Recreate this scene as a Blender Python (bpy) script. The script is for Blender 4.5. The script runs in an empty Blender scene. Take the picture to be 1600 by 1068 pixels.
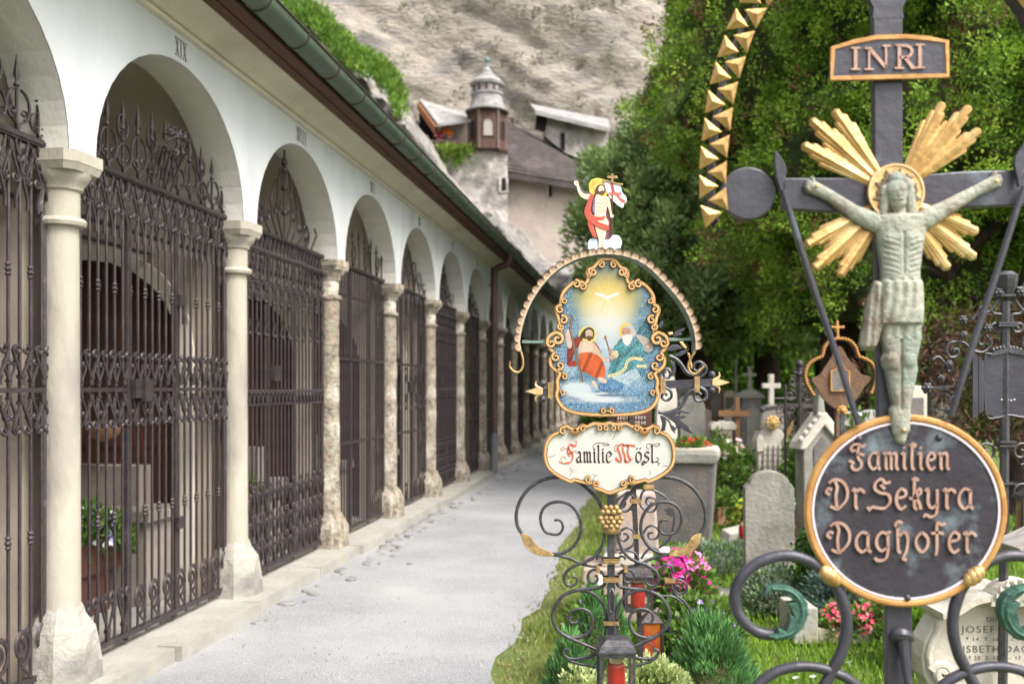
import bpy, math, random
import numpy as np
from mathutils import Vector, Matrix
PI = math.pi
random.seed(7)
RG = np.random.default_rng(11)
S = bpy.context.scene
C = S.collection
F = 35.0 / 36.0 * 1600        # focal length in photo pixels
TH = math.atan(212 / F)       # the arcade runs off to the right of the view axis by this angle
GZ = -0.08                    # ground level

# ------------------------------------------------------------------ camera
cd = bpy.data.cameras.new('camera')
cam = bpy.data.objects.new('camera', cd)
C.objects.link(cam)
cam.location = (0, 0, 1.6)
cam.rotation_euler = (PI / 2, 0, 0)
cd.lens = 35
cd.sensor_width = 36
cd.shift_y = 0.04375
cd.clip_start = 0.05
cd.clip_end = 600
cd.dof.use_dof = True
cd.dof.focus_distance = 3.42
cd.dof.aperture_fstop = 3.5
S.camera = cam

# ------------------------------------------------------------------ daylight (thin overcast)
SUN_EL, SUN_ROT = math.radians(52), math.radians(128)
w = bpy.data.worlds.new('World')
S.world = w
w.use_nodes = True
nt = w.node_tree
nt.nodes.clear()
sky = nt.nodes.new('ShaderNodeTexSky')
sky.sky_type = 'NISHITA'
sky.sun_disc = False
sky.sun_elevation = SUN_EL
sky.sun_rotation = SUN_ROT
sky.air_density = 1.0
sky.dust_density = 5.0
sky.ozone_density = 1.0
hs = nt.nodes.new('ShaderNodeHueSaturation')
hs.inputs['Saturation'].default_value = 0.28
bg = nt.nodes.new('ShaderNodeBackground')
bg.inputs['Strength'].default_value = 0.15
wo = nt.nodes.new('ShaderNodeOutputWorld')
nt.links.new(sky.outputs[0], hs.inputs['Color'])
nt.links.new(hs.outputs[0], bg.inputs['Color'])
nt.links.new(bg.outputs[0], wo.inputs[0])
sl = bpy.data.lights.new('sun', 'SUN')
sl.energy = 1.2
sl.angle = math.radians(25)
sl.color = (1.0, 0.95, 0.88)
so = bpy.data.objects.new('sun', sl)
C.objects.link(so)
_d = Vector((math.sin(SUN_ROT) * math.cos(SUN_EL), math.cos(SUN_ROT) * math.cos(SUN_EL), math.sin(SUN_EL)))
so.rotation_euler = _d.to_track_quat('Z', 'Y').to_euler()
so.location = (0, 0, 30)
S.view_settings.view_transform = 'Standard'
S.view_settings.look = 'None'
S.view_settings.exposure = 1.5
S.view_settings.gamma = 1.0
S.view_settings.use_curve_mapping = False
S.render.engine = 'CYCLES'
S.cycles.max_bounces = 6
S.cycles.diffuse_bounces = 4
S.cycles.glossy_bounces = 3
S.cycles.transmission_bounces = 4
S.cycles.transparent_max_bounces = 6
S.cycles.use_denoising = True

# ------------------------------------------------------------------ helpers
def empty(name, loc=(0, 0, 0), rz=0.0, label=None, cat=None, group=None, kind=None):
    o = bpy.data.objects.new(name, None)
    o.empty_display_size = 0.1
    C.objects.link(o)
    o.location = loc
    o.rotation_euler = (0, 0, rz)
    tag(o, label, cat, group, kind)
    return o

def tag(o, label=None, cat=None, group=None, kind=None):
    if label: o['label'] = label
    if cat: o['category'] = cat
    if group: o['group'] = group
    if kind: o['kind'] = kind
    return o

def place(name, me, parent=None, loc=(0, 0, 0), rot=(0, 0, 0), sc=(1, 1, 1)):
    o = bpy.data.objects.new(name, me)
    C.objects.link(o)
    o.parent = parent
    o.location = loc
    o.rotation_euler = rot
    o.scale = sc
    return o

def smoothpts(p, n=6, closed=False):
    p = [tuple(q) for q in p]
    if len(p) < 3: return p
    out = []
    N = len(p)
    rng = range(N if closed else N - 1)
    for i in rng:
        if closed:
            a, b, c, d = p[(i - 1) % N], p[i], p[(i + 1) % N], p[(i + 2) % N]
        else:
            a, b, c, d = p[max(i - 1, 0)], p[i], p[i + 1], p[min(i + 2, N - 1)]
        for k in range(n):
            t = k / n
            out.append(tuple(0.5 * (2 * b[j] + (c[j] - a[j]) * t + (2 * a[j] - 5 * b[j] + 4 * c[j] - d[j]) * t * t
                             + (3 * b[j] - a[j] - 3 * c[j] + d[j]) * t ** 3) for j in range(len(b))))
    if not closed: out.append(p[-1])
    return out

class MB:
    def __init__(s): s.v, s.f = [], []
    def add(s, v, f):
        n = len(s.v)
        s.v += [tuple(q) for q in v]
        s.f += [tuple(i + n for i in q) for q in f]
        return s
    def box(s, x0, x1, y0, y1, z0, z1):
        return s.add([(x0, y0, z0), (x1, y0, z0), (x1, y1, z0), (x0, y1, z0), (x0, y0, z1), (x1, y0, z1), (x1, y1, z1), (x0, y1, z1)],
                     [(0, 3, 2, 1), (4, 5, 6, 7), (0, 1, 5, 4), (1, 2, 6, 5), (2, 3, 7, 6), (3, 0, 4, 7)])
    def prism(s, pts, y0, y1):
        """closed outline of (x, z), extruded from y0 (front) to y1"""
        n = len(pts)
        v = [(x, y0, z) for x, z in pts] + [(x, y1, z) for x, z in pts]
        f = [tuple(range(n)), tuple(range(2 * n - 1, n - 1, -1))]
        f += [(i, i + n, (i + 1) % n + n, (i + 1) % n) for i in range(n)]
        return s.add(v, f)
    def hprism(s, pts, z0, z1, sc=1.0):
        n = len(pts)
        cx = sum(p[0] for p in pts) / n; cy = sum(p[1] for p in pts) / n
        v = [(x, y, z0) for x, y in pts] + [(cx + (x - cx) * sc, cy + (y - cy) * sc, z1) for x, y in pts]
        f = [tuple(range(n - 1, -1, -1)), tuple(range(n, 2 * n))]
        f += [(i, (i + 1) % n, (i + 1) % n + n, i + n) for i in range(n)]
        return s.add(v, f)
    def tube(s, pts, r, sides=6, closed=False, flat=1.0):
        P = [Vector(p) for p in pts]
        n = len(P)
        if n < 2: return s
        rr = r if hasattr(r, '__len__') else [r] * n
        if len(rr) != n:
            rr = [rr[min(int(i * len(rr) / n), len(rr) - 1)] for i in range(n)]
        up = None
        v, f = [], []
        for i in range(n):
            a = P[(i - 1) % n] if (closed or i > 0) else P[i]
            b = P[(i + 1) % n] if (closed or i < n - 1) else P[i]
            t = (b - a)
            if t.length < 1e-9: t = Vector((0, 0, 1))
            t.normalize()
            if up is None:
                up = Vector((0, 1, 0)) if abs(t.y) < 0.9 else Vector((1, 0, 0))
            u = up - t * up.dot(t)
            if u.length < 1e-6: u = t.orthogonal()
            u.normalize()
            up = u
            q = t.cross(u)
            for k in range(sides):
                an = 2 * PI * (k + 0.5) / sides
                v.append(tuple(P[i] + q * (rr[i] * math.cos(an)) + u * (rr[i] * flat * math.sin(an))))
        m = n if closed else n - 1
        for i in range(m):
            j = (i + 1) % n
            for k in range(sides):
                l = (k + 1) % sides
                f.append((i * sides + k, i * sides + l, j * sides + l, j * sides + k))
        if not closed:
            f.append(tuple(range(sides - 1, -1, -1)))
            f.append(tuple((n - 1) * sides + k for k in range(sides)))
        return s.add(v, f)
    def lathe(s, prof, sides=16, cx=0, cy=0, cap=True, ph=0.0, sq=None):
        v, f = [], []
        for r, z in prof:
            for k in range(sides):
                an = 2 * PI * (k + 0.5) / sides + ph
                v.append((cx + r * math.cos(an), cy + r * math.sin(an), z))
        for i in range(len(prof) - 1):
            for k in range(sides):
                l = (k + 1) % sides
                f.append((i * sides + k, i * sides + l, (i + 1) * sides + l, (i + 1) * sides + k))
        if cap:
            f.append(tuple(range(sides - 1, -1, -1)))
            f.append(tuple((len(prof) - 1) * sides + k for k in range(sides)))
        return s.add(v, f)
    def ball(s, c, r, n=8, sz=1.0, sy=1.0):
        v, f = [], []
        m = max(4, n // 2 + 1)
        for i in range(m + 1):
            a = PI * i / m
            for k in range(n):
                b = 2 * PI * k / n
                v.append((c[0] + r * math.sin(a) * math.cos(b), c[1] + sy * r * math.sin(a) * math.sin(b), c[2] + sz * r * math.cos(a)))
        for i in range(m):
            for k in range(n):
                l = (k + 1) % n
                f.append((i * n + k, (i + 1) * n + k, (i + 1) * n + l, i * n + l))
        return s.add(v, f)
    def ribbon(s, pts, wd, y0, y1, ang=None, mn=0.35, closed=False):
        """flat stroke in the x-z plane, raised from y1 (back) to y0 (front); ang = broad-nib angle"""
        n = len(pts)
        L, R = [], []
        for i in range(n):
            a = pts[(i - 1) % n] if (closed or i > 0) else pts[i]
            b = pts[(i + 1) % n] if (closed or i < n - 1) else pts[i]
            dx, dz = b[0] - a[0], b[1] - a[1]
            l = math.hypot(dx, dz) or 1e-9
            dx /= l; dz /= l
            w_ = wd[i] if hasattr(wd, '__len__') else wd
            if ang is not None:
                w_ *= mn + (1 - mn) * abs(math.cos(ang) * dz - math.sin(ang) * dx)
            L.append((pts[i][0] - dz * w_ / 2, pts[i][1] + dx * w_ / 2))
            R.append((pts[i][0] + dz * w_ / 2, pts[i][1] - dx * w_ / 2))
        v = [(x, y0, z) for x, z in L] + [(x, y0, z) for x, z in R] + [(x, y1, z) for x, z in L] + [(x, y1, z) for x, z in R]
        f = []
        for i in range(n if closed else n - 1):
            j = (i + 1) % n
            f += [(i, j, n + j, n + i), (i, 2 * n + i, 2 * n + j, j), (n + i, n + j, 3 * n + j, 3 * n + i)]
        if not closed:
            f += [(0, n, 3 * n, 2 * n), (n - 1, 3 * n - 1, 4 * n - 1, 2 * n - 1)]
        return s.add(v, f)
    def xf(s, fn, start=0):
        s.v[start:] = [tuple(fn(*p)) for p in s.v[start:]]
        return s
    def mesh(s, name, mat, smooth=False, fix=True):
        me = bpy.data.meshes.new(name)
        me.from_pydata(s.v, [], s.f)
        if mat: me.materials.append(mat)
        if smooth:
            me.polygons.foreach_set('use_smooth', [True] * len(me.polygons))
            me.update()
            try: me.set_sharp_from_angle(angle=math.radians(38))
            except Exception: pass
        me.update()
        return me
    def build(s, name, mat, parent=None, smooth=False, loc=(0, 0, 0), rz=0.0):
        return place(name, s.mesh(name, mat, smooth), parent, loc, (0, 0, rz))

def npmesh(name, V, Q, mat, parent=None, cols=None, smooth=False, corner=None):
    """numpy vertices, faces (m,k) of equal size, optional per-face colours"""
    me = bpy.data.meshes.new(name)
    V = np.asarray(V, dtype=np.float32); Q = np.asarray(Q, dtype=np.int32)
    m, k = Q.shape
    me.vertices.add(len(V)); me.vertices.foreach_set('co', V.ravel())
    me.loops.add(m * k); me.loops.foreach_set('vertex_index', Q.ravel())
    me.polygons.add(m)
    me.polygons.foreach_set('loop_start', np.arange(0, m * k, k, dtype=np.int32))
    if smooth: me.polygons.foreach_set('use_smooth', np.ones(m, dtype=bool))
    me.update(calc_edges=True)
    if cols is not None:
        a = me.color_attributes.new('Col', 'FLOAT_COLOR', 'CORNER')
        c = np.repeat(np.c_[np.asarray(cols)[:, :3], np.ones(m)], k, axis=0).astype(np.float32)
        a.data.foreach_set('color', c.ravel())
    if corner is not None:
        a = me.color_attributes.new('Col', 'FLOAT_COLOR', 'POINT')
        a.data.foreach_set('color', np.c_[corner, np.ones(len(V))].astype(np.float32).ravel())
    me.materials.append(mat)
    o = bpy.data.objects.new(name, me)
    C.objects.link(o)
    o.parent = parent
    return o

_lat = RG.random((64, 64, 64)).astype(np.float32)
def vnoise(p):
    i = np.floor(p).astype(int); f = p - i
    f = f * f * (3 - 2 * f)
    r = 0
    for dx in (0, 1):
        wx = f[..., 0] if dx else 1 - f[..., 0]
        for dy in (0, 1):
            wy = f[..., 1] if dy else 1 - f[..., 1]
            for dz in (0, 1):
                wz = f[..., 2] if dz else 1 - f[..., 2]
                r = r + wx * wy * wz * _lat[(i[..., 0] + dx) % 64, (i[..., 1] + dy) % 64, (i[..., 2] + dz) % 64]
    return r * 2 - 1
def fbm(p, o=4, g=0.5):
    r, a = 0, 1.0
    for k in range(o):
        r = r + a * vnoise(p * 2 ** k + 17.3 * k); a *= g
    return r

# ------------------------------------------------------------------ materials
def _n(t, kind, **kw):
    n = t.nodes.new(kind)
    for k, v in kw.items():
        if k.startswith('_'): setattr(n, k[1:], v)
        else: n.inputs[k.replace('0', ' ')].default_value = v
    return n
def pm(name, c1, c2=None, c3=None, scale=6.0, s3=2.0, rough=0.8, metal=0.0, bump=0.0, bscale=30.0, stretch=(1, 1, 1), rot=(0, 0, 0),
       lo=0.35, hi=0.65, lo3=0.5, hi3=0.7, vor=None, spec=0.35, detail=6.0, coat=0.0, attr=None, bdist=0.02, transl=0.0, trans=0.0, ior=1.45, emit=0.0):
    m = bpy.data.materials.new(name)
    m.use_nodes = True
    t = m.node_tree
    t.nodes.clear()
    out = t.nodes.new('ShaderNodeOutputMaterial')
    b = t.nodes.new('ShaderNodeBsdfPrincipled')
    b.inputs['Roughness'].default_value = rough
    b.inputs['Metallic'].default_value = metal
    b.inputs['Specular IOR Level'].default_value = spec
    b.inputs['IOR'].default_value = ior
    if coat: b.inputs['Coat Weight'].default_value = coat; b.inputs['Coat Roughness'].default_value = 0.15
    if trans: b.inputs['Transmission Weight'].default_value = trans
    tc = t.nodes.new('ShaderNodeTexCoord')
    mp = t.nodes.new('ShaderNodeMapping')
    mp.inputs['Scale'].default_value = stretch
    mp.inputs['Rotation'].default_value = rot
    t.links.new(tc.outputs['Object'], mp.inputs[0])
    vec = mp.outputs[0]
    def ramp(src, a, bb):
        r = t.nodes.new('ShaderNodeMapRange')
        r.inputs['From Min'].default_value = a; r.inputs['From Max'].default_value = bb
        t.links.new(src, r.inputs['Value'])
        return r.outputs[0]
    def noise(sc, d=detail, off=0.0):
        n = t.nodes.new('ShaderNodeTexNoise')
        n.inputs['Scale'].default_value = sc; n.inputs['Detail'].default_value = d
        n.inputs['Roughness'].default_value = 0.6
        if off:
            m2 = t.nodes.new('ShaderNodeMapping'); m2.inputs['Location'].default_value = (off, off, off)
            t.links.new(vec, m2.inputs[0]); t.links.new(m2.outputs[0], n.inputs[0])
        else: t.links.new(vec, n.inputs[0])
        return n.outputs['Fac']
    def mix(fac, a, bcol):
        x = t.nodes.new('ShaderNodeMix'); x.data_type = 'RGBA'
        t.links.new(fac, x.inputs['Factor'])
        for val, idx in ((a, 6), (bcol, 7)):
            if isinstance(val, tuple): x.inputs[idx].default_value = (*val[:3], 1)
            else: t.links.new(val, x.inputs[idx])
        return x.outputs[2]
    if attr:
        at = t.nodes.new('ShaderNodeAttribute'); at.attribute_name = attr
        col = at.outputs['Color']
        if c2:
            col = mix(ramp(noise(scale), lo, hi), col, c2)
    else:
        col = c1
        if c2: col = mix(ramp(noise(scale), lo, hi), c1, c2)
    if vor:
        vc, vsc, thr = vor       # pebbles of a conglomerate
        v = t.nodes.new('ShaderNodeTexVoronoi'); v.inputs['Scale'].default_value = vsc
        t.links.new(vec, v.inputs[0])
        hv = t.nodes.new('ShaderNodeHueSaturation'); hv.inputs['Saturation'].default_value = 0.25; hv.inputs['Value'].default_value = 0.75
        t.links.new(v.outputs['Color'], hv.inputs['Color'])
        mm = t.nodes.new('ShaderNodeMix'); mm.data_type = 'RGBA'; mm.blend_type = 'MULTIPLY'; mm.inputs['Factor'].default_value = vc
        if isinstance(col, tuple): mm.inputs[6].default_value = (*col[:3], 1)
        else: t.links.new(col, mm.inputs[6])
        t.links.new(hv.outputs[0], mm.inputs[7])
        col = mm.outputs[2]
    if c3: col = mix(ramp(noise(s3, 8.0, 5.3), lo3, hi3), col, c3)
    if isinstance(col, tuple): b.inputs['Base Color'].default_value = (*col[:3], 1)
    else: t.links.new(col, b.inputs['Base Color'])
    if bump:
        bp = t.nodes.new('ShaderNodeBump'); bp.inputs['Strength'].default_value = bump; bp.inputs['Distance'].default_value = bdist
        t.links.new(noise(bscale, 5.0, 2.1), bp.inputs['Height'])
        t.links.new(bp.outputs[0], b.inputs['Normal'])
    if emit:
        b.inputs['Emission Strength'].default_value = emit; b.inputs['Emission Color'].default_value = (*c1[:3], 1)
    sh = b.outputs[0]
    if transl:
        tr = t.nodes.new('ShaderNodeBsdfTranslucent')
        if isinstance(col, tuple): tr.inputs[0].default_value = (*col[:3], 1)
        else: t.links.new(col, tr.inputs[0])
        ms = t.nodes.new('ShaderNodeMixShader'); ms.inputs[0].default_value = transl
        t.links.new(b.outputs[0], ms.inputs[1]); t.links.new(tr.outputs[0], ms.inputs[2])
        sh = ms.outputs[0]
    t.links.new(sh, out.inputs[0])
    return m

M = {}
M['plaster'] = pm('white_plaster', (.535, .55, .565), (.48, .49, .50), (.35, .345, .335), 1.6, 1.7, .9, bump=.35, bscale=9, stretch=(1, 1, .35), lo3=.52, hi3=.80)
M['soffit'] = pm('arch_plaster', (.62, .60, .55), (.55, .53, .48), None, 3.0, rough=.9, bump=.35, bscale=14)
M['cream'] = pm('cream_moulding', (.60, .55, .46), (.53, .49, .41), (.45, .40, .33), 3, 1.3, .85, bump=.15, bscale=12)
M['beige'] = pm('beige_wall', (.43, .365, .295), (.36, .305, .245), (.27, .225, .18), 2.2, 1.2, .9, bump=.3, bscale=10)
M['sand'] = pm('sandstone', (.40, .365, .30), (.33, .30, .245), (.235, .215, .19), 3.5, 2.2, .85, bump=.35, bscale=22, stretch=(1, 1, .5), lo3=.55, hi3=.75)
M['sandbase'] = pm('weathered_base', (.36, .335, .285), (.275, .255, .225), (.175, .17, .16), 5, 3.2, .9, bump=.8, bscale=18, lo3=.47, hi3=.66)
M['conglo'] = pm('conglomerate', (.50, .43, .34), (.30, .25, .19), (.62, .57, .48), 9, 4.5, .9, bump=.9, bscale=28, vor=(.7, 30, 0), bdist=.03)
M['iron'] = pm('wrought_iron', (.060, .047, .048), (.034, .028, .030), (.125, .105, .105), 22, 9, .42, .3, bump=.3, bscale=90, lo3=.58, hi3=.75, spec=.5)
M['iron_hi'] = pm('polished_iron', (.045, .043, .048), (.085, .083, .09), (.12, .11, .11), 40, 60, .42, .45, bump=.6, bscale=120, spec=.55, bdist=.004, lo3=.62, hi3=.72)
M['iron_cross'] = pm('painted_iron', (.035, .032, .042), (.055, .053, .066), (.17, .20, .24), 9, 6, .38, .1, bump=.12, bscale=50, spec=.5, lo3=.60, hi3=.80)
M['gold'] = pm('gold_leaf', (.58, .37, .14), (.38, .22, .075), (.70, .50, .25), 14, 8, .38, .55, bump=.2, bscale=60, spec=.5)
M['goldpaint'] = pm('gold_paint', (.50, .275, .095), (.36, .17, .05), None, 25, rough=.5, metal=.15, bump=.15, bscale=60)
M['goldlight'] = pm('pale_gold_paint', (.66, .47, .26), (.56, .36, .17), None, 40, rough=.45, metal=.1)
M['goldold'] = pm('tarnished_gilding', (.40, .26, .11), (.28, .18, .09), (.62, .45, .20), 40, 30, .45, .55, bump=.8, bscale=140, bdist=.004)
M['wood'] = pm('reddish_wood', (.115, .048, .030), (.075, .033, .023), None, 5, rough=.6, stretch=(6, 6, .6), bump=.3)
M['eave'] = pm('eaves_board', (.125, .052, .034), (.085, .038, .027), None, 4, rough=.65, stretch=(6, .5, 6), bump=.3)
M['copper'] = pm('green_gutter', (.13, .17, .135), (.10, .135, .105), (.16, .17, .14), 4, 2, .5, .25, bump=.1)
M['gutter_edge'] = pm('gutter_bracket', (.06, .05, .045), None, rough=.5, metal=.3)
M['pipe'] = pm('downpipe_brown', (.10, .06, .05), (.07, .045, .04), None, 6, rough=.45, metal=.2)
M['roof'] = pm('roof_shingle', (.085, .07, .062), (.055, .047, .043), (.12, .10, .09), 14, 3, .85, bump=.6, bscale=30)
M['gravel'] = pm('pale_gravel', (.315, .32, .33), (.20, .20, .205), (.37, .365, .36), 60, .8, .95, bump=1.0, bscale=75, detail=3, lo=.3, hi=.7, lo3=.4, hi3=.75, bdist=.015)
M['stonefloor'] = pm('ledge_stone', (.34, .325, .285), (.27, .26, .23), (.33, .30, .15), 3, 2.6, .9, bump=.5, bscale=20, lo3=.62, hi3=.74)
M['soil'] = pm('lawn_soil', (.075, .105, .022), (.12, .15, .035), (.20, .17, .09), 5, 2.5, .95, bump=.6, bscale=25, lo3=.6, hi3=.75)
M['leaf'] = pm('leaf', (1, 1, 1), rough=.55, attr='Col', spec=.3, transl=.25)
M['paint'] = pm('painted_picture', (1, 1, 1), rough=.45, attr='Col', spec=.3)
M['petal'] = pm('petal', (1, 1, 1), rough=.6, attr='Col', spec=.2, transl=.2)
M['bark'] = pm('bark', (.060, .040, .030), (.030, .022, .018), (.09, .06, .045), 8, 3, .95, bump=1.0, bscale=14, stretch=(1, 1, .3), bdist=.06)
M['grave'] = pm('grey_gravestone', (.30, .285, .25), (.23, .22, .19), (.16, .16, .13), 8, 3, .9, bump=.6, bscale=30)
M['darkstone'] = pm('dark_gravestone', (.17, .155, .15), (.12, .11, .108), (.22, .18, .15), 7, 3, .85, bump=.5, bscale=30)
M['palestone'] = pm('pale_gravestone', (.60, .55, .47), (.50, .45, .38), (.36, .34, .29), 6, 3, .9, bump=.4, bscale=25)
M['pinkstone'] = pm('pinkish_gravestone', (.45, .34, .28), (.36, .27, .23), (.28, .24, .21), 6, 3, .9, bump=.4, bscale=25)
M['incised'] = pm('incised_letter', (.12, .10, .085), (.17, .145, .12), None, 30, rough=.9)
M['orangewood'] = pm('orange_wood', (.30, .16, .07), (.24, .12, .05), None, 6, rough=.6, stretch=(5, 5, .8))
M['brownwood'] = pm('carved_brown_wood', (.17, .095, .055), (.11, .06, .04), None, 14, rough=.7, bump=.6, bscale=40)
M['brick'] = pm('brick_red', (.25, .10, .07), (.18, .08, .06), (.3, .22, .18), 9, 5, .9, bump=.5, bscale=40)
M['red'] = pm('red_candle', (.38, .008, .014), (.30, .006, .010), None, 3, rough=.3, spec=.4, coat=.2)
M['white'] = pm('white_paint', (.75, .73, .69), (.62, .60, .56), None, 8, rough=.6)
M['terracotta'] = pm('terracotta', (.42, .22, .13), (.34, .18, .11), None, 8, rough=.85, bump=.3)
M['verdigris'] = pm('verdigris', (.33, .325, .265), (.215, .245, .205), (.17, .125, .095), 7, 14, .7, .1, bump=.4, bscale=70, lo3=.50, hi3=.68, lo=.4, hi=.62)
M['greenleaf'] = pm('green_patina', (.030, .080, .058), (.055, .125, .095), (.10, .075, .06), 12, 9, .45, .2, bump=.4, bscale=40, lo3=.58, hi3=.7)
M['teal'] = pm('green_band_paint', (.16, .23, .20), (.22, .29, .255), (.20, .17, .12), 9, 12, .5, .1, bump=.3, bscale=60, lo3=.6, hi3=.7)
M['copperletter'] = pm('copper_letter', (.33, .185, .14), (.43, .29, .24), None, 40, rough=.45, metal=.1)
M['black'] = pm('black_paint', (.025, .020, .020), None, rough=.6)
M['brownink'] = pm('brown_ink', (.045, .022, .018), None, rough=.6)
M['redink'] = pm('red_ink', (.42, .06, .035), (.50, .13, .08), None, 90, rough=.6)
M['plate'] = pm('cream_plate', (.53, .515, .47), (.46, .45, .415), None, 20, rough=.55)
M['lilac'] = pm('lilac_line', (.62, .54, .60), None, rough=.5)
def glassmat():
    m = bpy.data.materials.new('lantern_glass'); m.use_nodes = True
    t = m.node_tree; t.nodes.clear()
    o = t.nodes.new('ShaderNodeOutputMaterial'); a = t.nodes.new('ShaderNodeBsdfTransparent'); g = t.nodes.new('ShaderNodeBsdfGlossy')
    g.inputs['Roughness'].default_value = .05
    x = t.nodes.new('ShaderNodeMixShader'); x.inputs[0].default_value = .035
    t.links.new(a.outputs[0], x.inputs[1]); t.links.new(g.outputs[0], x.inputs[2]); t.links.new(x.outputs[0], o.inputs[0])
    return m
M['glass'] = glassmat()

def at(px, py, z):           # photo pixel at a depth -> point in the place
    return Vector(((px - 800) * z / F, z, 1.6 + (604 - py) * z / F))
CT, ST = math.cos(TH), math.sin(TH)
def arc(x, y, z=0.0):        # arcade frame -> world
    return Vector((x * CT + y * ST, -x * ST + y * CT, z))

# ------------------------------------------------------------------ ground
def sheet(name, pts, z, mat, th=None, nx=None):
    mb = MB()
    if th: mb.hprism(pts, z - th, z)
    else: mb.add([(x, y, z) for x, y in pts], [tuple(range(len(pts)))])
    o = mb.build(name, mat)
    tag(o, kind='structure')
    return o
sheet('ground', [(-120, -20), (150, -20), (150, 160), (-120, 160)], GZ - .02, M['soil'])
PE = -0.87                     # grass edge of the path, arcade frame
edge = []
rr = random.Random(5)
for i in range(150):
    y = -4 + i * .35
    edge.append((PE + rr.uniform(-.05, .05) + .05 * math.sin(y * 1.7), y))
pp = [arc(-3.9, -4)] + [arc(x, y) for x, y in edge] + [arc(-3.9, 48.2)]
path = sheet('path', [(p.x, p.y) for p in pp], GZ - .008, M['gravel'])
# ------------------------------------------------------------------ arcade
M['pinkbench'] = pm('bench_stone', (.30, .26, .22), (.24, .205, .175), (.17, .15, .13), 4, 2, .85, bump=.3)
M['vault'] = pm('vault_plaster', (.50, .435, .37), (.43, .375, .32), None, 2.5, rough=.9, bump=.3, bscale=8)
AW, AT, AC = 3.05, 0.30, 3.18
SP, Y1 = 2.31, 5.06
NB = 17                        # number of bays in view
ZS, RISE = 2.865, 0.865
HW = SP / 2 - 0.13             # half opening
YE = Y1 + SP * (NB - 1) + .3
def Yc(k): return Y1 + SP * (k - 1)
arcade = empty('arcade_building', (0, 0, 0), -TH, 'long white arcade of round arches on stone columns beside the gravel path', 'arcade')
NA = 22
# front wall with arched openings
wall = MB(); sof = MB()
ZT = 3.98
for b in range(-1, NB):
    yc = (Yc(b) + Yc(b + 1)) / 2
    if Yc(b + 1) > YE + .5: break
    arcp = [(yc - HW * math.cos(PI * i / NA), ZS + RISE * math.sin(PI * i / NA)) for i in range(NA + 1)]
    colz = [(Yc(b), ZS)] + arcp + [(Yc(b + 1), ZS)]
    for (ya, za), (yb, zb) in zip(colz[:-1], colz[1:]):
        wall.add([(-AW, ya, za), (-AW, yb, zb), (-AW, yb, ZT), (-AW, ya, ZT)], [(0, 1, 2, 3)])
        wall.add([(-AW - AT, ya, za), (-AW - AT, yb, zb), (-AW - AT, yb, ZT), (-AW - AT, ya, ZT)], [(3, 2, 1, 0)])
        sof.add([(-AW - .004, ya, za), (-AW - .004, yb, zb), (-AW - AT + .004, yb, zb), (-AW - AT + .004, ya, za)], [(3, 2, 1, 0)])
wall.build('wall', M['plaster'], arcade)
sof.build('arch_soffit', M['soffit'], arcade, True)
Y0 = Yc(-1)
def prof_sweep(prof, y0, y1):
    mb = MB(); n = len(prof)
    mb.add([(x, y0, z) for x, z in prof] + [(x, y1, z) for x, z in prof],
           [(i, (i + 1) % n, (i + 1) % n + n, i + n) for i in range(n)] + [tuple(range(n)), tuple(range(2 * n - 1, n - 1, -1))])
    return mb
prof_sweep([(-AW - .1, 3.915), (-3.045, 3.915), (-3.02, 3.925), (-3.012, 3.94), (-3.02, 3.955), (-AW - .1, 3.955)], Y0, YE).build('bead_moulding', M['cream'], arcade, True)
prof_sweep([(-AW - .1, 3.956), (-3.035, 3.956), (-3.015, 3.968), (-2.99, 3.985), (-2.97, 4.01), (-2.965, 4.014), (-2.82, 4.063), (-2.82, 4.15), (-AW - .1, 4.15)], Y0, YE).build('cove_moulding', M['cream'], arcade, True)
for x0, x1, z0 in ((-2.818, -2.745, 4.070), (-2.738, -2.64, 4.082)):
    prof_sweep([(x0, z0), (x1, z0 + .006), (x1, z0 + .03), (x0, z0 + .024)], Y0, YE).build('eaves_board', M['eave'], arcade)
# gutter in soldered sections
GS = .735
gm = MB(); n = 12
gr = [(-2.57 + .098 * math.cos(PI + PI * i / n), 4.195 + .098 * math.sin(PI + PI * i / n)) for i in range(n + 1)]
gi = [(-2.57 + .092 * math.cos(PI + PI * i / n), 4.195 + .092 * math.sin(PI + PI * i / n)) for i in range(n + 1)][::-1]
gsec = prof_sweep(gr + gi, 0.006, GS - .006).mesh('gutter_section', M['copper'], True)
gb = MB()
gb.tube([(-2.57 + .105 * math.cos(PI + PI * i / n), 0, 4.195 + .105 * math.sin(PI + PI * i / n)) for i in range(n + 1)], .008, 4)
gbm = gb.mesh('gutter_bracket', M['gutter_edge'])
for i in range(int((YE - Y0) / GS)):
    g = place('gutter_section', gsec, arcade, (0, Y0 + i * GS, 0))
    place('gutter_bracket', gbm, g, (0, 0, 0))
MB().tube([(-2.472, Y0, 4.20), (-2.472, YE, 4.20)], .012, 6).build('gutter_bead', M['gutter_edge'], arcade)
MB().add([(-2.60, Y0, 4.22), (-2.60, YE, 4.22), (-6.7, YE, 6.35), (-6.7, Y0, 6.35), (-2.60, Y0, 4.25), (-2.60, YE, 4.25), (-6.7, YE, 6.40), (-6.7, Y0, 6.40)],
         [(0, 3, 2, 1), (4, 5, 6, 7), (0, 1, 5, 4), (1, 2, 6, 5), (2, 3, 7, 6), (3, 0, 4, 7)]).build('roof', M['roof'], arcade)
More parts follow.
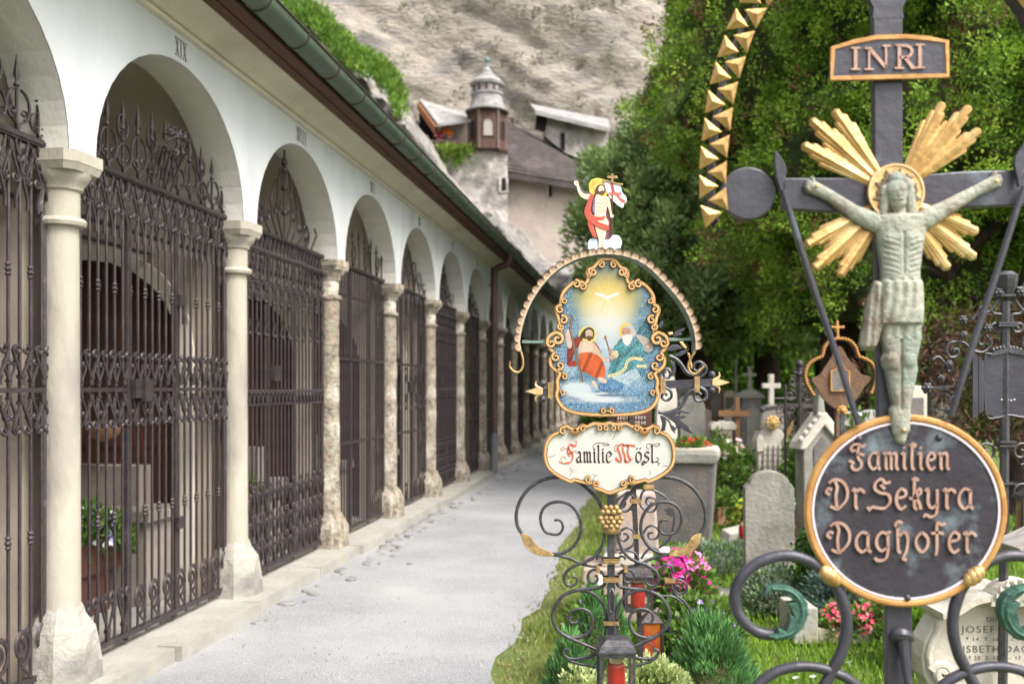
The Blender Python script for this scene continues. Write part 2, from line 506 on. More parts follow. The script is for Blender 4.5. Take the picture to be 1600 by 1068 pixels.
# interior
MB().box(-6.6, -6.3, Y0, YE, -.1, 6.2).build('back_wall', M['beige'], arcade)
MB().box(-6.3, -2.95, Y0, YE, -.14, -.004).build('floor', M['stonefloor'], arcade)
for b in range(-1, NB - 1):
    yc = (Yc(b) + Yc(b + 1)) / 2
    vm = MB(); vp = [(yc - (SP / 2 - .1) * math.cos(PI * i / 20), 2.90 + .93 * math.sin(PI * i / 20)) for i in range(21)]
    for (ya, za), (yb, zb) in zip(vp[:-1], vp[1:]):
        vm.add([(-AW - AT + .002, ya, za), (-AW - AT + .002, yb, zb), (-6.3, yb, zb), (-6.3, ya, za)], [(3, 2, 1, 0)])
    vm.build('vault', M['vault'], arcade, True)
MB().box(-6.3, -3.36, Y0, YE, 4.0, 4.1).build('ceiling', M['beige'], arcade)
# end wall
MB().box(-6.6, -AW - .02, YE - .02, YE + .3, -.1, 4.1).build('end_wall', M['plaster'], arcade)
# party walls with arched panelled door
pw = MB()
o_a = [(-3.50 - .02, 0), (-3.52, 1.9)] + [(-4.35 + .83 * math.cos(PI * i / 12), 1.9 + .75 * math.sin(PI * i / 12)) for i in range(1, 12)] + [(-5.18, 1.9), (-5.18, 0)]
top = [(x, 4.0) for x, z in o_a]
n = len(o_a)
for y in (-.1, .1):
    pw.add([(x, y, z) for x, z in o_a] + [(x, y, z) for x, z in top], [(i, i + 1, i + 1 + n, i + n) for i in range(n - 1)])
pw.box(-3.52, -AW - AT + .01, -.1, .1, 0, 4.0)
pw.box(-6.3, -5.18, -.1, .1, 0, 4.0)
pw.add([(x, -.1, z) for x, z in o_a] + [(x, .1, z) for x, z in o_a], [(i, i + 1, i + 1 + n, i + n) for i in range(n - 1)])
pwm = pw.mesh('party_wall', M['beige'])
dm = MB(); dm.prism([(x, z) for x, z in o_a], .04, .075)
for i in range(4):
    x = -3.62 - i * .40
    dm.box(x - .30, x, .025, .04, .15, 1.0); dm.box(x - .30, x, .025, .04, 1.12, 1.95)
dmm = dm.mesh('panelled_door', M['wood'])
bnm = MB().box(-5.0, -3.62, -.55, -.105, 0, .62).box(-5.05, -3.57, -.6, -.105, .62, .70).box(-4.8, -3.8, -.32, -.105, .70, 1.0).mesh('stone_bench', M['pinkbench'])
frm = MB(); frm.ribbon([(x, z) for x, z in o_a], .12, -.13, -.10)
frmm = frm.mesh('door_frame', M['cream'])
for k in range(0, NB):
    p_ = place('party_wall', pwm, arcade, (0, Yc(k), 0))
    d_ = place('panelled_door', dmm, p_)
    place('stone_bench', bnm, p_)
    if k % 3 == 2: place('door_frame', frmm, p_)
# back-wall memorials
for b in range(0, NB - 1):
    yc = (Yc(b) + Yc(b + 1)) / 2
    mm = MB().box(-6.3, -6.22, yc - .5, yc + .5, .9, 2.3).box(-6.3, -6.16, yc - .6, yc + .6, .78, .9).box(-6.3, -6.18, yc - .56, yc + .56, 2.3, 2.42)
    mm.build('wall_memorial', M['darkstone'] if b % 2 else M['pinkstone'], arcade)
    tb = MB().tube([(-3.36, Yc(b) + .1, 2.62), (-3.36, Yc(b + 1) - .1, 2.62)], .016, 6).tube([(-3.8, Yc(b) + .1, 2.62), (-3.8, Yc(b + 1) - .1, 2.62)], .016, 6)
    tb.build('tie_rod', M['iron'], arcade)
# ledge stones along the foot of the columns
rr = random.Random(3)
y = Y0
while y < YE:
    L = rr.uniform(.8, 1.5)
    x1 = -2.86 + rr.uniform(-.02, .025)
    st = MB().hprism([(-3.0, y + .006), (x1, y + .006 + rr.uniform(0, .01)), (x1 + rr.uniform(-.015, .015), y + L / 2), (x1 + rr.uniform(-.015, .015), y + L - .006), (-3.0, y + L - .006)], -.16, .0 + rr.uniform(-.004, .004), .985)
    st.build('ledge_stone', M['stonefloor'], arcade)
    y += L
# columns
def col_meshes(rough, seed):
    r_ = random.Random(seed)
    m = M['conglo'] if rough else M['sand']
    sh = MB(); R0 = .105 if rough else .098
    prof = [(R0 + .006 - .010 * (z / 2.3) + (r_.uniform(-.006, .006) if rough else 0), .34 + z) for z in np.linspace(0, 2.16, 16)]
    sh.lathe(prof, 20)
    ba = MB()
    if rough:
        ba.lathe([(.235, -.02), (.225, .2), (.19, .25), (.165, .27), (.16, .32), (.12, .36)], 4, ph=0)
        ba.lathe([(.2, -.02), (.195, .22), (.15, .31), (.115, .37)], 8)
    else:
        ba.lathe([(.215, -.02), (.205, .10), (.20, .20), (.175, .29), (.135, .36), (.112, .40), (.100, .43)], 8)
    rr2 = np.random.default_rng(seed)
    a = rr2.uniform(-.008, .008, (len(ba.v), 3)) * (1.4 if rough else .9)
    ba.v = [tuple(np.array(p) + a[i]) for i, p in enumerate(ba.v)]
    ca = MB()
    ca.lathe([(.098, 2.47), (.128, 2.475), (.135, 2.495), (.125, 2.515), (.100, 2.52), (.100, 2.66), (.115, 2.67), (.118, 2.69), (.135, 2.71), (.155, 2.74), (.16, 2.765)], 20)
    hw, c = .175, .05
    sq = [(-hw, -hw + c), (-hw + c, -hw), (hw - c, -hw), (hw, -hw + c), (hw, hw - c), (hw - c, hw), (-hw + c, hw), (-hw, hw - c)]
    ca.hprism([(x * .9, y * .9) for x, y in sq], 2.76, 2.80, 1.1).hprism([(x * 1.0, y * 1.0) for x, y in sq], 2.80, 2.862)
    if rough:
        a = rr2.uniform(-.007, .007, (len(ca.v), 3)); a[:, 2] *= .6
        ca.v = [(p[0] + a[i, 0], p[1] + a[i, 1], min(p[2] + a[i, 2], 2.862)) for i, p in enumerate(ca.v)]
    return sh.mesh('column', m, True), ba.mesh('base', M['conglo'] if rough else M['sandbase'], rough), ca.mesh('capital', m, True)
cm = {0: col_meshes(False, 1), 1: col_meshes(True, 2), 2: col_meshes(True, 3), 3: col_meshes(True, 4)}
for k in range(0, NB + 1):
    if Yc(k) > YE + .3: break
    ms = cm[0] if k < 3 else cm[1 + k % 3]
    c = place('column', ms[0], arcade, (-AC, Yc(k), 0))
    place('base', ms[1], c, rot=(0, 0, 0)); place('capital', ms[2], c)
# roman numerals over the arches
def numeral(txt, yc):
    mb = MB(); x = -.5 * .052 * len(txt)
    H, B = .115, 3.765
    for ch in txt:
        if ch == 'X': mb.ribbon([(x, B), (x + .038, B + H)], .005, 0, .003).ribbon([(x + .038, B), (x, B + H)], .012, -.0005, .003)
        elif ch == 'V': mb.ribbon([(x, B + H), (x + .019, B)], .012, -.0005, .003).ribbon([(x + .038, B + H), (x + .019, B)], .005, 0, .003)
        else: mb.ribbon([(x + .019, B), (x + .019, B + H)], .011, 0, .003)
        for q in ((0, .038) if ch in 'XV' else (.019,)):
            for zz in ((B, B + H) if ch != 'V' else (B + H,)):
                mb.ribbon([(x + q - .011, zz), (x + q + .011, zz)], .005, -.0008, .003)
        x += .052
    mb.xf(lambda a, b_, c: (-AW + .003 - b_, yc + a, c))
    mb.build('numeral', M['incised'], arcade)
for b, t in enumerate(['XX', 'XIX', 'XVIII', 'XVII', 'XVI', 'XV', 'XIV', 'XIII', 'XII', 'XI', 'X', 'IX']):
    numeral(t, (Yc(b) + Yc(b + 1)) / 2)
# downpipe
dp = empty('downpipe', arc(-2.87, Yc(7) - .35, 0), -TH, 'brown downpipe with a swan neck coming down from the gutter beside a column', 'downpipe')
pts = smoothpts([(.27, 0, 4.12), (.27, 0, 3.98), (.22, 0, 3.9), (.06, 0, 3.84), (0, 0, 3.74), (0, 0, 3.6), (0, 0, .7)], 5)
MB().tube(pts, .066, 12).build('pipe', M['pipe'], dp, True)
MB().tube([(0, 0, .74), (0, 0, -.02)], .072, 12).build('pipe_shoe', pm('grey_shoe', (.16, .17, .17), (.12, .13, .13), None, 5, rough=.5), dp, True)
for z in (3.5, 2.1, .74): MB().tube([(0, 0, z), (0, 0, z + .03)], .078, 12).box(-.13, -.05, -.01, .01, z + .005, z + .025).build('pipe_clip', M['iron'], dp)

# cobbles between the ledge and the path
rr = random.Random(9)
cobs = []
for s_ in range(6):
    n = 9
    mb = MB(); pr = []
    for zz, sc in ((-.03, 1), (.012, .95), (.028, .7)):
        pr.append([(sc * .075 * (1 + rr.uniform(-.18, .18)) * math.cos(2 * PI * i / n), sc * .055 * (1 + rr.uniform(-.18, .18)) * math.sin(2 * PI * i / n), zz) for i in range(n)])
    mb.add(sum(pr, []), [(a * n + i, a * n + (i + 1) % n, (a + 1) * n + (i + 1) % n, (a + 1) * n + i) for a in (0, 1) for i in range(n)] + [tuple(2 * n + i for i in range(n))])
    cobs.append(mb.mesh('cobble', pm('cobble%d' % s_, (.15 + .03 * (s_ % 3), .145 + .03 * (s_ % 3), .14 + .03 * (s_ % 3)), (.24, .235, .225), None, 8, rough=.9, bump=.5), True))
for i in range(120):
    y = rr.gauss(11.5, 1.6) if i < 85 else rr.uniform(6.5, 26)
    x = -2.80 + abs(rr.gauss(0, .14)) + (.12 * math.sin(y * .9) if y > 9 else 0)
    p = arc(max(x, -2.78), y, GZ - .006)
    s = rr.uniform(.4, 1.15)
    place('cobble', rr.choice(cobs), path, p, (0, 0, rr.uniform(0, 6)), (s, s, s * .7))

# ------------------------------------------------------------------ wrought-iron gates
def spiral(cx, cz, r0, turns, a0, dirn=1, rmin=.15, n=22, y=0.0):
    out = []
    for i in range(n + 1):
        t = i / n
        r = r0 * (1 - (1 - rmin) * t ** .85)
        a = a0 + dirn * 2 * PI * turns * t
        out.append((cx + r * math.cos(a), y, cz + r * math.sin(a)))
    return out
def cscroll(mb, x0, z0, x1, z1, r, side=1, tr=.006, sides=5):
    """C-scroll: curls at both ends, back bulging to -side"""
    a = spiral(x0 + side * r, z0, r, 1.05, PI if side > 0 else 0, -side if z0 > z1 else side, y=-.012)
    b = spiral(x1 + side * r, z1, r, 1.05, PI if side > 0 else 0, side if z0 > z1 else -side, y=-.012)
    mb.tube(a[::-1] + b, tr, sides)
# shared piece meshes (x across, z up, origin at z=0)
def pair_up():           # two curls springing outward from one collar, lyre shape
    m_ = MB()
    for s in (-1, 1):
        p = [(0 + s * .006, -.012, 0), (s * .010, -.012, .05), (s * .035, -.012, .10), (s * .055, -.012, .15)]
        p = smoothpts(p, 4) + spiral(s * .030, .155, .027, 1.2, 0 if s > 0 else PI, s, n=14, y=-.012)
        m_.tube(p, .0082, 5)
    m_.box(-.014, .014, -.022, .006, .03, .045)
    return m_
PU = pair_up()
PUm = PU.mesh('scroll', M['iron'], True)
PDm = MB().add([(x, y, -z) for x, y, z in PU.v], PU.f).mesh('scroll', M['iron'], True)
def arch_top():          # split tail that joins two bars under the beam
    m_ = MB()
    for s in (-1, 1):
        m_.tube(smoothpts([(s * .047, -.012, -.36), (s * .047, -.012, -.30), (s * .012, -.012, -.20), (s * .010, -.012, -.14), (s * .046, -.012, -.03), (s * .05, -.012, 0)], 5), .0095, 5)
        m_.tube(spiral(s * .028, -.10, .026, 1.1, PI / 2, s, n=14, y=-.014), .0082, 5)
    m_.box(-.018, .018, -.024, .008, -.18, -.165)
    return m_.mesh('scroll', M['iron'], True)
ATm = arch_top()
def spear():
    m_ = MB().tube([(0, 0, 0), (0, 0, .24)], .009, 5)
    m_.lathe([(.009, .23), (.018, .245), (.009, .26), (.006, .27), (.019, .30), (.012, .34), (.002, .41)], 6)
    return m_.mesh('spear', M['iron'], True)
SPm = spear()
def crest_scroll():
    m_ = MB()
    for s in (-1, 1):
        m_.tube(smoothpts([(0, -.01, 0), (s * .015, -.01, .05), (s * .07, -.01, .09), (s * .085, -.01, .17), (s * .06, -.01, .235), (s * .02, -.01, .26)], 5), .0085, 5)
        m_.tube(spiral(s * .042, .115, .036, 1.3, -PI / 2, s, n=16, y=-.012), .0075, 5)
    return m_.mesh('crest_scroll', M['iron'], True)
CSm = crest_scroll()
def ring():
    return MB().tube(spiral(0, .09, .055, 1.5, -PI / 2, 1, .25, 20, -.012), .0085, 5).tube([(.0, -.012, .035), (.045, -.012, .0), (.06, -.012, -.03)], .006, 5).mesh('scroll', M['iron'], True)
RGm = ring()
KNm = MB().lathe([(.009, 0), (.017, .012), (.010, .022), (.020, .036), (.010, .05), (.017, .062), (.009, .075)], 7).mesh('knop', M['iron'], True)
def barmesh(h, r=.0100):
    return MB().tube([(0, 0, 0), (0, 0, h)], r, 6).mesh('bar', M['iron'])
BR = {2.84: barmesh(2.80), 2.5: barmesh(2.5)}
def gate(b, style, label, detail=2):
    yc = (Yc(b) + Yc(b + 1)) / 2
    g = empty('iron_gate', arc(-AC - .03, yc, .03), -TH + PI / 2, label, 'gate', 'wrought iron gates in the arcade')
    W = SP / 2 - .10
    TB = 2.84
    if detail == 0:
        mb = MB()
        for i in range(15): mb.tube([(-W + (i + .5) * 2 * W / 15, 0, 0), (-W + (i + .5) * 2 * W / 15, 0, TB)], .013, 4)
        for z in (.03, .9, 1.5, TB): mb.box(-W, W, -.015, .015, z, z + .03)
        for i in range(9):
            x = -W + (i + .5) * 2 * W / 9
            mb.tube([(x, 0, TB), (x, 0, TB + .5 - .4 * abs(x))], .015, 4)
        for s in (-1, 1):
            for q in (.3, .55): mb.tube(spiral(s * q, TB + .2, .15, 1.2, 0, s, n=12), .013, 4)
        mb.build('bars', M['iron'], g)
        return g
    # frame; all x in the gate plane, front side is -y
    for x, r in ((-W + .01, .016), (W - .01, .016)):
        MB().tube(smoothpts([(x, 0, 0), (x, 0, 2.3), (x - .035 * (1 if x > 0 else -1), 0, 2.5), (x, 0, 2.68), (x, 0, TB + .05)], 4), r, 6).build('stile', M['iron'], g)
    MB().box(-W, W, -.022, .022, TB, TB + .042).box(-W, W, -.03, -.022, TB + .012, TB + .03).build('top_rail', M['iron'], g)
    MB().box(-W, W, -.018, .018, .02, .05).build('bottom_rail', M['iron'], g)
    xs = [-W + .045 + i * .0925 for i in range(int((2 * W - .05) / .0925) + 1)]
    bar = BR[2.84]
    f1, f2 = (-W + 2 * W * .305, -W + 2 * W * .606) if style != 'C' else (-W * .33, W * .33)
    if style == 'A':
        for x in xs:
            if min(abs(x - f1), abs(x - f2)) < .03: continue
            place('bar', bar, g, (x, 0, .04))
        for j, x in enumerate(xs):
            if j % 2 == 0:
                place('scroll', ATm, g, (x, 0, TB))
                place('scroll', PUm, g, (x, 0, 1.58), (0, 0, 0), (1.3, 1.2, 1.15)); place('scroll', PDm, g, (x, 0, 1.53), (0, 0, 0), (1.3, 1.2, 1.15))
            else:
                place('scroll', PDm, g, (x, -.004, TB - .02), (0, 0, 0), (1.15, 1, 1.15)); place('scroll', PUm, g, (x, .004, 1.57), (0, 0, 0), (.9, 1, .8)); place('scroll', PDm, g, (x, .004, 1.54), (0, 0, 0), (.9, 1, .8))
                place('knop', KNm, g, (x, 0, 2.13)); place('knop', KNm, g, (x, 0, .74))
            if j % 2 == 0 and f1 < x: place('scroll', RGm, g, (x, 0, .06), (0, 0, 0), (1.55, 1, 1.9))
            elif j % 2 == 0: place('scroll', PUm, g, (x, 0, .05), (0, 0, 0), (1.3, 1, 1.6))
        MB().box(-W, W, -.012, .012, 1.54, 1.565).build('mid_rail', M['iron'], g)
        n = 12
        for i in range(n):
            x = -W + .06 + i * (2 * W - .12) / (n - 1)
            q = 1.0 - .35 * abs(x / W) ** 2
            place('crest_scroll', CSm, g, (x, 0, TB + .04), (0, 0, 0), (.95 if i % 2 else 1.1, 1, q * (.75 if i % 2 else 1.05)))
            if abs(x) < W * .75 and i % 2: place('crest_scroll', CSm, g, (x, .012, TB + .24 * q), (0, 0, 0), (.7, 1, .7))
            place('spear', SPm, g, (x, 0, TB + .04), (0, 0, 0), (1.1, 1, q * 1.22))
        bk = MB()
        for s in (-1, 1):
            bk.tube(smoothpts([(s * .16, 0, TB + .04), (s * .17, -.05, TB + .2), (s * .13, -.13, TB + .32), (s * .06, -.18, TB + .36), (0, -.19, TB + .36)], 5), .008, 5)
            for q in (.05, .12): bk.tube(spiral(s * q, TB + .40, .045, 1.6, 0, s, n=18, y=-.14), .007, 5)
            bk.tube(spiral(s * .07, TB + .28, .05, 1.5, 0, s, n=18, y=-.15), .007, 5)
        bk.tube([(-.18, -.1, TB + .37), (.22, -.12, TB + .39)], .006, 4)
        for i in range(5): bk.tube([(-.1 + i * .05, 0, TB + .04), (-.1 + i * .05, -.06, TB + .30)], .008, 5)
        bk.build('flower_basket', M['iron'], g, True)
        MB().box(f1 + .03, f1 + .17, -.05, -.02, 1.50, 1.62).box(f1 + .1, f1 + .2, -.075, -.05, 1.48, 1.62).build('lock_box', M['iron'], g)
        MB().box(f2 - .02, f2 + .06, -.045, -.015, .60, .68).build('lock_plate', M['iron'], g)
        MB().box(f2, f2 + .1, -.045, -.015, 2.12, 2.2).tube([(f2 + .05, -.05, 2.13), (f2 + .05, -.05, 2.0)], .02, 6).build('latch', M['iron'], g)
    elif style == 'B':
        for x in xs:
            if min(abs(x - f1), abs(x - f2)) < .03: continue
            place('bar', bar, g, (x, 0, .04))
        for j, x in enumerate(xs):
            place('scroll', PDm, g, (x, 0, TB), (0, 0, 0), (.75, 1, .8))
            if j % 2: place('scroll', PUm, g, (x, 0, 2.42)); place('scroll', PDm, g, (x, 0, 2.64))
            else: place('scroll', PUm, g, (x, 0, 2.28)); place('scroll', PDm, g, (x, 0, 2.46)); place('scroll', PDm, g, (x, 0, 2.12), (0, 0, 0), (.8, 1, .7))
            place('scroll', PUm, g, (x, 0, 1.42), (0, 0, 0), (.75, 1, .7))
            for z in (.06, .28, .52): place('scroll', PUm, g, (x, 0, z + .06 * (j % 2)), (0, 0, 0), (.8, 1, 1.0))
        for z in (1.41, TB - .16, .05): MB().box(-W, W, -.012, .012, z, z + .02).build('mid_rail', M['iron'], g)
        ly = MB()
        for s in (-1, 1):
            z0 = TB + .04
            for (x0, h, wd) in ((.05, .62, .12), (.16, .50, .15), (.33, .33, .14), (.52, .22, .12)):
                ly.tube(smoothpts([(s * x0, 0, z0), (s * (x0 + wd), 0, z0 + h * .35), (s * (x0 + wd * .9), 0, z0 + h * .75), (s * (x0 + wd * .3), 0, z0 + h), (s * (x0 - .01), 0, z0 + h * .8)], 5), .009, 5)
                ly.tube(spiral(s * (x0 + wd * .5), z0 + h * .45, .05, 1.4, PI / 2, s, n=16), .008, 5)
            ly.tube(smoothpts([(s * .70, 0, z0), (s * .80, 0, z0 + .10), (s * .86, 0, z0 + .17), (s * .80, 0, z0 + .22)], 5), .009, 5)
        ly.tube([(0, 0, TB), (0, 0, TB + .84)], .010, 6)
        for z in (.28, .5, .66, .72): ly.ball((0, 0, TB + z), .03, 8)
        ly.tube(spiral(.035, TB + .74, .035, 1.3, PI, -1, n=14), .007, 5).tube(spiral(-.035, TB + .74, .035, 1.3, 0, 1, n=14), .007, 5)
        ly.build('lyre_crest', M['iron'], g, True)
        MB().box(f1 + .02, f1 + .18, -.06, -.02, 1.62, 1.75).build('lock_box', M['iron'], g)
    else:
        st = .0925 if detail > 1 else .14
        xs = [-W + .05 + i * st for i in range(int((2 * W - .05) / st) + 1)]
        for x in xs: place('bar', bar, g, (x, 0, .04))
        for z in (.95, 1.85): MB().box(-W, W, -.012, .012, z, z + .03).build('mid_rail', M['iron'], g)
        n = 9
        if style == 'C':
            for i in range(n):
                x = -W + .1 + i * (2 * W - .2) / (n - 1)
                place('spear', SPm, g, (x, 0, TB + .04), (0, 0, 0), (1.1, 1, 1.15 - .5 * abs(x / W) ** 2))
                if i % 2: place('crest_scroll', CSm, g, (x, 0, TB + .04), (0, 0, 0), (.8, 1, .9))
        else:
            for j, x in enumerate(xs):
                if j % 2 == 0:
                    place('scroll', PUm, g, (x, 0, 1.62), (0, 0, 0), (1.2, 1, 1.2)); place('scroll', PDm, g, (x, 0, 1.48), (0, 0, 0), (1.2, 1, 1.2))
                    place('scroll', ATm, g, (x, 0, TB))
                    place('scroll', PUm, g, (x, 0, .06), (0, 0, 0), (1.2, 1, 1.3))
            for i in range(7):
                x = -W + .12 + i * (2 * W - .24) / 6
                place('crest_scroll', CSm, g, (x, 0, TB + .04), (0, 0, 0), (1.3, 1, 2.0 - 1.5 * abs(x / W)))
            MB().box(-.1, .1, -.06, -.02, 1.5, 1.64).build('lock_box', M['iron'], g)
    for f in (f1, f2):
        MB().box(f - .014, f + .014, -.016, .016, .0, TB).box(f + .02, f + .034, -.016, .016, .03, TB).build('door_post', M['iron'], g)
    return g
gate(0, 'A', 'wrought iron gate cut by the left frame edge with S-scroll bars and wavy stile')
gate(1, 'A', 'wrought iron gate under the arch numbered XIX with spear cresting and flower basket')
gate(2, 'B', 'wrought iron gate under arch XVIII with dense scroll friezes and tall lyre crest')
gate(3, 'C', 'plain barred iron gate with a row of spears under the third full arch')
gate(4, 'D', 'scrolled iron gate before dark red wood under the arch numbered XVI', 1)
gate(5, 'B', 'greyish iron gate with lyre crest under the arch numbered XV', 1)
gate(6, 'D', 'narrow-looking scrolled iron gate just before the brown downpipe bay', 1)
for b in range(7, NB - 1):
    gate(b, 'E', ['first', 'second', 'third', 'fourth', 'fifth', 'sixth', 'seventh', 'eighth', 'ninth', 'tenth'][b - 7] + ' iron gate in the arcade beyond the brown downpipe', 0)
# ------------------------------------------------------------------ rock face
def grid_mesh(name, X, Y, Z, mat, smooth=True):
    h, w_ = X.shape
    V = np.stack([X, Y, Z], -1).reshape(-1, 3)
    i = np.arange(h - 1)[:, None] * w_ + np.arange(w_ - 1)[None]
    Q = np.stack([i, i + 1, i + 1 + w_, i + w_], -1).reshape(-1, 4)
    return npmesh(name, V, Q, mat, smooth=smooth)
M['cliff'] = pm('cliff_rock', (.44, .39, .325), (.31, .275, .235), (.19, .18, .17), 1.1, .34, .95, bump=1.0, bscale=3.6, stretch=(.75, 1, 2.0), rot=(0, math.radians(38), 0),
                lo=.40, hi=.60, lo3=.52, hi3=.66, bdist=.35, detail=12)
M['rock2'] = pm('grey_rock', (.25, .235, .215), (.13, .125, .12), (.33, .295, .25), 1.3, .5, .95, bump=1.0, bscale=3.5, lo=.42, hi=.58, lo3=.52, hi3=.66, bdist=.25, detail=12)
xs, zs = np.meshgrid(np.arange(-52, 62, .26), np.arange(-1, 46, .26))
ca_, sa_ = math.cos(math.radians(-36)), math.sin(math.radians(-36))
uu = xs * ca_ + zs * sa_; vv = -xs * sa_ + zs * ca_
b0 = fbm(np.stack([uu * .045, vv * .11, 0 * uu + 3.3], -1), 3)
b1 = fbm(np.stack([uu * .16, vv * .42, 0 * uu + 9.1], -1), 4, .55)
b2 = fbm(np.stack([uu * .8, vv * 1.3, 0 * uu + 1.7], -1), 3, .5)
led = np.abs(np.sin(vv * .75 + 2.2 * b0)) ** .5
b3 = np.abs(fbm(np.stack([uu * .10, vv * .34, 0 * uu + 5.5], -1), 5, .55))
ys = 60 + .10 * np.abs(xs - 5) + 1.8 * b0 + .22 * b1 + .10 * b2 + .42 * b3 - .30 * led - .10 * (zs - 15) + 16 * np.clip((xs - 34) / 20, 0, 1)
ck_ = fbm(np.stack([uu * .22, vv * .5, 0 * uu + 2.2], -1), 4, .6)
ys += .28 * np.exp(-(ck_ / .03) ** 2) + .2 * np.exp(-((ck_ - .35) / .03) ** 2)
ys_c = ys
tag(grid_mesh('cliff', xs, ys, zs, M['cliff']), kind='structure')
# the nearer shoulder of rock, its top a grassy ledge
kx = [-40, -10.7, -8.5, -6.8, -5.1, -4.2, -2.8, -.6, 1.7, 3.7, 9]
kz = [24, 17.7, 17.0, 15.7, 14.0, 12.4, 10.6, 8.6, 6.4, 5.2, 3.5]
xs, zs = np.meshgrid(np.arange(-40, 9, .22), np.arange(-.5, 24, .22))
tp = np.interp(xs, kx, kz) + .5 * fbm(np.stack([xs * .5, 0 * xs, 0 * xs + 4.4], -1), 3)
n1 = 1.7 * fbm(np.stack([xs * .45, zs * .6, 0 * xs + 6.1], -1), 5, .62)
ys = 43.5 + 1.0 * n1 + .12 * (zs - 10) + 3.2 * np.clip(zs - tp, 0, 3) ** 1.3 + .35 * np.clip(xs + 3, 0, 9) * .3
ys = np.where(zs > tp + 2.2, 60, ys)
keep = zs <= tp + 2.6
zs2 = np.where(keep, zs, tp + 2.6)
tag(grid_mesh('rock_shoulder', xs, ys, zs2, M['rock2']), kind='structure')

def leaf_quads(P, D, L, W, col, bend=.0):
    """rhombic leaves from base points P along unit vectors D"""
    n = len(P)
    D = D / (np.linalg.norm(D, axis=1, keepdims=True) + 1e-9)
    R = RG.normal(size=(n, 3)); Wd = np.cross(D, R); Wd /= (np.linalg.norm(Wd, axis=1, keepdims=True) + 1e-9)
    L = np.asarray(L).reshape(-1, 1) * np.ones((n, 1)); W = np.asarray(W).reshape(-1, 1) * np.ones((n, 1))
    m = P + D * L * .5
    V = np.stack([P, m + Wd * W * .5, P + D * L - np.array([0, 0, 1]) * L * bend, m - Wd * W * .5], 1).reshape(-1, 3)
    Q = np.arange(n * 4).reshape(n, 4)
    return V, Q, col
def merge(parts):
    V, Q, Cc, o = [], [], [], 0
    for v, q, c in parts:
        V.append(v); Q.append(q + o); Cc.append(c); o += len(v)
    return np.concatenate(V), np.concatenate(Q), np.concatenate(Cc)
def clumps(Cn, N, k, size, L, W, cols, cvar=.25, up=0.0, spread=.8, lvar=.25, bend=0.0, odd=None, oddp=0.0):
    """k leaves about every clump centre, fanned round the normal"""
    m = len(Cn)
    base = np.asarray(cols)[RG.integers(0, len(cols), m)] * (1 + RG.uniform(-cvar, cvar, (m, 1)))
    if odd is not None:
        sel = RG.random(m) < oddp
        base[sel] = np.asarray(odd) * (1 + RG.uniform(-.3, .3, (sel.sum(), 1)))
    C2 = np.repeat(Cn, k, 0); N2 = np.repeat(N, k, 0); B2 = np.repeat(base, k, 0)
    n = len(C2)
    off = RG.normal(size=(n, 3)); off /= np.linalg.norm(off, axis=1, keepdims=True)
    rad = RG.random((n, 1)) ** .4
    P = C2 + off * rad * size
    D = N2 * (1 - spread * .5) + off * spread + np.array([0, 0, up])
    col = B2 * (1 + RG.uniform(-lvar, lvar, (n, 1)))
    return leaf_quads(P, D, L * RG.uniform(.7, 1.3, n), W * RG.uniform(.7, 1.3, n), np.clip(col, .004, 1), bend)

# grass on the ledge
n = 2600
gx = RG.uniform(-26, -4.7, n)
tpx = np.interp(gx, kx, kz)
t = RG.random(n)
gz = tpx - .3 + 1.25 * t + .25 * np.sin(gx * 2)
gy = 42.6 + .9 * t + RG.uniform(-.4, .2, n)
v, q, c = clumps(np.c_[gx, gy, gz], np.tile([0, -.5, .6], (n, 1)), 13, .22, .30, .07, [(.16, .28, .045), (.22, .34, .06), (.11, .21, .035)], up=.5)
tag(npmesh('ledge_grass', v, q, M['leaf'], cols=c), 'bright green grass and bushes growing along the rock ledge above the arcade roof', 'grass', kind='stuff')

# ------------------------------------------------------------------ buildings in the cliff
def at2(px, py, z): return tuple(at(px, py, z))
def poly3(pts, thick, mb=None):
    """flat outline given as pixel, pixel, depth; thickness goes away from the camera"""
    mb = mb or MB()
    p = [at(*q) for q in pts]
    n = len(p)
    mb.add([tuple(a) for a in p] + [(a.x, a.y + thick, a.z) for a in p],
           [tuple(range(n)), tuple(range(2 * n - 1, n - 1, -1))] + [(i, i + n, (i + 1) % n + n, (i + 1) % n) for i in range(n)])
    return mb
M['roughwhite'] = pm('old_limewash', (.50, .46, .42), (.33, .305, .28), (.17, .16, .15), 1.6, .8, .95, bump=.9, bscale=4, bdist=.1, lo3=.50, hi3=.66, lo=.42, hi=.58)
M['pinkwash'] = pm('pinkish_render', (.42, .355, .305), (.35, .30, .26), (.25, .23, .205), 1.0, .6, .95, bump=.6, bscale=4, bdist=.08, lo3=.52, hi3=.72)
M['greyshingle'] = pm('weathered_shingle', (.33, .32, .31), (.21, .20, .195), (.14, .13, .12), 2.5, 1.5, .85, bump=.9, bscale=9, stretch=(1, 1, 3), bdist=.05)
M['dkshingle'] = pm('dark_shingle', (.062, .050, .047), (.040, .034, .032), (.09, .075, .07), 3, 1.0, .9, bump=.9, bscale=9, bdist=.06)
M['dkwood'] = pm('turret_wood', (.085, .045, .035), (.060, .034, .028), (.14, .09, .075), 2, 1, .8, stretch=(3, 3, .4), bump=.4, bscale=6)
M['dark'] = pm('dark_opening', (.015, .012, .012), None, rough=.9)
M['patina'] = pm('copper_patina', (.10, .20, .19), (.15, .26, .24), None, 5, rough=.6)
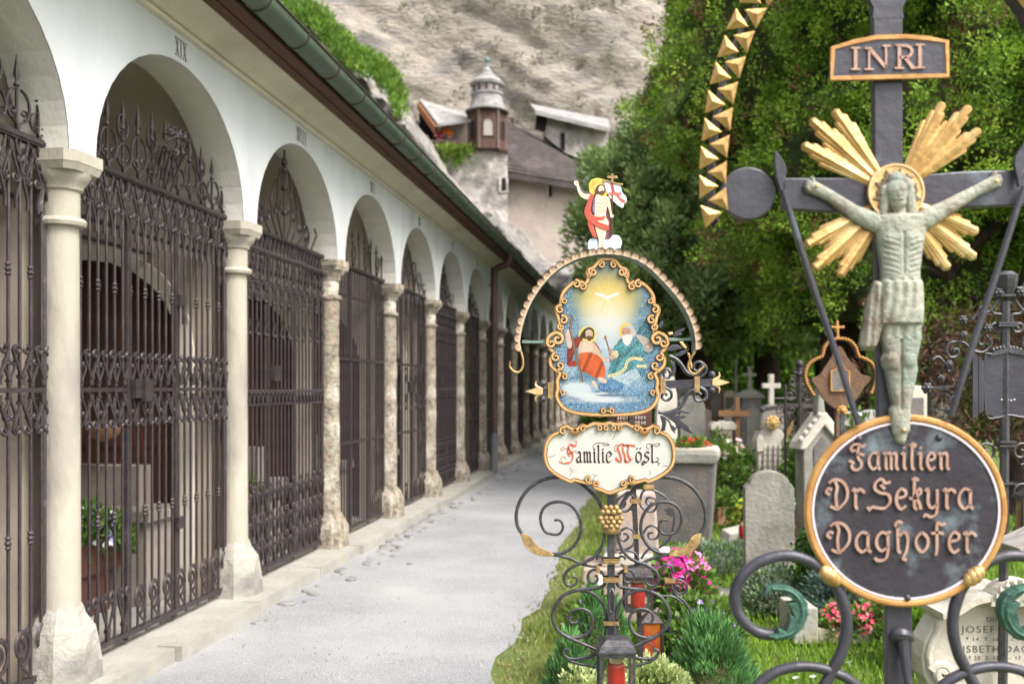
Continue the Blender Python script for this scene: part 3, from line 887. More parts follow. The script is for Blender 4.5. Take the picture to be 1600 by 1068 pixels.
def archwin(px, py, w_, h_, z, parent, off=0):
    """dark window with an arched head, recessed frame round it"""
    s = z / F
    c = at(px, py, z)
    pts = [(-w_ / 2 * s, -h_ / 2 * s), (w_ / 2 * s, -h_ / 2 * s)] + [(w_ / 2 * s * math.cos(PI * i / 8), h_ / 2 * s - w_ / 2 * s + w_ / 2 * s * math.sin(PI * i / 8)) for i in range(9)]
    f = MB().ribbon([(x, zz) for x, zz in pts], .12, -.06, .02, closed=True).build('window_frame', M['roughwhite'], parent, loc=(c.x, c.y - .005, c.z))
    MB().prism(pts, 0, .05).build('window', M['dark'], parent, loc=(c.x, c.y - .03, c.z))
ch = empty('hillside_chapel', (0, 0, 0), 0, 'old chapel with a long dark shingle roof built against the cliff', 'chapel')
poly3([(792, 262, 50), (850, 274, 50), (950, 290, 50), (960, 500, 50), (792, 500, 50)], 4).build('wall', M['pinkwash'], ch)
rf = MB()
e0, e1, t0_, t1_ = at(788, 268, 49.2), at(958, 296, 49.2), at(788, 186, 53.2), at(958, 285, 53.2)
t05 = at(862, 228, 53.2)
rf.add([tuple(q) for q in (e0, e1, t1_, t05, t0_)] + [(q.x, q.y, q.z - .28) for q in (e0, e1, t1_, t05, t0_)],
       [(0, 1, 2, 3, 4), (9, 8, 7, 6, 5), (0, 5, 6, 1), (0, 4, 9, 5), (1, 6, 7, 2)])
rfo = rf.build('roof', M['dkshingle'], ch)
for i in range(16):      # shingle courses
    u0 = i / 16
    a = e0.lerp(t0_, u0); b = e1.lerp(t1_, u0)
    a2 = e0.lerp(t0_, u0 + .07); b2 = e1.lerp(t1_, u0 + .07)
    mb = MB().add([(a.x, a.y - .03, a.z + .05), (b.x, b.y - .03, b.z + .05), (b2.x, b2.y, b2.z + .012), (a2.x, a2.y, a2.z + .012), (a.x, a.y, a.z), (b.x, b.y, b.z)], [(0, 1, 2, 3), (0, 4, 5, 1)])
    if u0 < .35: mb.build('shingle_course', M['dkshingle'], rfo)
archwin(787, 288, 11, 24, 49.0, ch); archwin(860, 298, 9, 22, 49.95, ch)
lw = empty('terrace_house', (0, 0, 0), 0, 'rough whitewashed retaining wall and terrace below the wooden turret', 'building')
poly3([(690, 226, 49), (742, 228, 49), (793, 240, 49), (793, 480, 49), (690, 420, 49)], 5).build('wall', M['roughwhite'], lw)
poly3([(666, 218, 48.8), (706, 219, 48.8), (794, 234, 48.8), (794, 238, 48.8), (706, 223, 48.8), (666, 222, 48.8)], .25).build('railing', M['dkwood'], lw)
for i, px in enumerate((672, 688, 704, 720, 736)): poly3([(px, 221, 48.9), (px + 2, 221, 48.9), (px + 2, 230 + i, 48.9), (px, 230 + i, 48.9)], .1).build('railing_post', M['dkwood'], lw)
poly3([(655, 158, 51.5), (735, 180, 51.5), (735, 230, 51.5), (655, 228, 51.5)], .4).build('shed_opening', M['dark'], lw)  # near-black sheet stands in for the shaded opening under the shed roof
poly3([(686, 188, 51.2), (735, 190, 51.2), (735, 230, 51.2), (686, 228, 51.2)], .2).build('inner_wall', M['pinkwash'], lw)
sr = MB()
q = [at(655, 155, 51.5), at(735, 178, 51.5), at(740, 186, 49.0), at(684, 193, 49.0)]
sr.add([tuple(a) for a in q] + [(a.x, a.y, a.z - .14) for a in q], [(3, 2, 1, 0), (4, 5, 6, 7), (0, 1, 5, 4), (1, 2, 6, 5), (2, 3, 7, 6), (3, 0, 4, 7)]).build('shed_roof', M['greyshingle'], lw)
a, b = q[0], q[3]
MB().add([(a.x - .02, a.y, a.z - .16), (b.x - .02, b.y, b.z - .16), (b.x - .02, b.y, b.z - .62), (a.x - .02, a.y, a.z - .5), (a.x - .12, a.y, a.z - .16), (b.x - .12, b.y, b.z - .16), (b.x - .12, b.y, b.z - .62), (a.x - .12, a.y, a.z - .5)],
         [(0, 1, 2, 3), (7, 6, 5, 4), (0, 4, 5, 1), (2, 6, 7, 3)]).build('verge_board', pm('verge_wood', (.26, .11, .05), None, rough=.8), lw)
# turret
tc = at(761, 237, 49.3)
tu = empty('bell_turret', tc, 0, 'small dark wooden turret with a grey bulbous shingled cap and ball finial', 'turret')
s = 49.3 / F
TR = 29.5 * s
def zt(py): return (237 - py) * s
MB().lathe([(TR * 1.0, 0), (TR * 1.0, zt(176))], 6, ph=math.radians(-24)).build('body', M['dkwood'], tu)
for k in range(6):
    a = 2 * PI * (k + 1) / 6 + math.radians(-24)
    if math.sin(a) > .3: continue
    dd = TR * math.cos(PI / 6)
    ww = .26
    pts = [(-ww, .0), (ww, .0)] + [(ww * math.cos(PI * i / 8), .62 + ww * math.sin(PI * i / 8)) for i in range(9)]
    loc = (dd * math.cos(a), dd * math.sin(a), .58)
    w1 = MB().prism(pts, -.015, .05).build('window', M['dark'] if k != 4 else pm('pale_pane', (.30, .27, .25), None, rough=.7), tu, loc=loc, rz=a + PI / 2)
    MB().ribbon(pts, .07, -.05, .0, closed=True).build('window_frame', M['dkwood'], w1)
for k in range(6):
    a = 2 * PI * (k + .5) / 6 + math.radians(-24)
    MB().box(-.05, .05, -.05, .05, 0, zt(176)).build('corner_post', pm('post_wood%d' % k, (.16, .11, .09), (.10, .07, .055), None, 3, rough=.8), tu, loc=(TR * math.cos(a), TR * math.sin(a), 0), rz=a)
cp = MB().lathe([(35 * s, zt(175)), (34 * s, zt(177)), (29 * s, zt(170)), (26 * s, zt(163)), (24.5 * s, zt(156)), (24 * s, zt(152)), (26 * s, zt(150)), (26 * s, zt(147)), (22.5 * s, zt(146)), (22.5 * s, zt(137)), (26 * s, zt(135)), (27 * s, zt(131)),
                 (24 * s, zt(128)), (17 * s, zt(122)), (10 * s, zt(116)), (6 * s, zt(110)), (2 * s, zt(104))], 24)
cp.build('cap', M['greyshingle'], tu, True)
for i in range(12):
    a = 2 * PI * i / 12
    MB().box(-.06, .06, -.02, .05, zt(146), zt(137)).build('louvre', M['dkwood'], tu, loc=(22.6 * s * math.cos(a), 22.6 * s * math.sin(a), 0), rz=a + PI / 2)
MB().tube([(0, 0, zt(106)), (0, 0, zt(90))], .045, 6).ball((0, 0, zt(94)), .13, 10).ball((0, 0, zt(103)), .09, 8).build('finial', M['patina'], tu, True)
# upper house at the right
uh = empty('upper_hermitage', (0, 0, 0), 0, 'small white house with a grey roof high in the cliff behind the yew', 'building')
poly3([(850, 176, 52.5), (950, 198, 52.5), (950, 262, 52.5), (885, 240, 52.5), (850, 212, 52.5)], 3).build('wall', M['roughwhite'], uh)
q = [at(828, 162, 54.5), at(950, 186, 54.5), at(953, 200, 51.8), at(836, 172, 51.8)]
MB().add([tuple(a) for a in q] + [(a.x, a.y, a.z - .22) for a in q], [(3, 2, 1, 0), (4, 5, 6, 7), (0, 1, 5, 4), (1, 2, 6, 5), (2, 3, 7, 6), (3, 0, 4, 7)]).build('roof', M['greyshingle'], uh)
poly3([(876, 207, 52.4), (883, 208, 52.4), (883, 234, 52.4), (876, 232, 52.4)], .3).build('window', M['dark'], uh)
poly3([(838, 178, 52.4), (856, 182, 52.4), (852, 205, 52.4), (836, 200, 52.4)], .3).build('side_door', M['dark'], uh)

# climbing plant on the terrace wall
nt_ = 110
tx_ = RG.uniform(-16, 8, nt_); tz_ = RG.uniform(10, 27, nt_)
row = np.clip(((tz_ + 1) / .26).astype(int), 0, ys_c.shape[0] - 1); colm = np.clip(((tx_ + 52) / .26).astype(int), 0, ys_c.shape[1] - 1)
Pt = np.c_[tx_, ys_c[row, colm] - .1, tz_]
v, q, c = clumps(Pt, np.tile([0, -.6, .3], (nt_, 1)), 26, .32, .22, .09, [(.10, .13, .05), (.13, .17, .06), (.16, .14, .07)])
tag(npmesh('cliff_plants', v, q, M['leaf'], cols=c), 'small dull tufts of plants rooted in the cliff face', 'plants', kind='stuff')
n = 190
u = RG.random(n) ** 1.7
hx = 650 + 88 * u; hy = 231 + RG.random(n) ** 1.4 * np.where(np.sin(u * 19) > .1, 48, 20) * (1.15 - u * .6)
P = np.array([at(a, b, 48.7) for a, b in zip(hx, hy)])
v, q, c = clumps(P, np.tile([0, -.8, .2], (n, 1)), 10, .16, .22, .09, [(.20, .33, .05), (.27, .36, .07), (.13, .22, .04)])
tag(npmesh('creeper', v, q, M['leaf'], cols=c), 'bright creeper hanging over the terrace wall under the railing', 'creeper')

# visitors on the terrace
SKIN = pm('skin', (.55, .33, .24), None, rough=.6)
def person(px, z, top, shirtc, hat, label, bend=0.0, face=1):
    c = at(px, top, z)
    base = Vector((c.x, z, c.z - 1.72))
    r = empty('person', base, 0, label, 'person', 'visitors on the terrace')
    def skin(name, vs, es, rad, mat, parent):
        me = bpy.data.meshes.new(name); me.from_pydata(vs, es, [])
        o = place(name, me, parent)
        mo = o.modifiers.new('s', 'SKIN'); o.modifiers.new('u', 'SUBSURF').levels = 1; o.modifiers['u'].render_levels = 1
        for i, a in enumerate(me.skin_vertices[0].data): a.radius = (rad[i], rad[i] * .8); a.use_root = (i == 0)
        me.materials.append(mat)
        return o
    hx = bend
    vs = [(0, 0, .95), (hx * .5, 0, 1.2), (hx, 0, 1.42), (hx, -.02, 1.52), (hx * 1.1, -.04, 1.63), (hx - .17, 0, 1.40), (hx - .24, -.10, 1.15), (hx - .10, -.32, 1.12), (hx + .17, 0, 1.40), (hx + .24, -.10, 1.15), (hx + .10, -.32, 1.12),
          (-.1, 0, .85), (-.11, -.02, .48), (-.12, 0, .06), (.1, 0, .85), (.11, -.02, .48), (.12, 0, .06)]
    es = [(0, 1), (1, 2), (2, 3), (3, 4), (2, 5), (5, 6), (6, 7), (2, 8), (8, 9), (9, 10), (0, 11), (11, 12), (12, 13), (0, 14), (14, 15), (15, 16)]
    rad = [.14, .13, .13, .055, .10, .06, .045, .04, .06, .045, .04, .09, .065, .05, .09, .065, .05]
    skin('body', vs, es, rad, SKIN, r)
    vs2 = [vs[i] for i in (0, 1, 2, 5, 6, 8, 9)]
    skin('shirt', vs2, [(0, 1), (1, 2), (2, 3), (3, 4), (2, 5), (5, 6)], [.175, .17, .165, .09, .06, .09, .06], shirtc, r)
    MB().ball((hx * 1.1, -.03, 1.66), .125, 10, 1.0).build('hair', hat, r, True)
    MB().box(-.19, .19, -.12, .12, .5, .96).build('trousers', pm('trousers', (.10, .10, .13), None, rough=.9), r)
WH = pm('white_hair', (.72, .68, .66), None, rough=.8); BN = pm('brown_hair', (.09, .05, .035), None, rough=.8)
person(686, 50.0, 196, pm('pink_shirt', (.50, .035, .12), None, rough=.9), WH, 'person with white hair in a crimson pink top at the terrace railing')
person(703, 49.9, 193, pm('orange_shirt', (.85, .24, .035), None, rough=.9), BN, 'person in a bright orange top leaning at the terrace railing', -.08)
person(741, 49.6, 205, pm('tan_shirt', (.42, .26, .19), None, rough=.9), WH, 'person with a white cap beside the wooden turret')
person(667, 49.6, 213, pm('white_shirt', (.70, .68, .66), None, rough=.9), BN, 'brown-haired person in a white top at the left end of the railing')

# ------------------------------------------------------------------ trees
def crown(name, center, rad, nc, k, size, L, W, cols, parent, front=.35, bumps=(.9, .35), up=0.0, spread=.8, odd=None, oddp=0, taper=0.0, bend=0, zmin=None, shift=None, lobes=.35, core=True, corecol=(.03, .026, .02)):
    n = nc * 3
    d = RG.normal(size=(n, 3)); d /= np.linalg.norm(d, axis=1, keepdims=True)
    d = d[d[:, 1] < front]
    disp = 1 + .16 * fbm(d * 2.1 / bumps[0] + 31.0 + center[0], 3) + lobes * .30 * fbm(d * 6.5 + 11 + center[0], 3)
    P = d * disp[:, None]
    if taper: P[:, :2] *= (1 - taper * np.clip(P[:, 2:3], -1, 1))
    P = P * np.array(rad)
    keep = np.ones(len(P), bool)
    P = P + np.array(center)
    if zmin is not None:
        keep &= P[:, 2] > zmin + .35 * vnoise(np.c_[P[:, 0] * 1.1, P[:, 1] * 1.1, np.zeros(len(P)) + 5])
    P = P[keep]; N = d[keep] / np.array(rad); N /= np.linalg.norm(N, axis=1, keepdims=True)
    P = P[:nc]; N = N[:nc]
    ins = RG.random(len(P))[:, None] ** 2 * .14
    P = P - N * ins * np.array(rad).mean() * .6
    v, q, c = clumps(P, N, k, size, L, W, cols, up=up, spread=spread, odd=odd, oddp=oddp, bend=bend)
    o = npmesh(name, v, q, M['leaf'], parent, cols=c)
    if core:
        u_, v_ = np.meshgrid(np.linspace(0, 2 * PI, 60), np.linspace(0, PI, 40))
        dd = np.stack([np.sin(v_) * np.cos(u_), np.sin(v_) * np.sin(u_), np.cos(v_)], -1)
        ds = .86 * (1 + .16 * fbm(dd * 2.1 / bumps[0] + 31.0 + center[0], 3) + lobes * .30 * fbm(dd * 6.5 + 11 + center[0], 3))
        pp_ = dd * ds[..., None]
        if taper: pp_[..., :2] *= (1 - taper * np.clip(pp_[..., 2:3], -1, 1))
        pp_ = pp_ * np.array(rad) + np.array(center)
        if zmin is not None: pp_[..., 2] = np.maximum(pp_[..., 2], zmin + .25)
        g = grid_mesh('opaque_core', pp_[..., 0], pp_[..., 1], pp_[..., 2], M['twigs'])  # opaque core added to block light; its dark colour stands for inner shade
        g.parent = parent
    return o
M['twigs'] = pm('opaque_core', (.060, .085, .024), (.035, .050, .016), (.10, .065, .035), 3, 1.2, .95, bump=1.0, bscale=8, bdist=.15)  # dark tone of the light-blocking crown cores; shrub cores reuse it
def trunk(parent, x, y, h, r, lean=0.0):
    pts = [(x + lean * t_ + .05 * math.sin(t_ * 7), y, GZ - .1 + h * t_) for t_ in np.linspace(0, 1, 9)]
    mb = MB().tube(pts, [r * (1.35 - .8 * t_) if t_ > .1 else r * 1.6 for t_ in np.linspace(0, 1, 9)], 12)
    for i in range(6):
        a = i * 1.1; z0 = h * (.4 + .1 * i)
        mb.tube([(x + lean * z0 / h, y, z0), (x + math.cos(a) * .8, y + math.sin(a) * .8, z0 + .7), (x + math.cos(a) * 1.8, y + math.sin(a) * 1.6, z0 + 1.1)], [r * .35, r * .22, r * .1], 6)
    return mb.build('trunk', M['bark'], parent, True)
th = empty('thuja_tree', (0, 0, 0), 0, 'big dense bright green thuja with brown cone clusters behind the INRI cross', 'tree')
crown('crown', (7.15, 15.6, 7.0), (4.25, 4.0, 5.9), 10500, 46, .135, .058, .029, [(.17, .29, .028), (.24, .38, .04), (.10, .19, .02), (.30, .43, .06)], th, front=.35,
      odd=(.19, .10, .055), oddp=.10, zmin=2.3, lobes=.75, up=.15)
trunk(th, 5.1, 15.4, 6, .32)
ye = empty('yew_tree', (0, 0, 0), 0, 'feathery darker green yew in front of the cliff, left of the dense thuja', 'tree')
crown('crown', (4.8, 23.5, 5.7), (2.55, 2.6, 4.8), 7600, 17, .17, .17, .055, [(.20, .29, .10), (.26, .36, .13), (.15, .23, .08), (.24, .33, .09)], ye, front=.4, up=.35, taper=.48, zmin=2.6, lobes=1.25, odd=(.16, .12, .06), oddp=.03, spread=1.0, bend=-.1)
trunk(ye, 4.2, 23.5, 7, .40, .2)
# side branches of the yew reaching left
bp = []
for i in range(60):
    t_ = i / 60; z0 = 2.4 + 6.6 * t_; a = RG.uniform(-3.1, -1.9)
    R_ = 2.75 * (1.12 - .78 * t_) * RG.uniform(.9, 1.16)
    for j in range(16):
        s_ = .55 + .45 * j / 15
        bp.append((4.75 + math.cos(a) * R_ * s_, 23.5 + math.sin(a) * R_ * s_ * .8, z0 + .5 * s_ ** 2 + RG.uniform(-.1, .1)))
bp = np.array(bp) - np.array([.12, 0, 0])
v, q, c = clumps(bp, np.tile([-.5, -.3, .5], (len(bp), 1)), 22, .17, .17, .05, [(.20, .29, .10), (.26, .36, .13), (.15, .23, .08)], up=.3)
npmesh('outer_branches', v, q, M['leaf'], ye, cols=c)
y2 = empty('yew_tree', (0, 0, 0), 0, 'shaded lower yew with bare dark trunk beyond the grey gravestones', 'tree')
crown('crown', (7.8, 27, 5.6), (3.8, 2.4, 3.9), 3600, 15, .22, .18, .05, [(.17, .25, .075), (.22, .31, .09), (.12, .19, .06)], y2, front=.4, zmin=2.6, lobes=1.2)
trunk(y2, 6.35, 24.9, 6, .30); 
y3 = empty('cypress_tree', (0, 0, 0), 0, 'slender dark trunk standing between the two yews', 'tree')
trunk(y3, 6.9 + .7, 24.2, 6, .22, -.1)
v, q, c = clumps(np.c_[RG.uniform(6.4, 8.6, 300), RG.uniform(23.4, 25, 300), RG.uniform(3.6, 5.5, 300)], np.tile([0, -.4, .2], (300, 1)), 14, .22, .17, .05, [(.07, .13, .035), (.09, .15, .04)])
npmesh('crown', v, q, M['leaf'], y3, cols=c)
t4 = empty('thuja_tree', (0, 0, 0), 0, 'thuja at the right edge with brown withered twigs low on its trunk', 'tree')
crown('crown', (9.6, 13.4, 6.6), (3.2, 2.6, 5.2), 5200, 28, .11, .055, .027, [(.15, .27, .022), (.21, .34, .03), (.10, .19, .02)], t4, zmin=2.0, lobes=.7, odd=(.18, .10, .055), oddp=.08)
trunk(t4, 5.7, 13.2, 3.4, .26); trunk(t4, 6.6, 13.0, 3.2, .2)
n = 520
v, q, c = clumps(np.c_[RG.normal(5.6, .6, n), RG.uniform(11.0, 11.6, n), RG.uniform(.9, 2.5, n)], np.tile([0, -.5, -.3], (n, 1)), 16, .12, .10, .02, [(.09, .045, .028), (.07, .038, .025), (.12, .065, .038), (.06, .09, .02)])
npmesh('withered_twigs', v, q, M['leaf'], t4, cols=c)
# hedge and bushes far behind the stones
def mass(name, label, cat, x0, x1, y, z1, n, k, L, W, cols, size=.2, kind=None, z0=GZ, dy=.8, parent=None, flowers=None):
    X = RG.uniform(x0, x1, n); u = RG.random(n)
    top = z1 * (1 + .14 * vnoise(np.c_[X * .9, np.zeros(n) + y, np.zeros(n)]))
    Zz = z0 + (top - z0) * u ** .8
    Y = y - dy * (1 - (u * 1.0) ** 3) * RG.uniform(.6, 1, n) * .9 + .3 * vnoise(np.c_[X * 1.4, Zz * 1.4, np.zeros(n) + 2])
    v, q, c = clumps(np.c_[X, Y, Zz], np.c_[np.zeros(n), -.8 + .6 * u, .3 + .6 * u], k, size, L, W, cols)
    o = npmesh(name, v, q, M['leaf'], parent, cols=c)
    if label: tag(o, label, cat)
    if kind: tag(o, kind=kind)
    return o
mass('hedge', 'bright green hedge closing the graveyard behind the stone crosses', 'hedge', 2.5, 19, 33, 2.9, 3000, 12, .24, .12, [(.13, .24, .035), (.19, .31, .05), (.09, .17, .03)], .3)
mass('hedge', 'tall dark clipped hedge far behind the bright hedge', 'hedge', 5, 30, 38, 6.5, 2600, 10, .35, .15, [(.10, .17, .05), (.13, .21, .06)], .4)
mass('shrub', 'mid-green bush between the leaning stone and the rose bush', 'shrub', 4.6, 6.1, 20, 1.3, 500, 12, .12, .06, [(.11, .20, .035), (.15, .25, .045)], .14)

# ------------------------------------------------------------------ lawn
n = 95000
yy = 3.2 + 14 * RG.random(n) ** 1.5
xx = PE - .05 + RG.random(n) * (1.2 + yy * .62)
ok = (xx > PE + .02) | (RG.random(n) < .3)
wx = xx * CT + yy * ST; wy = -xx * ST + yy * CT
pn = vnoise(np.c_[wx * 1.3, wy * 1.3, np.zeros(n) + 8])
dry = np.clip(1 - (xx - PE) / .5 + .5 * pn, 0, 1)
ok &= RG.random(n) > dry * .55
wx, wy, dry, pn = wx[ok], wy[ok], dry[ok], pn[ok]
n = len(wx)
hgt = (.045 + .03 * RG.random(n)) * (1 - .5 * dry)
D = np.c_[RG.normal(0, .35, n), RG.normal(0, .35, n), np.ones(n)]
gcol = np.array([(.15, .26, .025)]) * (1 + .25 * pn[:, None]) * (1 + RG.uniform(-.3, .3, (n, 1)))
gcol = gcol * (1 - dry[:, None]) + np.array([(.30, .27, .11)]) * dry[:, None] * RG.uniform(.7, 1.2, (n, 1))
v, q, c = leaf_quads(np.c_[wx, wy, np.full(n, GZ - .02)], D, hgt * 1.4, .007 + .0006 * wy, gcol)
tag(npmesh('lawn', v, q, M['leaf'], cols=c), 'short bright green lawn between the graves beside the path', 'lawn', kind='stuff')
# loose stones on the path
n = 2600
ty = 4.2 + 14 * RG.random(n) ** 1.6; tx = RG.uniform(-2.8, PE + .12, n)
wx = tx * CT + ty * ST; wy = -tx * ST + ty * CT
r_ = RG.uniform(.004, .012, n)
oct_ = np.array([(1, 0, 0), (0, 1, 0), (-1, 0, 0), (0, -1, 0), (0, 0, .7), (0, 0, -.7)])
V = (oct_[None] * RG.uniform(.7, 1.2, (n, 6, 1)) * r_[:, None, None] + np.c_[wx, wy, np.full(n, GZ - .006)][:, None, :]).reshape(-1, 3)
fs = np.array([(0, 1, 4), (1, 2, 4), (2, 3, 4), (3, 0, 4)])
Q = (fs[None] + np.arange(n)[:, None, None] * 6).reshape(-1, 3)
gc = np.repeat(RG.uniform(.22, .42, (n, 1)) * np.array([[1, .99, .97]]), 4, 0)
tag(npmesh('loose_gravel', V, Q, M['petal'], cols=gc), 'small loose stones strewn over the pale path', 'gravel', kind='stuff')
# ------------------------------------------------------------------ grave crosses: local frame x right, z up, -y towards the path end where the viewer stands
class Plane:
    """frame parallel to the panel; photo measurements turned into metres at its own distance"""
    def __init__(s, px0, z):
        s.px0, s.z, s.k = px0, z, z / F
        s.loc = Vector(((px0 - 800) * s.k, z, GZ))
    def __call__(s, px, py): return ((px - s.px0) * s.k, 1.6 - GZ + (604 - py) * s.k)
    def m(s, pts, fn): return [s(*fn(*p)) for p in pts]
def crop(x0, y0, sc): return lambda a, b: (x0 + a / sc, y0 + b / sc)
def xz(pts, y=0.0): return [(p[0], y, p[1]) for p in pts]
def mir(pts, cx): return [(2 * cx - a, b) for a, b in pts]

# ---- painted picture: brush strokes laid on a colour grid
class Canvas:
    def __init__(s, x0, y0, x1, y1, nx, ny):
        s.nx, s.ny = nx, ny
        gx = x0 + (np.arange(nx) + .5) * (x1 - x0) / nx; gy = y0 + (np.arange(ny) + .5) * (y1 - y0) / ny
        s.X, s.Y = np.meshgrid(gx, gy)
        s.C = np.zeros((ny, nx, 3)); s.b = (x0, y0, x1, y1)
        s.T = lambda a, b: (a, b)
    def mask(s, pts):
        p = [s.T(*q) for q in pts]
        m = np.zeros(s.X.shape, bool)
        for i in range(len(p)):
            (x0, y0), (x1, y1) = p[i], p[(i + 1) % len(p)]
            if y0 == y1: continue
            c = ((s.Y >= min(y0, y1)) & (s.Y < max(y0, y1)))
            xi = x0 + (s.Y - y0) * (x1 - x0) / (y1 - y0)
            m ^= c & (s.X < xi)
        return m
    def put(s, m, col, a=1.0):
        m = (m * a)[..., None] if m.dtype != bool else (m.astype(float) * a)[..., None]
        s.C = s.C * (1 - m) + np.array(col) * m
    def poly(s, pts, col, a=1.0, sm=True, shade=None):
        m = s.mask(smoothpts(pts, 4, True) if sm else pts)
        if shade is not None:         # folds of the painted cloth
            d, f, ph, amp = shade
            w_ = np.sin((s.X * math.cos(d) + s.Y * math.sin(d)) * f + ph + 1.5 * np.sin(s.X * .06 + s.Y * .04)) * amp
            cc = np.clip(np.array(col) * (1 + w_[..., None]), 0, 1)
            mm = (m.astype(float) * a)[..., None]
            s.C = s.C * (1 - mm) + cc * mm
        else: s.put(m, col, a)
    def ell(s, cx, cy, rx, ry, col, a=1.0, soft=0.0):
        q = s.T(cx, cy); k = s.T(cx + rx, cy)[0] - q[0]; l = s.T(cx, cy + ry)[1] - q[1]
        d = np.sqrt(((s.X - q[0]) / k) ** 2 + ((s.Y - q[1]) / l) ** 2)
        m = np.clip((1 + soft - d) / (2 * soft), 0, 1) if soft else (d < 1).astype(float)
        s.put(m, col, a)
    def line(s, pts, w_, col, a=1.0, sm=True):
        pts = smoothpts(pts, 4) if sm else pts
        p = [s.T(*q) for q in pts]; w_ = (s.T(w_, 0)[0] - s.T(0, 0)[0])
        D = np.full(s.X.shape, 1e9)
        for (x0, y0), (x1, y1) in zip(p[:-1], p[1:]):
            dx, dy = x1 - x0, y1 - y0; L = dx * dx + dy * dy + 1e-9
            t = np.clip(((s.X - x0) * dx + (s.Y - y0) * dy) / L, 0, 1)
            D = np.minimum(D, np.hypot(s.X - x0 - t * dx, s.Y - y0 - t * dy))
        s.put(np.clip((w_ / 2 + .8 - D) / 1.6, 0, 1), col, a)

MZ = 3.42
mp_ = Plane(954.8, MZ)
mc = empty('painted_grave_cross', mp_.loc, 0, 'wrought iron cross with a painted picture panel, scalloped canopy and cream name plate', 'grave cross')
c2 = crop(790, 370, 3.683); c3 = crop(790, 640, 4.108); c4 = crop(780, 850, 4.0); c5 = crop(840, 640, 6.957); c6 = crop(860, 480, 6.674); c1 = crop(860, 250, 6.675)
LO = [(583, 120), (545, 124), (520, 148), (500, 170), (470, 182), (462, 210), (468, 238), (452, 262), (420, 252), (380, 260), (340, 292), (312, 335), (306, 383), (284, 398), (278, 425), (290, 455), (300, 500), (310, 545), (272, 552), (236, 575), (227, 610),
      (245, 648), (262, 668), (246, 700), (248, 742), (275, 770), (302, 792), (286, 830), (290, 880), (282, 922), (305, 972), (350, 1008), (440, 1028), (583, 1034)]
CX = 583
OUT = LO + mir(LO[1:-1][::-1], CX)
OUT = smoothpts(OUT, 3, True)
cv = Canvas(225, 115, 945, 1040, 264, 340)
X, Y = cv.X, cv.Y
g = np.clip((Y - 130) / 900, 0, 1)[..., None]
cv.C = np.array((.10, .27, .36)) * (1 - g) + np.array((.13, .33, .52)) * g
for _ in range(60):
    a, b = RG.uniform(240, 930), RG.uniform(200, 1000)
    if 440 < a < 720 and b < 560: continue
    cv.ell(a, b, RG.uniform(30, 80), RG.uniform(3, 8), (.42, .62, .72), .35, .6)
cv.ell(583, 345, 185, 150, (.40, .52, .34), .7, .6)
cv.ell(583, 350, 145, 120, (.86, .60, .12), .95, .55)
cv.ell(583, 385, 100, 85, (.95, .80, .38), .85, .7)
cv.ell(583, 500, 120, 110, (.93, .90, .78), .9, .7)
for i in range(70):
    a = RG.uniform(0, 2 * PI); r0, r1 = RG.uniform(20, 60), RG.uniform(90, 170)
    cv.line([(583 + r0 * math.cos(a), 345 + r0 * .8 * math.sin(a)), (583 + r1 * math.cos(a), 345 + r1 * .9 * math.sin(a))], 2.2, (.97, .84, .45) if i % 2 else (.75, .48, .08), .35, False)
cv.poly([(510, 328), (535, 322), (570, 338), (583, 345), (600, 336), (640, 322), (655, 330), (620, 345), (598, 350), (590, 365), (578, 362), (570, 350), (545, 345)], (.93, .93, .92))
for y in range(470, 640, 14):
    cv.ell(583 + RG.uniform(-20, 20), y, 120, 6, (.80, .83, .84), .6, .5)
for y in range(470, 760, 22):
    cv.ell(290 + RG.uniform(-20, 40), y, 70, 7, (.55, .70, .80), .5, .5); cv.ell(860 + RG.uniform(-20, 20), y + 60, 70, 7, (.45, .64, .78), .5, .5)
cv.ell(583, 700, 60, 120, (.68, .80, .86), .7, .6)
cv.ell(410, 870, 110, 42, (.80, .86, .88), .9, .35); cv.ell(360, 770, 50, 36, (.50, .68, .80), .9, .3); cv.ell(700, 850, 150, 50, (.35, .58, .76), .7, .6)
cv.ell(560, 935, 170, 20, (.85, .88, .90), .9, .5); cv.ell(800, 815, 90, 36, (.40, .60, .76), .8, .5); cv.ell(480, 910, 120, 16, (.86, .88, .90), .9, .5)
cv.ell(583, 1000, 230, 30, (.16, .40, .60), .6, .5)
cv.T = lambda a, b: (257.8 + a * .5518, 405.1 + b * .5518)
# globe and its shadow
cv.ell(625, 820, 135, 68, (.045, .20, .44)); cv.ell(655, 812, 60, 38, (.20, .45, .68), .8, .6); cv.ell(560, 880, 110, 10, (.08, .14, .20), .9, .3); cv.ell(620, 915, 145, 12, (.07, .15, .24), .9, .3); cv.ell(540, 893, 60, 9, (.85, .88, .9), .9, .4)
# old man in teal
cv.poly([(895, 260), (960, 160), (1040, 140), (1040, 210), (1100, 330), (1090, 440), (1010, 500), (930, 470), (880, 330)], (.04, .22, .25), 1, True, (.6, .12, 0, .45))
cv.poly([(880, 290), (960, 300), (1040, 350), (1065, 400), (1040, 460), (980, 460), (960, 400)], (.62, .55, .50))
cv.ell(1010, 410, 34, 36, (.55, .36, .27)); cv.ell(1010, 412, 18, 20, (.75, .66, .58))
cv.ell(785, 255, 72, 90, (.93, .70, .14), 1, .12)
cv.poly([(690, 380), (740, 320), (850, 330), (950, 400), (980, 520), (985, 640), (940, 560), (820, 540), (760, 640), (700, 700), (605, 720), (620, 600), (640, 520), (655, 420)], (.06, .30, .31), 1, True, (1.0, .10, 0, .5))
cv.poly([(605, 640), (680, 560), (800, 545), (960, 520), (985, 640), (960, 700), (850, 690), (790, 760), (690, 720), (610, 740)], (.07, .36, .37), 1, True, (.4, .085, 1, .5))
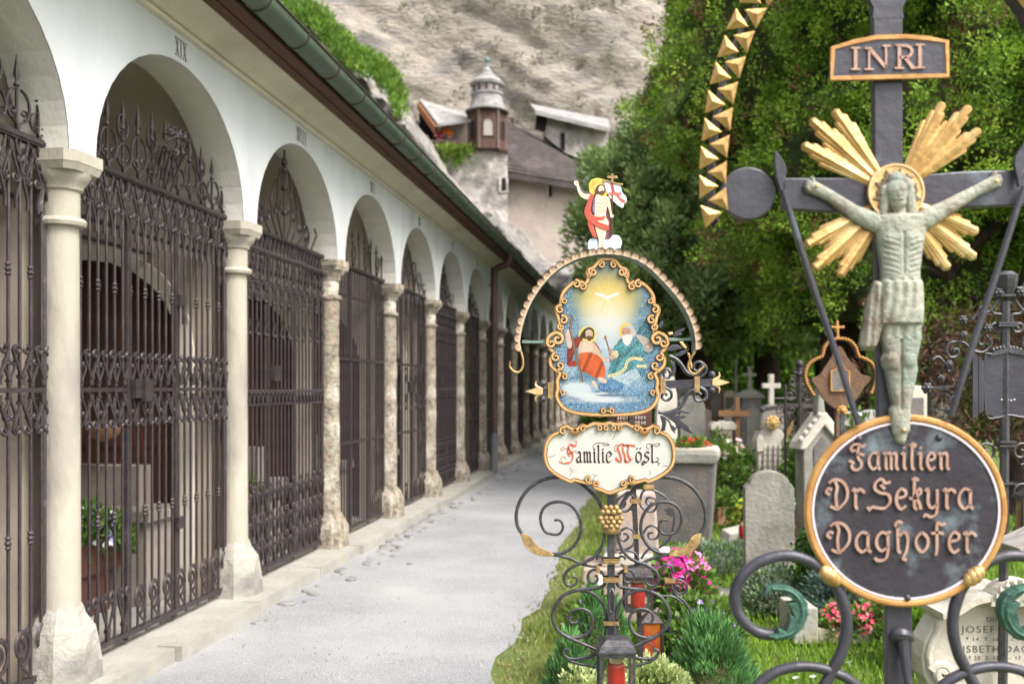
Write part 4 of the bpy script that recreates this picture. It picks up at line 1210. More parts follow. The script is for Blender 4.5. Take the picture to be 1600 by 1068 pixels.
cv.poly([(640, 730), (780, 680), (900, 640), (980, 700), (930, 720), (800, 820), (770, 800)], (.62, .76, .82))
cv.poly([(900, 620), (985, 620), (985, 700), (960, 725), (920, 690)], (.05, .26, .34))
cv.line([(610, 715), (700, 690), (770, 640), (800, 560), (860, 530), (945, 545)], 32, (.88, .78, .46)); cv.line([(905, 612), (985, 616)], 30, (.88, .78, .46))
for i in range(12):
    t = smoothpts([(610, 715), (700, 690), (770, 640), (800, 560), (860, 530), (945, 545)], 3)[min(i + 1, 15)]
    cv.ell(t[0], t[1], 5, 6, (.15, .10, .05))
cv.poly([(740, 250), (760, 205), (830, 195), (880, 240), (880, 290), (840, 310), (780, 320), (745, 290)], (.66, .64, .62)); cv.poly([(735, 240), (760, 215), (820, 225), (835, 270), (820, 310), (750, 300)], (.66, .38, .27))
cv.poly([(745, 300), (790, 285), (850, 290), (840, 350), (800, 400), (755, 370)], (.85, .84, .82)); cv.ell(760, 262, 8, 5, (.08, .05, .05)); cv.ell(800, 258, 8, 5, (.08, .05, .05)); cv.line([(745, 300), (785, 295)], 8, (.75, .73, .7))
cv.line([(565, 305), (600, 420), (620, 520), (618, 570)], 15, (.28, .15, .09)); cv.ell(568, 318, 14, 22, (.40, .24, .10)); cv.ell(605, 430, 14, 14, (.42, .26, .12))
cv.poly([(640, 470), (690, 450), (705, 500), (680, 530), (650, 510)], (.80, .72, .48)); cv.ell(640, 520, 32, 26, (.70, .46, .34)); cv.ell(625, 460, 18, 26, (.60, .36, .26))
# young man with the beam
cv.ell(385, 290, 92, 88, (.95, .78, .20), 1, .12)
cv.poly([(250, 320), (320, 310), (330, 380), (260, 440), (220, 560), (170, 600), (175, 420), (200, 380)], (.30, .045, .03), 1, True, (.5, .12, 0, .35))
cv.poly([(440, 355), (490, 400), (530, 490), (500, 500), (440, 420)], (.35, .055, .04))
cv.poly([(320, 350), (400, 365), (450, 370), (500, 440), (550, 520), (610, 550), (560, 570), (470, 510), (430, 470), (300, 480), (290, 430)], (.78, .58, .42))
cv.poly([(350, 360), (420, 370), (440, 420), (420, 460), (320, 460)], (.84, .68, .52))
cv.poly([(160, 270), (190, 235), (225, 250), (225, 330), (215, 420), (175, 410)], (.80, .62, .50)); cv.ell(190, 262, 26, 30, (.84, .66, .52))
cv.poly([(300, 490), (400, 470), (500, 510), (560, 600), (565, 700), (545, 760), (470, 740), (380, 690), (310, 640)], (.62, .13, .035), 1, True, (.25, .085, 1, .4))
cv.poly([(175, 600), (215, 560), (260, 560), (270, 610), (200, 620)], (.42, .06, .035))
cv.poly([(300, 320), (340, 240), (400, 210), (450, 240), (450, 310), (425, 340), (400, 345), (360, 330)], (.10, .045, .025))
cv.poly([(365, 250), (410, 235), (438, 265), (430, 320), (400, 345), (372, 320)], (.80, .60, .45)); cv.poly([(372, 305), (400, 300), (430, 305), (420, 345), (390, 350)], (.16, .07, .04)); cv.ell(393, 275, 8, 4, (.05, .03, .03)); cv.ell(424, 273, 7, 4, (.05, .03, .03)); cv.line([(392, 318), (414, 316)], 5, (.6, .2, .15))
cv.poly([(425, 770), (450, 760), (480, 800), (490, 845), (450, 820)], (.82, .66, .52)); cv.poly([(490, 735), (540, 730), (585, 770), (570, 790), (520, 780)], (.84, .68, .54))
cv.poly([(210, 80), (238, 95), (215, 230), (345, 775), (318, 785), (190, 235)], (.20, .12, .085), 1, False); cv.line([(222, 100), (205, 230), (325, 775)], 9, (.46, .33, .24), .8, False)
cv.T = lambda a, b: (a, b)
# stippled brushwork
st = RG.random(cv.X.shape)
edge_ = np.clip(((np.abs(X - 583) / 340) ** 2 + ((Y - 620) / 420) ** 2), 0, 1)
blue = (cv.C[..., 2] > cv.C[..., 0] * 1.25).astype(float)
k1 = ((st < .10 + .32 * edge_) * blue)[..., None]; cv.C = cv.C * (1 - k1 * .8) + np.array((.025, .09, .22)) * k1 * .8
k2 = ((st > .86 - .14 * edge_) * blue)[..., None]; cv.C = cv.C * (1 - k2 * .7) + np.array((.62, .75, .84)) * k2 * .7
cv.C = cv.C ** 1.12 * .54 + .008
def painted(cvs, name, P_, T_, outline, yoff, parent):
    ny, nx = cvs.ny, cvs.nx
    m = cvs.mask(outline)
    x0, y0, x1, y1 = cvs.b
    ex = x0 + np.arange(nx + 1) * (x1 - x0) / nx; ey = y0 + np.arange(ny + 1) * (y1 - y0) / ny
    EX, EY = np.meshgrid(ex, ey)
    a, b = P_(*T_(EX, EY))
    V = np.stack([a, np.full(a.shape, yoff), b], -1).reshape(-1, 3)
    i = np.arange(ny)[:, None] * (nx + 1) + np.arange(nx)[None]
    Q = np.stack([i + nx + 1, i + nx + 2, i + 1, i], -1)[m]
    cols = cvs.C[m]
    return npmesh(name, V, Q, M['paint'], parent, cols=cols)
IN = [(CX + (x - CX) * .985, 600 + (y - 600) * .99) for x, y in OUT]
painted(cv, 'painted_picture', mp_, c2, IN, -.0155, mc)
MB().prism(mp_.m(OUT, c2)[::-1], -.0145, -.006).build('panel', M['iron'], mc)
fr = [(CX + (x - CX) * .965, 600 + (y - 600) * .975) for x, y in OUT]
k = mp_.k
def pt_frame(name, pts, w_, parent, y0=-.021):
    o = MB().ribbon(mp_.m(pts, lambda a, b: (a, b)), w_ * k, y0, -.012, closed=True).build(name, M['goldpaint'], parent)
    MB().ribbon(mp_.m(pts, lambda a, b: (a, b)), w_ * k * 1.28, y0 + .003, -.010, closed=True).build('frame_outline', M['brownink'], o)
    MB().ribbon(mp_.m(pts, lambda a, b: (a, b)), w_ * k * .34, y0 - .0012, -.012, closed=True).build('frame_highlight', M['goldlight'], o)
    return o
pf = pt_frame('picture_frame', [c2(*q) for q in fr], 5.2, mc)
def curls(lst, f, sc, parent, r_=1.0, cxm=None):
    for cx, cy, r, a0, dr in lst:
        for mirr in ((False, True) if cxm is not None else (False,)):
            x = 2 * cxm - cx if mirr else cx
            aa = PI - a0 if mirr else a0; dd = -dr if mirr else dr
            sp = [(x + rr_ * math.cos(t_), cy - rr_ * math.sin(t_)) for rr_, t_ in [(r * (1 - .8 * q_ / 16), aa + dd * 2 * PI * 1.15 * q_ / 16) for q_ in range(17)]]
            P_ = mp_.m([f(*q) for q in sp], lambda a, b: (a, b))
            wd = [r / sc * k * .62 * (1 - .4 * i / 16) for i in range(17)]
            d = MB().ribbon(P_, [q * 1.35 for q in wd], -.0225, -.012); n1 = len(d.f)
            d.ribbon(P_, wd, -.0245, -.012); n2 = len(d.f)
            d.ribbon(P_, [q * .4 for q in wd], -.0255, -.012)
            o = d.build('curl', M['brownink'], parent)
            o.data.materials.append(M['goldpaint']); o.data.materials.append(M['goldlight'])
            for i_, pl in enumerate(o.data.polygons): pl.material_index = 0 if i_ < n1 else (1 if i_ < n2 else 2)
curls([(547, 165, 20, 1.6, -1), (500, 205, 25, 2.6, 1), (480, 225, 18, 0, 1), (442, 290, 22, 1.5, -1), (405, 275, 24, 1.8, -1), (340, 372, 18, 1.8, 1), (312, 420, 25, 1.2, 1), (330, 480, 26, 2, -1), (318, 520, 20, 2.5, 1), (298, 590, 34, 1.5, -1), (262, 612, 26, 2.6, 1),
       (288, 692, 26, 1.8, 1), (310, 740, 24, 4.2, 1), (335, 803, 20, 2.0, -1), (322, 893, 17, 4.5, 1), (562, 1000, 18, 1, 1), (583, 1000, 8, 0, 1)], c2, 3.683, pf, cxm=CX)
# the green canopy strip with its scalloped edge
AL = [(82, 660), (74, 600), (85, 525), (108, 445), (150, 355), (215, 262), (300, 182), (400, 128), (500, 103), (590, 97)]
AL2 = [(1092, 650), (1090, 585), (1075, 515), (1040, 430), (985, 345), (905, 255), (810, 165), (705, 115)]
arcp = smoothpts(AL + AL2[::-1], 6)
arcm = mp_.m([c2(*q) for q in arcp], lambda a, b: (a, b))
cn = MB()
n = len(arcm)
for sgn, (ya, yb) in ((0, (-.035, .045)),):
    inn = [(x * .985, z - .004 * 1) for x, z in arcm]
    cn.add([(x, ya, z) for x, z in arcm] + [(x, yb, z) for x, z in arcm] + [(x * .982, ya, z - .006) for x, z in arcm] + [(x * .982, yb, z - .006) for x, z in arcm],
           [(i, i + 1, n + i + 1, n + i) for i in range(n - 1)] + [(2 * n + i, 3 * n + i, 3 * n + i + 1, 2 * n + i + 1) for i in range(n - 1)] + [(i, 2 * n + i, 2 * n + i + 1, i + 1) for i in range(n - 1)])
canopy = cn.build('canopy_strip', M['teal'], mc)
acc = 0; sc_p = []; last = arcm[0]
tot = sum(math.dist(arcm[i], arcm[i + 1]) for i in range(n - 1)); NS = 34; nxt = tot / NS / 2
run = 0
for i in range(n - 1):
    d = math.dist(arcm[i], arcm[i + 1])
    while run + d >= nxt and len(sc_p) < NS:
        t = (nxt - run) / d
        p = (arcm[i][0] + t * (arcm[i + 1][0] - arcm[i][0]), arcm[i][1] + t * (arcm[i + 1][1] - arcm[i][1]))
        tg = math.atan2(arcm[i + 1][1] - arcm[i][1], arcm[i + 1][0] - arcm[i][0])
        sc_p.append((p, tg)); nxt += tot / NS
    run += d
rs = tot / NS * .50
sm = MB()
ring_ = [(rs * math.cos(PI * i / 10), rs * math.sin(PI * i / 10)) for i in range(11)]
sm.prism([(-rs, -.006)] + ring_[::-1] + [(rs, -.006)], -.002, .002)
sm.ribbon(ring_, .0035, -.005, .0)
smr = MB().ribbon([(a_ * 1.03, b_ * 1.03) for a_, b_ in ring_], .0022, -.0058, .0).ribbon([(0, 0), (0, rs * .9)], .001, -.0028, 0).mesh('scallop_rim', M['brownink'])
smm = sm.mesh('scallop', pm('scallop_copper', (.50, .36, .20), (.62, .44, .36), (.70, .52, .24), 60, 40, .45, .4, bump=.7, bscale=150, bdist=.003))
for (p, tg) in sc_p: so_ = place('scallop', smm, canopy, (p[0], -.036, p[1]), (0, -tg, 0)); place('scallop_rim', smr, so_)
for a, b in (((95, 601), (240, 600)), ((935, 588), (1078, 586))):
    p, q = mp_(*c2(*a)), mp_(*c2(*b))
    MB().tube([(p[0], -.0, p[1]), ((p[0] + q[0]) / 2, -.0, (p[1] + q[1]) / 2 - .002), (q[0], 0, q[1])], [.008, .0055, .008], 4).build('side_strut', M['teal'], mc)
hk = MB()
for h_ in ([(85, 655), (98, 700), (98, 748), (75, 778), (45, 772), (24, 745), (26, 715)], [(1085, 655), (1060, 700), (1044, 745), (1062, 782), (1092, 786), (1118, 760), (1140, 745)]):
    P_ = mp_.m([c2(*q) for q in smoothpts(h_, 5)], lambda a, b: (a, b))
    hk.tube(xz(P_, -.02), [.0045] * (len(P_) - 6) + [.0035] * 6, 6)
hk.build('canopy_hook', M['scal'] if 'scal' in M else M['goldold'], mc, True)

# ---- nameplate
NPL = [(775, 120), (715, 134), (650, 131), (598, 128), (548, 150), (520, 162), (470, 146), (438, 168), (402, 192), (340, 182), (292, 155), (240, 168), (214, 222), (132, 265), (76, 350), (56, 450), (60, 540), (92, 620), (150, 680), (220, 728), (300, 768), (350, 785), (376, 766),
       (460, 788), (530, 800), (584, 802), (608, 850), (680, 878), (775, 912)]
NO = smoothpts(NPL + mir(NPL[1:-1][::-1], 775), 3, True)
PLATE = MB().prism(mp_.m([c5(*q) for q in NO], lambda a, b: (a, b)), -.024, -.012).build('name_plate', M['plate'], mc)
np_ = PLATE
inner = [(775 + (x - 775) * .965, 500 + (y - 500) * .95) for x, y in NO]
frn = pt_frame('plate_frame', [c5(*q) for q in inner], 5.0, mc, -.031)
lt = MB().ribbon(mp_.m([c5(775 + (x - 775) * .925, 500 + (y - 500) * .90) for x, y in NO], lambda a, b: (a, b)), .0035, -.0246, -.02, closed=True).build('pale_blue_edge', pm('pale_blue', (.50, .60, .56), None, rough=.6), frn)
def curls2(lst, f, sc, parent, cxm):
    n0 = len(bpy.data.objects)
    curls(lst, f, sc, parent, cxm=cxm)
    for o in list(parent.children):
        if o.name.startswith('curl'):
            if o.get('moved') is None: o.location.y = -.010
curls2([(740, 195, 33, 1, 1), (660, 195, 33, 2.2, -1), (490, 200, 36, 1, 1), (275, 225, 44, 1, 1), (545, 750, 36, 1, 1), (632, 785, 34, 2.2, 1)], c5, 6.957, frn, 775)
ac = MB()
for cx in (400, 1150):
    for i in range(7):
        a = -PI / 2 + (i - 3) * .33
        P_ = mp_.m([c5(cx + r_ * math.cos(a) * (1 + .3 * abs(i - 3) / 3), 205 - r_ * math.sin(a) * 1.0) for r_ in (0, 40, 82 - 8 * abs(i - 3))], lambda a_, b_: (a_, b_))
        ac.ribbon(P_, [.0045, .0032, .001], -.036, -.022)
ac.build('acanthus_fan', M['goldpaint'], frn)
ck = MB()
for c_ in ([(850, 225), (825, 280), (805, 320)], [(100, 508), (160, 500), (185, 480)], [(345, 715), (365, 660), (350, 620)], [(365, 660), (395, 640)], [(595, 745), (620, 710), (590, 680)], [(620, 710), (650, 700)], [(1200, 705), (1222, 670), (1200, 650)], [(1345, 600), (1405, 600)]):
    ck.ribbon(mp_.m([c5(*q) for q in c_], lambda a, b: (a, b)), [.0012] * len(c_), -.0246, -.02)
ck.build('painted_crack', M['brownink'], np_)

# blackletter strokes, units: x-height 1, baseline 0, z up
def minim(x, top=1.0, bot=0.0):
    return [(x - .10, top - .14), (x + .04, top), (x + .05, top - .2), (x + .05, bot + .2), (x + .05, bot + .10), (x + .18, bot - .03)]
TX = {
 'a': ([[(.05, .80), (.22, 1.0), (.40, .82), (.40, .2), (.54, -.02)], [(.38, .55), (.10, .42), (.06, .18), (.22, -.02), (.40, .18)]], .60),
 'm': ([minim(.08), [(.15, .80), (.32, 1.0)] + minim(.36)[2:], [(.43, .80), (.60, 1.0)] + minim(.64)[2:]], .92),
 'i': ([minim(.08), [(.08, 1.28), (.16, 1.20)]], .34),
 'l': ([[(-.05, 1.5), (.10, 1.6), (.13, 1.4), (.13, .15), (.27, -.03)]], .36),
 'e': ([[(.30, .52), (.55, .72), (.35, 1.0), (.12, .80), (.10, .22), (.28, -.03), (.52, .16)]], .60),
 'ö': ([[(.30, 1.02), (.10, .78), (.10, .2), (.32, -.04)], [(.28, 1.0), (.52, .78), (.52, .24), (.30, -.04)], [(.12, 1.36), (.20, 1.28)], [(.42, 1.36), (.50, 1.28)]], .68),
 's': ([[(.52, .86), (.34, 1.0), (.14, .80), (.22, .58), (.46, .40), (.46, .16), (.22, -.03), (.0, .10), (-.12, -.1), (.05, -.24)]], .62),
 'n': ([minim(.08), [(.15, .80), (.34, 1.0)] + minim(.38)[2:]], .68),
}
def write(lines_, f, P_, w_, ang, mn, y0, y1, mb):
    for st_ in lines_:
        pts = [P_(*f(*q)) for q in (smoothpts(st_, 4) if len(st_) > 2 else st_)]
        mb.ribbon(pts, w_, y0, y1, ang, mn)
def setline(txt, G, x0, x1, base, xh, f, P_, w_, ang, mn, y0, y1, mb, gap=.12):
    tot = sum(G[c_][1] + gap for c_ in txt) - gap
    sx = (x1 - x0) / tot; x = x0
    for c_ in txt:
        write(G[c_][0], lambda a, b, x=x: f(x + a * sx, base - b * xh), P_, w_, ang, mn, y0, y1, mb)
        x += (G[c_][1] + gap) * sx
bl = MB(); A40 = math.radians(50)
setline('amilie', TX, 415, 800, 562, 112, c5, mp_, 3.1 * k, A40, .28, -.0252, -.022, bl, .06)
setline('ösl', TX, 1052, 1262, 562, 112, c5, mp_, 3.1 * k, A40, .28, -.0252, -.022, bl, .06)
thin = [[(625, 430), (600, 405), (610, 365), (680, 352), (760, 365), (770, 378), (735, 380), (700, 372)], [(1205, 420), (1175, 400), (1190, 362), (1250, 370), (1300, 360), (1318, 370), (1290, 390), (1250, 382)],
        [(1240, 560), (1300, 545), (1295, 515), (1280, 510)], [(1270, 560), (1305, 565), (1308, 585), (1290, 590)]]
for t_ in thin: bl.ribbon(mp_.m([c5(*q) for q in smoothpts(t_, 4)], lambda a, b: (a, b)), .0016, -.0252, -.022)
bl.build('black_lettering', M['brownink'], np_)
rd = MB()
for t_, w_ in (([(420, 372), (395, 392), (350, 370), (330, 400), (345, 440), (375, 480), (372, 530), (345, 565), (300, 570)], 3.6), ([(330, 470), (420, 438)], 2.2), ([(330, 400), (318, 450), (345, 500)], 2.2),
              ([(880, 372), (862, 410), (885, 470), (900, 520), (895, 560), (850, 530), (845, 510)], 3.4), ([(880, 375), (925, 372), (915, 420), (940, 500), (940, 560)], 3.4), ([(925, 378), (960, 380), (975, 395), (970, 470), (1000, 540), (965, 560), (940, 540)], 3.4),
              ([(960, 380), (1030, 382), (1045, 398)], 3.4), ([(1000, 540), (1030, 520)], 2.4)):
    rd.ribbon(mp_.m([c5(*q) for q in smoothpts(t_, 4)], lambda a, b: (a, b)), w_ * k, -.0254, -.022, A40, .35)
for t_ in ([(385, 385), (415, 360), (420, 335), (395, 340)], [(320, 425), (275, 400), (250, 415), (262, 435), (285, 425)], [(345, 560), (290, 580), (255, 545), (262, 505), (295, 505), (300, 535)], [(880, 385), (845, 375), (828, 400), (838, 435), (855, 430)], [(300, 572), (250, 570), (228, 545)]):
    rd.ribbon(mp_.m([c5(*q) for q in smoothpts(t_, 4)], lambda a, b: (a, b)), .0017, -.0252, -.022)
rd.build('red_lettering', M['redink'], np_)

# ---- ironwork of the cross
pxw = 5.3 * k
post = MB()
zt_, zb_ = mp_(955, 640)[1], 0
post.box(-.0125, .0125, -.008, .012, -.02, zt_)
po = post.build('post', M['iron_hi'], mc)
bo = po.modifiers.new('b', 'BEVEL'); bo.width = .003; bo.segments = 2
SW = []
L1 = [c3(*q) for q in [(622, 640), (590, 575), (540, 520), (480, 470), (410, 440), (330, 432), (240, 448), (155, 500), (95, 580), (70, 660), (75, 740), (108, 800), (160, 890), (230, 925), (300, 925), (370, 918), (440, 870), (482, 790), (478, 700), (432, 625), (365, 592), (290, 598), (238, 640), (224, 710), (250, 778), (300, 798), (345, 795), (368, 755), (352, 712), (312, 708)]]
L2 = [c3(*q) for q in [(300, 928), (400, 950), (465, 978), (520, 998), (580, 1005), (615, 990)]]
L3 = [c3(*q) for q in [(634, 790), (622, 860), (575, 935), (500, 978)]] + [c4(*q) for q in [(500, 118), (440, 150), (405, 198), (415, 245), (450, 258), (482, 238), (480, 206), (452, 204)]]
L4 = [c4(*q) for q in [(655, 190), (625, 165), (585, 160), (556, 190), (560, 225), (590, 243), (616, 225), (612, 200), (595, 198)]]
L5 = [c4(*q) for q in [(664, 240), (640, 266), (560, 280), (470, 290), (390, 330), (343, 400), (335, 470), (370, 540), (430, 578), (500, 582), (560, 550), (586, 490), (570, 432), (520, 404), (462, 415), (437, 450), (450, 490), (492, 488)]]
L6 = [c4(*q) for q in [(500, 288), (570, 300), (630, 350), (662, 420), (668, 500), (660, 570)]]
L7 = [c4(*q) for q in [(420, 575), (500, 610), (600, 652), (640, 672)]]
L8 = [c4(*q) for q in [(640, 655), (590, 690), (520, 712), (450, 716), (412, 698), (403, 668), (425, 655), (442, 668)]]
L9 = [c4(*q) for q in [(414, 700), (450, 730), (520, 752), (640, 772)]]
L10 = [c4(*q) for q in [(655, 105), (640, 75), (615, 82), (610, 98)]]
mx = 954.8
for L, r in ((L1, .0068), (L2, .006), (L3, .0062), (L4, .0052), (L5, .0065), (L6, .006), (L7, .006), (L8, .0055), (L9, .0055), (L10, .0045)):
    for mr in (False, True):
        P_ = smoothpts(L if not mr else mir(L, mx), 6)
        nn = len(P_)
        rad = [r * (1 - .35 * (i / nn) ** 2) * (1 + .05 * math.sin(i * 1.9)) for i in range(nn)]
        y = -.004 if L in (L3, L7) else .004
        MB().tube(xz(mp_.m(P_, lambda a, b: (a, b)), y), rad, 8).build('scroll', M['iron_hi'], mc, True)
for mr in (False, True):   # flattened gilded spoons
    sp = [c3(*q) for q in [(100, 795), (125, 795), (160, 812), (185, 850), (230, 885), (300, 918), (300, 936), (230, 935), (170, 915), (118, 865)]]
    sp = smoothpts(sp if not mr else mir(sp, mx), 4, True)
    o = MB().prism(mp_.m(sp, lambda a, b: (a, b)), -.010, .004).build('gilded_spoon', M['goldold'], mc)
    bv = o.modifiers.new('b', 'BEVEL'); bv.width = .004; bv.segments = 3
for (a, b, w_, h_) in ((697, 100, 98, 34), (699, 215, 98, 32), (705, 485, 92, 26)):
    x, z = mp_(*c4(703, b)); W_, H_ = w_ / 4 * k / 2, h_ / 4 * k / 2
    o = MB().box(-W_, W_, -.018, .018, z - H_, z + H_).box(-W_ * .92, W_ * .92, -.021, .021, z - H_ * .5, z - H_ * .1).box(-W_ * 1.03, W_ * 1.03, -.020, .020, z + H_ * .65, z + H_).box(-W_ * 1.03, W_ * 1.03, -.020, .020, z - H_, z - H_ * .65).build('collar', M['goldold'], mc)
for s_ in (-1, 1):
    x, z = mp_(*c4(703 + s_ * 86, 152))
    MB().box(x - .006, x + .006, -.014, .014, z - .011, z + .011).build('collar', M['goldold'], mc)
gp = MB(); rr = random.Random(4)
for row, (yy_, n_) in enumerate(((622, 3), (650, 4), (690, 5), (715, 4), (742, 3))):
    for i in range(n_):
        x, z = mp_(*c3(672 + (i - (n_ - 1) / 2) * 34 + rr.uniform(-3, 3), yy_))
        gp.ball((x, -.018 - .006 * (1 - abs(i - (n_ - 1) / 2) / 2.5), z), .0105, 10)
grp = gp.build('grape_cluster', M['goldold'], mc, True)
x, z = mp_(*c3(672, 765))
MB().lathe([(.026, z - .014), (.031, z - .004), (.030, z + .010), (.024, z + .018)], 14).build('cup', M['goldold'], grp, True)
x, z = mp_(*c4(707, 355))
MB().tube(smoothpts([(0, -.012, z + .085 * .55), (-.008, -.02, z + .03), (-.008, -.022, z - .02), (0, -.024, z - .035), (.008, -.022, z - .02), (.008, -.02, z + .03), (0, -.012, z + .047)], 4), .004, 6).tube([(0, -.012, z + .047), (0, .0, z + .05)], .004, 6).build('hanger', M['iron_hi'], mc, True)

# ---- flat painted figure on the canopy
fg = empty('figure', (0, 0, 0)); fg.parent = mc
fg['label'] = 'flat painted figure with a raised arm, halo, red cloak and white flag on clouds'
def flat(name, pts, col, y, th=.004, parent=fg, sm=True, mat=None):
    P_ = mp_.m([c1(*q) for q in (smoothpts(pts, 4, True) if sm else pts)], lambda a, b: (a, b))
    m_ = mat or pm(name + '_paint', col, tuple(c_ * .8 for c_ in col), None, 50, rough=.5)
    return MB().prism(P_, y, y + th).build(name, m_, parent)
flesh = pm('flesh_paint', (.80, .62, .45), (.74, .52, .36), None, 55, rough=.5)
flat('cloud', [(395, 880), (400, 840), (440, 815), (480, 825), (505, 850), (560, 840), (600, 800), (650, 785), (710, 790), (745, 850), (735, 900), (690, 940), (420, 940)], (.62, .74, .80), -.004)
flat('cloud_patch', [(600, 850), (650, 800), (705, 815), (725, 860), (700, 900), (620, 925)], (.78, .86, .90), -.0055)  # paler patch of paint on the cloud
MB().tube([(*(lambda q: (q[0], -.010, q[1]))(mp_(*c1(648, 160))),), (*(lambda q: (q[0], -.010, q[1]))(mp_(*c1(632, 800))),)], .0028, 6).build('staff', M['wood'], fg)
flat('cloak_back', [(440, 360), (610, 420), (640, 600), (640, 780), (610, 825), (560, 820), (470, 810), (400, 700), (385, 640), (360, 560), (380, 440)], (.20, .09, .11), -.006)
flat('halo', [(400, 280), (420, 220), (470, 195), (530, 200), (575, 240), (592, 300), (590, 360), (560, 385), (480, 370), (420, 355)], (.88, .62, .10), -.008)
hl = MB()
for i in range(26):
    a = 2 * PI * i / 26
    hl.ribbon(mp_.m([c1(500 + 45 * math.cos(a), 285 + 45 * math.sin(a)), c1(500 + 88 * math.cos(a), 285 + 82 * math.sin(a))], lambda a_, b_: (a_, b_)), .0014, -.0095, -.007)
hl.build('halo_ray', M['goldlight'], fg)
flat('arm', [(246, 232), (265, 222), (290, 232), (295, 265), (320, 320), (355, 352), (410, 360), (415, 400), (385, 415), (330, 395), (290, 345), (272, 280), (250, 262)], None, -.010, mat=flesh)
flat('sleeve', [(295, 250), (320, 290), (350, 332), (412, 340), (412, 358), (350, 354), (318, 320)], (.10, .10, .12), -.0112, sm=False)
flat('torso', [(480, 365), (520, 375), (590, 385), (610, 420), (585, 500), (575, 600), (600, 640), (590, 700), (470, 680), (455, 600), (455, 480), (465, 400)], None, -.011, mat=flesh)
flat('arm', [(580, 395), (605, 395), (622, 450), (635, 560), (655, 580), (650, 605), (622, 600), (615, 550), (590, 480)], None, -.0125, mat=flesh)
flat('leg', [(465, 680), (525, 690), (530, 780), (535, 850), (530, 930), (500, 935), (505, 850), (480, 760)], None, -.010, mat=flesh)
flat('leg', [(528, 690), (590, 700), (575, 780), (560, 850), (570, 910), (590, 930), (550, 935), (535, 850), (528, 770)], None, -.0105, mat=flesh)
red = pm('cloak_red', (.50, .10, .055), (.38, .06, .05), None, 45, rough=.5)
flat('cloak', [(435, 360), (450, 380), (435, 440), (420, 520), (440, 580), (520, 600), (560, 585), (560, 620), (480, 640), (600, 690), (605, 735), (560, 730), (470, 690), (400, 650), (362, 590), (352, 540), (385, 440), (410, 375)], None, -.0135, mat=red)
flat('cloak_fold', [(395, 640), (440, 670), (460, 740), (480, 810), (445, 805), (405, 730), (388, 670)], None, -.0125, mat=red)
flat('cloak_lining', [(455, 400), (465, 420), (460, 520), (465, 570), (450, 565), (435, 520), (445, 450)], (.22, .16, .24), -.0128)
flat('hair', [(470, 300), (490, 270), (530, 262), (560, 285), (568, 340), (550, 365), (520, 350), (490, 360), (450, 380), (465, 350)], (.10, .05, .035), -.012)
flat('face', [(500, 295), (525, 275), (552, 290), (558, 325), (545, 350), (520, 345), (500, 325)], None, -.0132, mat=flesh)
flat('beard', [(515, 335), (540, 325), (562, 332), (560, 360), (535, 368), (518, 352)], (.12, .06, .04), -.0140)
for ex in (520, 544): flat('eye', [(ex - 6, 305), (ex, 300), (ex + 6, 305), (ex, 309)], (.04, .04, .06), -.0142, .002, sm=False)
for zz in (450, 490, 530): MB().ribbon(mp_.m([c1(475, zz), c1(520, zz + 8), c1(570, zz)], lambda a, b: (a, b)), .0010, -.0122, -.010).build('torso_line', pm('line%d' % zz, (.55, .33, .22), None, rough=.6), fg)
flat('flag', [(560, 225), (640, 245), (725, 275), (745, 340), (790, 400), (790, 440), (765, 460), (755, 500), (720, 490), (650, 430), (595, 360)], (.78, .78, .76), -.0110)
flat('flag_cross', [(620, 245), (650, 253), (668, 330), (730, 400), (775, 430), (770, 455), (735, 440), (670, 365), (640, 345)], (.55, .10, .09), -.0122, sm=False)
flat('flag_cross_bar', [(605, 345), (655, 345), (735, 345), (745, 365), (670, 372), (600, 368)], (.58, .14, .12), -.0126, sm=False)
MB().ribbon(mp_.m([c1(545, 215), c1(735, 262)], lambda a, b: (a, b)), .0045, -.015, -.010).ball((mp_(*c1(738, 262))[0], -.012, mp_(*c1(738, 262))[1]), .0045, 8).build('flag_bar', M['goldold'], fg)
MB().ribbon(mp_.m([c1(642, 148), c1(640, 240)], lambda a, b: (a, b)), .0075, -.013, -.008).ribbon(mp_.m([c1(590, 185), c1(695, 185)], lambda a, b: (a, b)), .0075, -.0134, -.008).build('staff_cross', M['goldold'], fg)

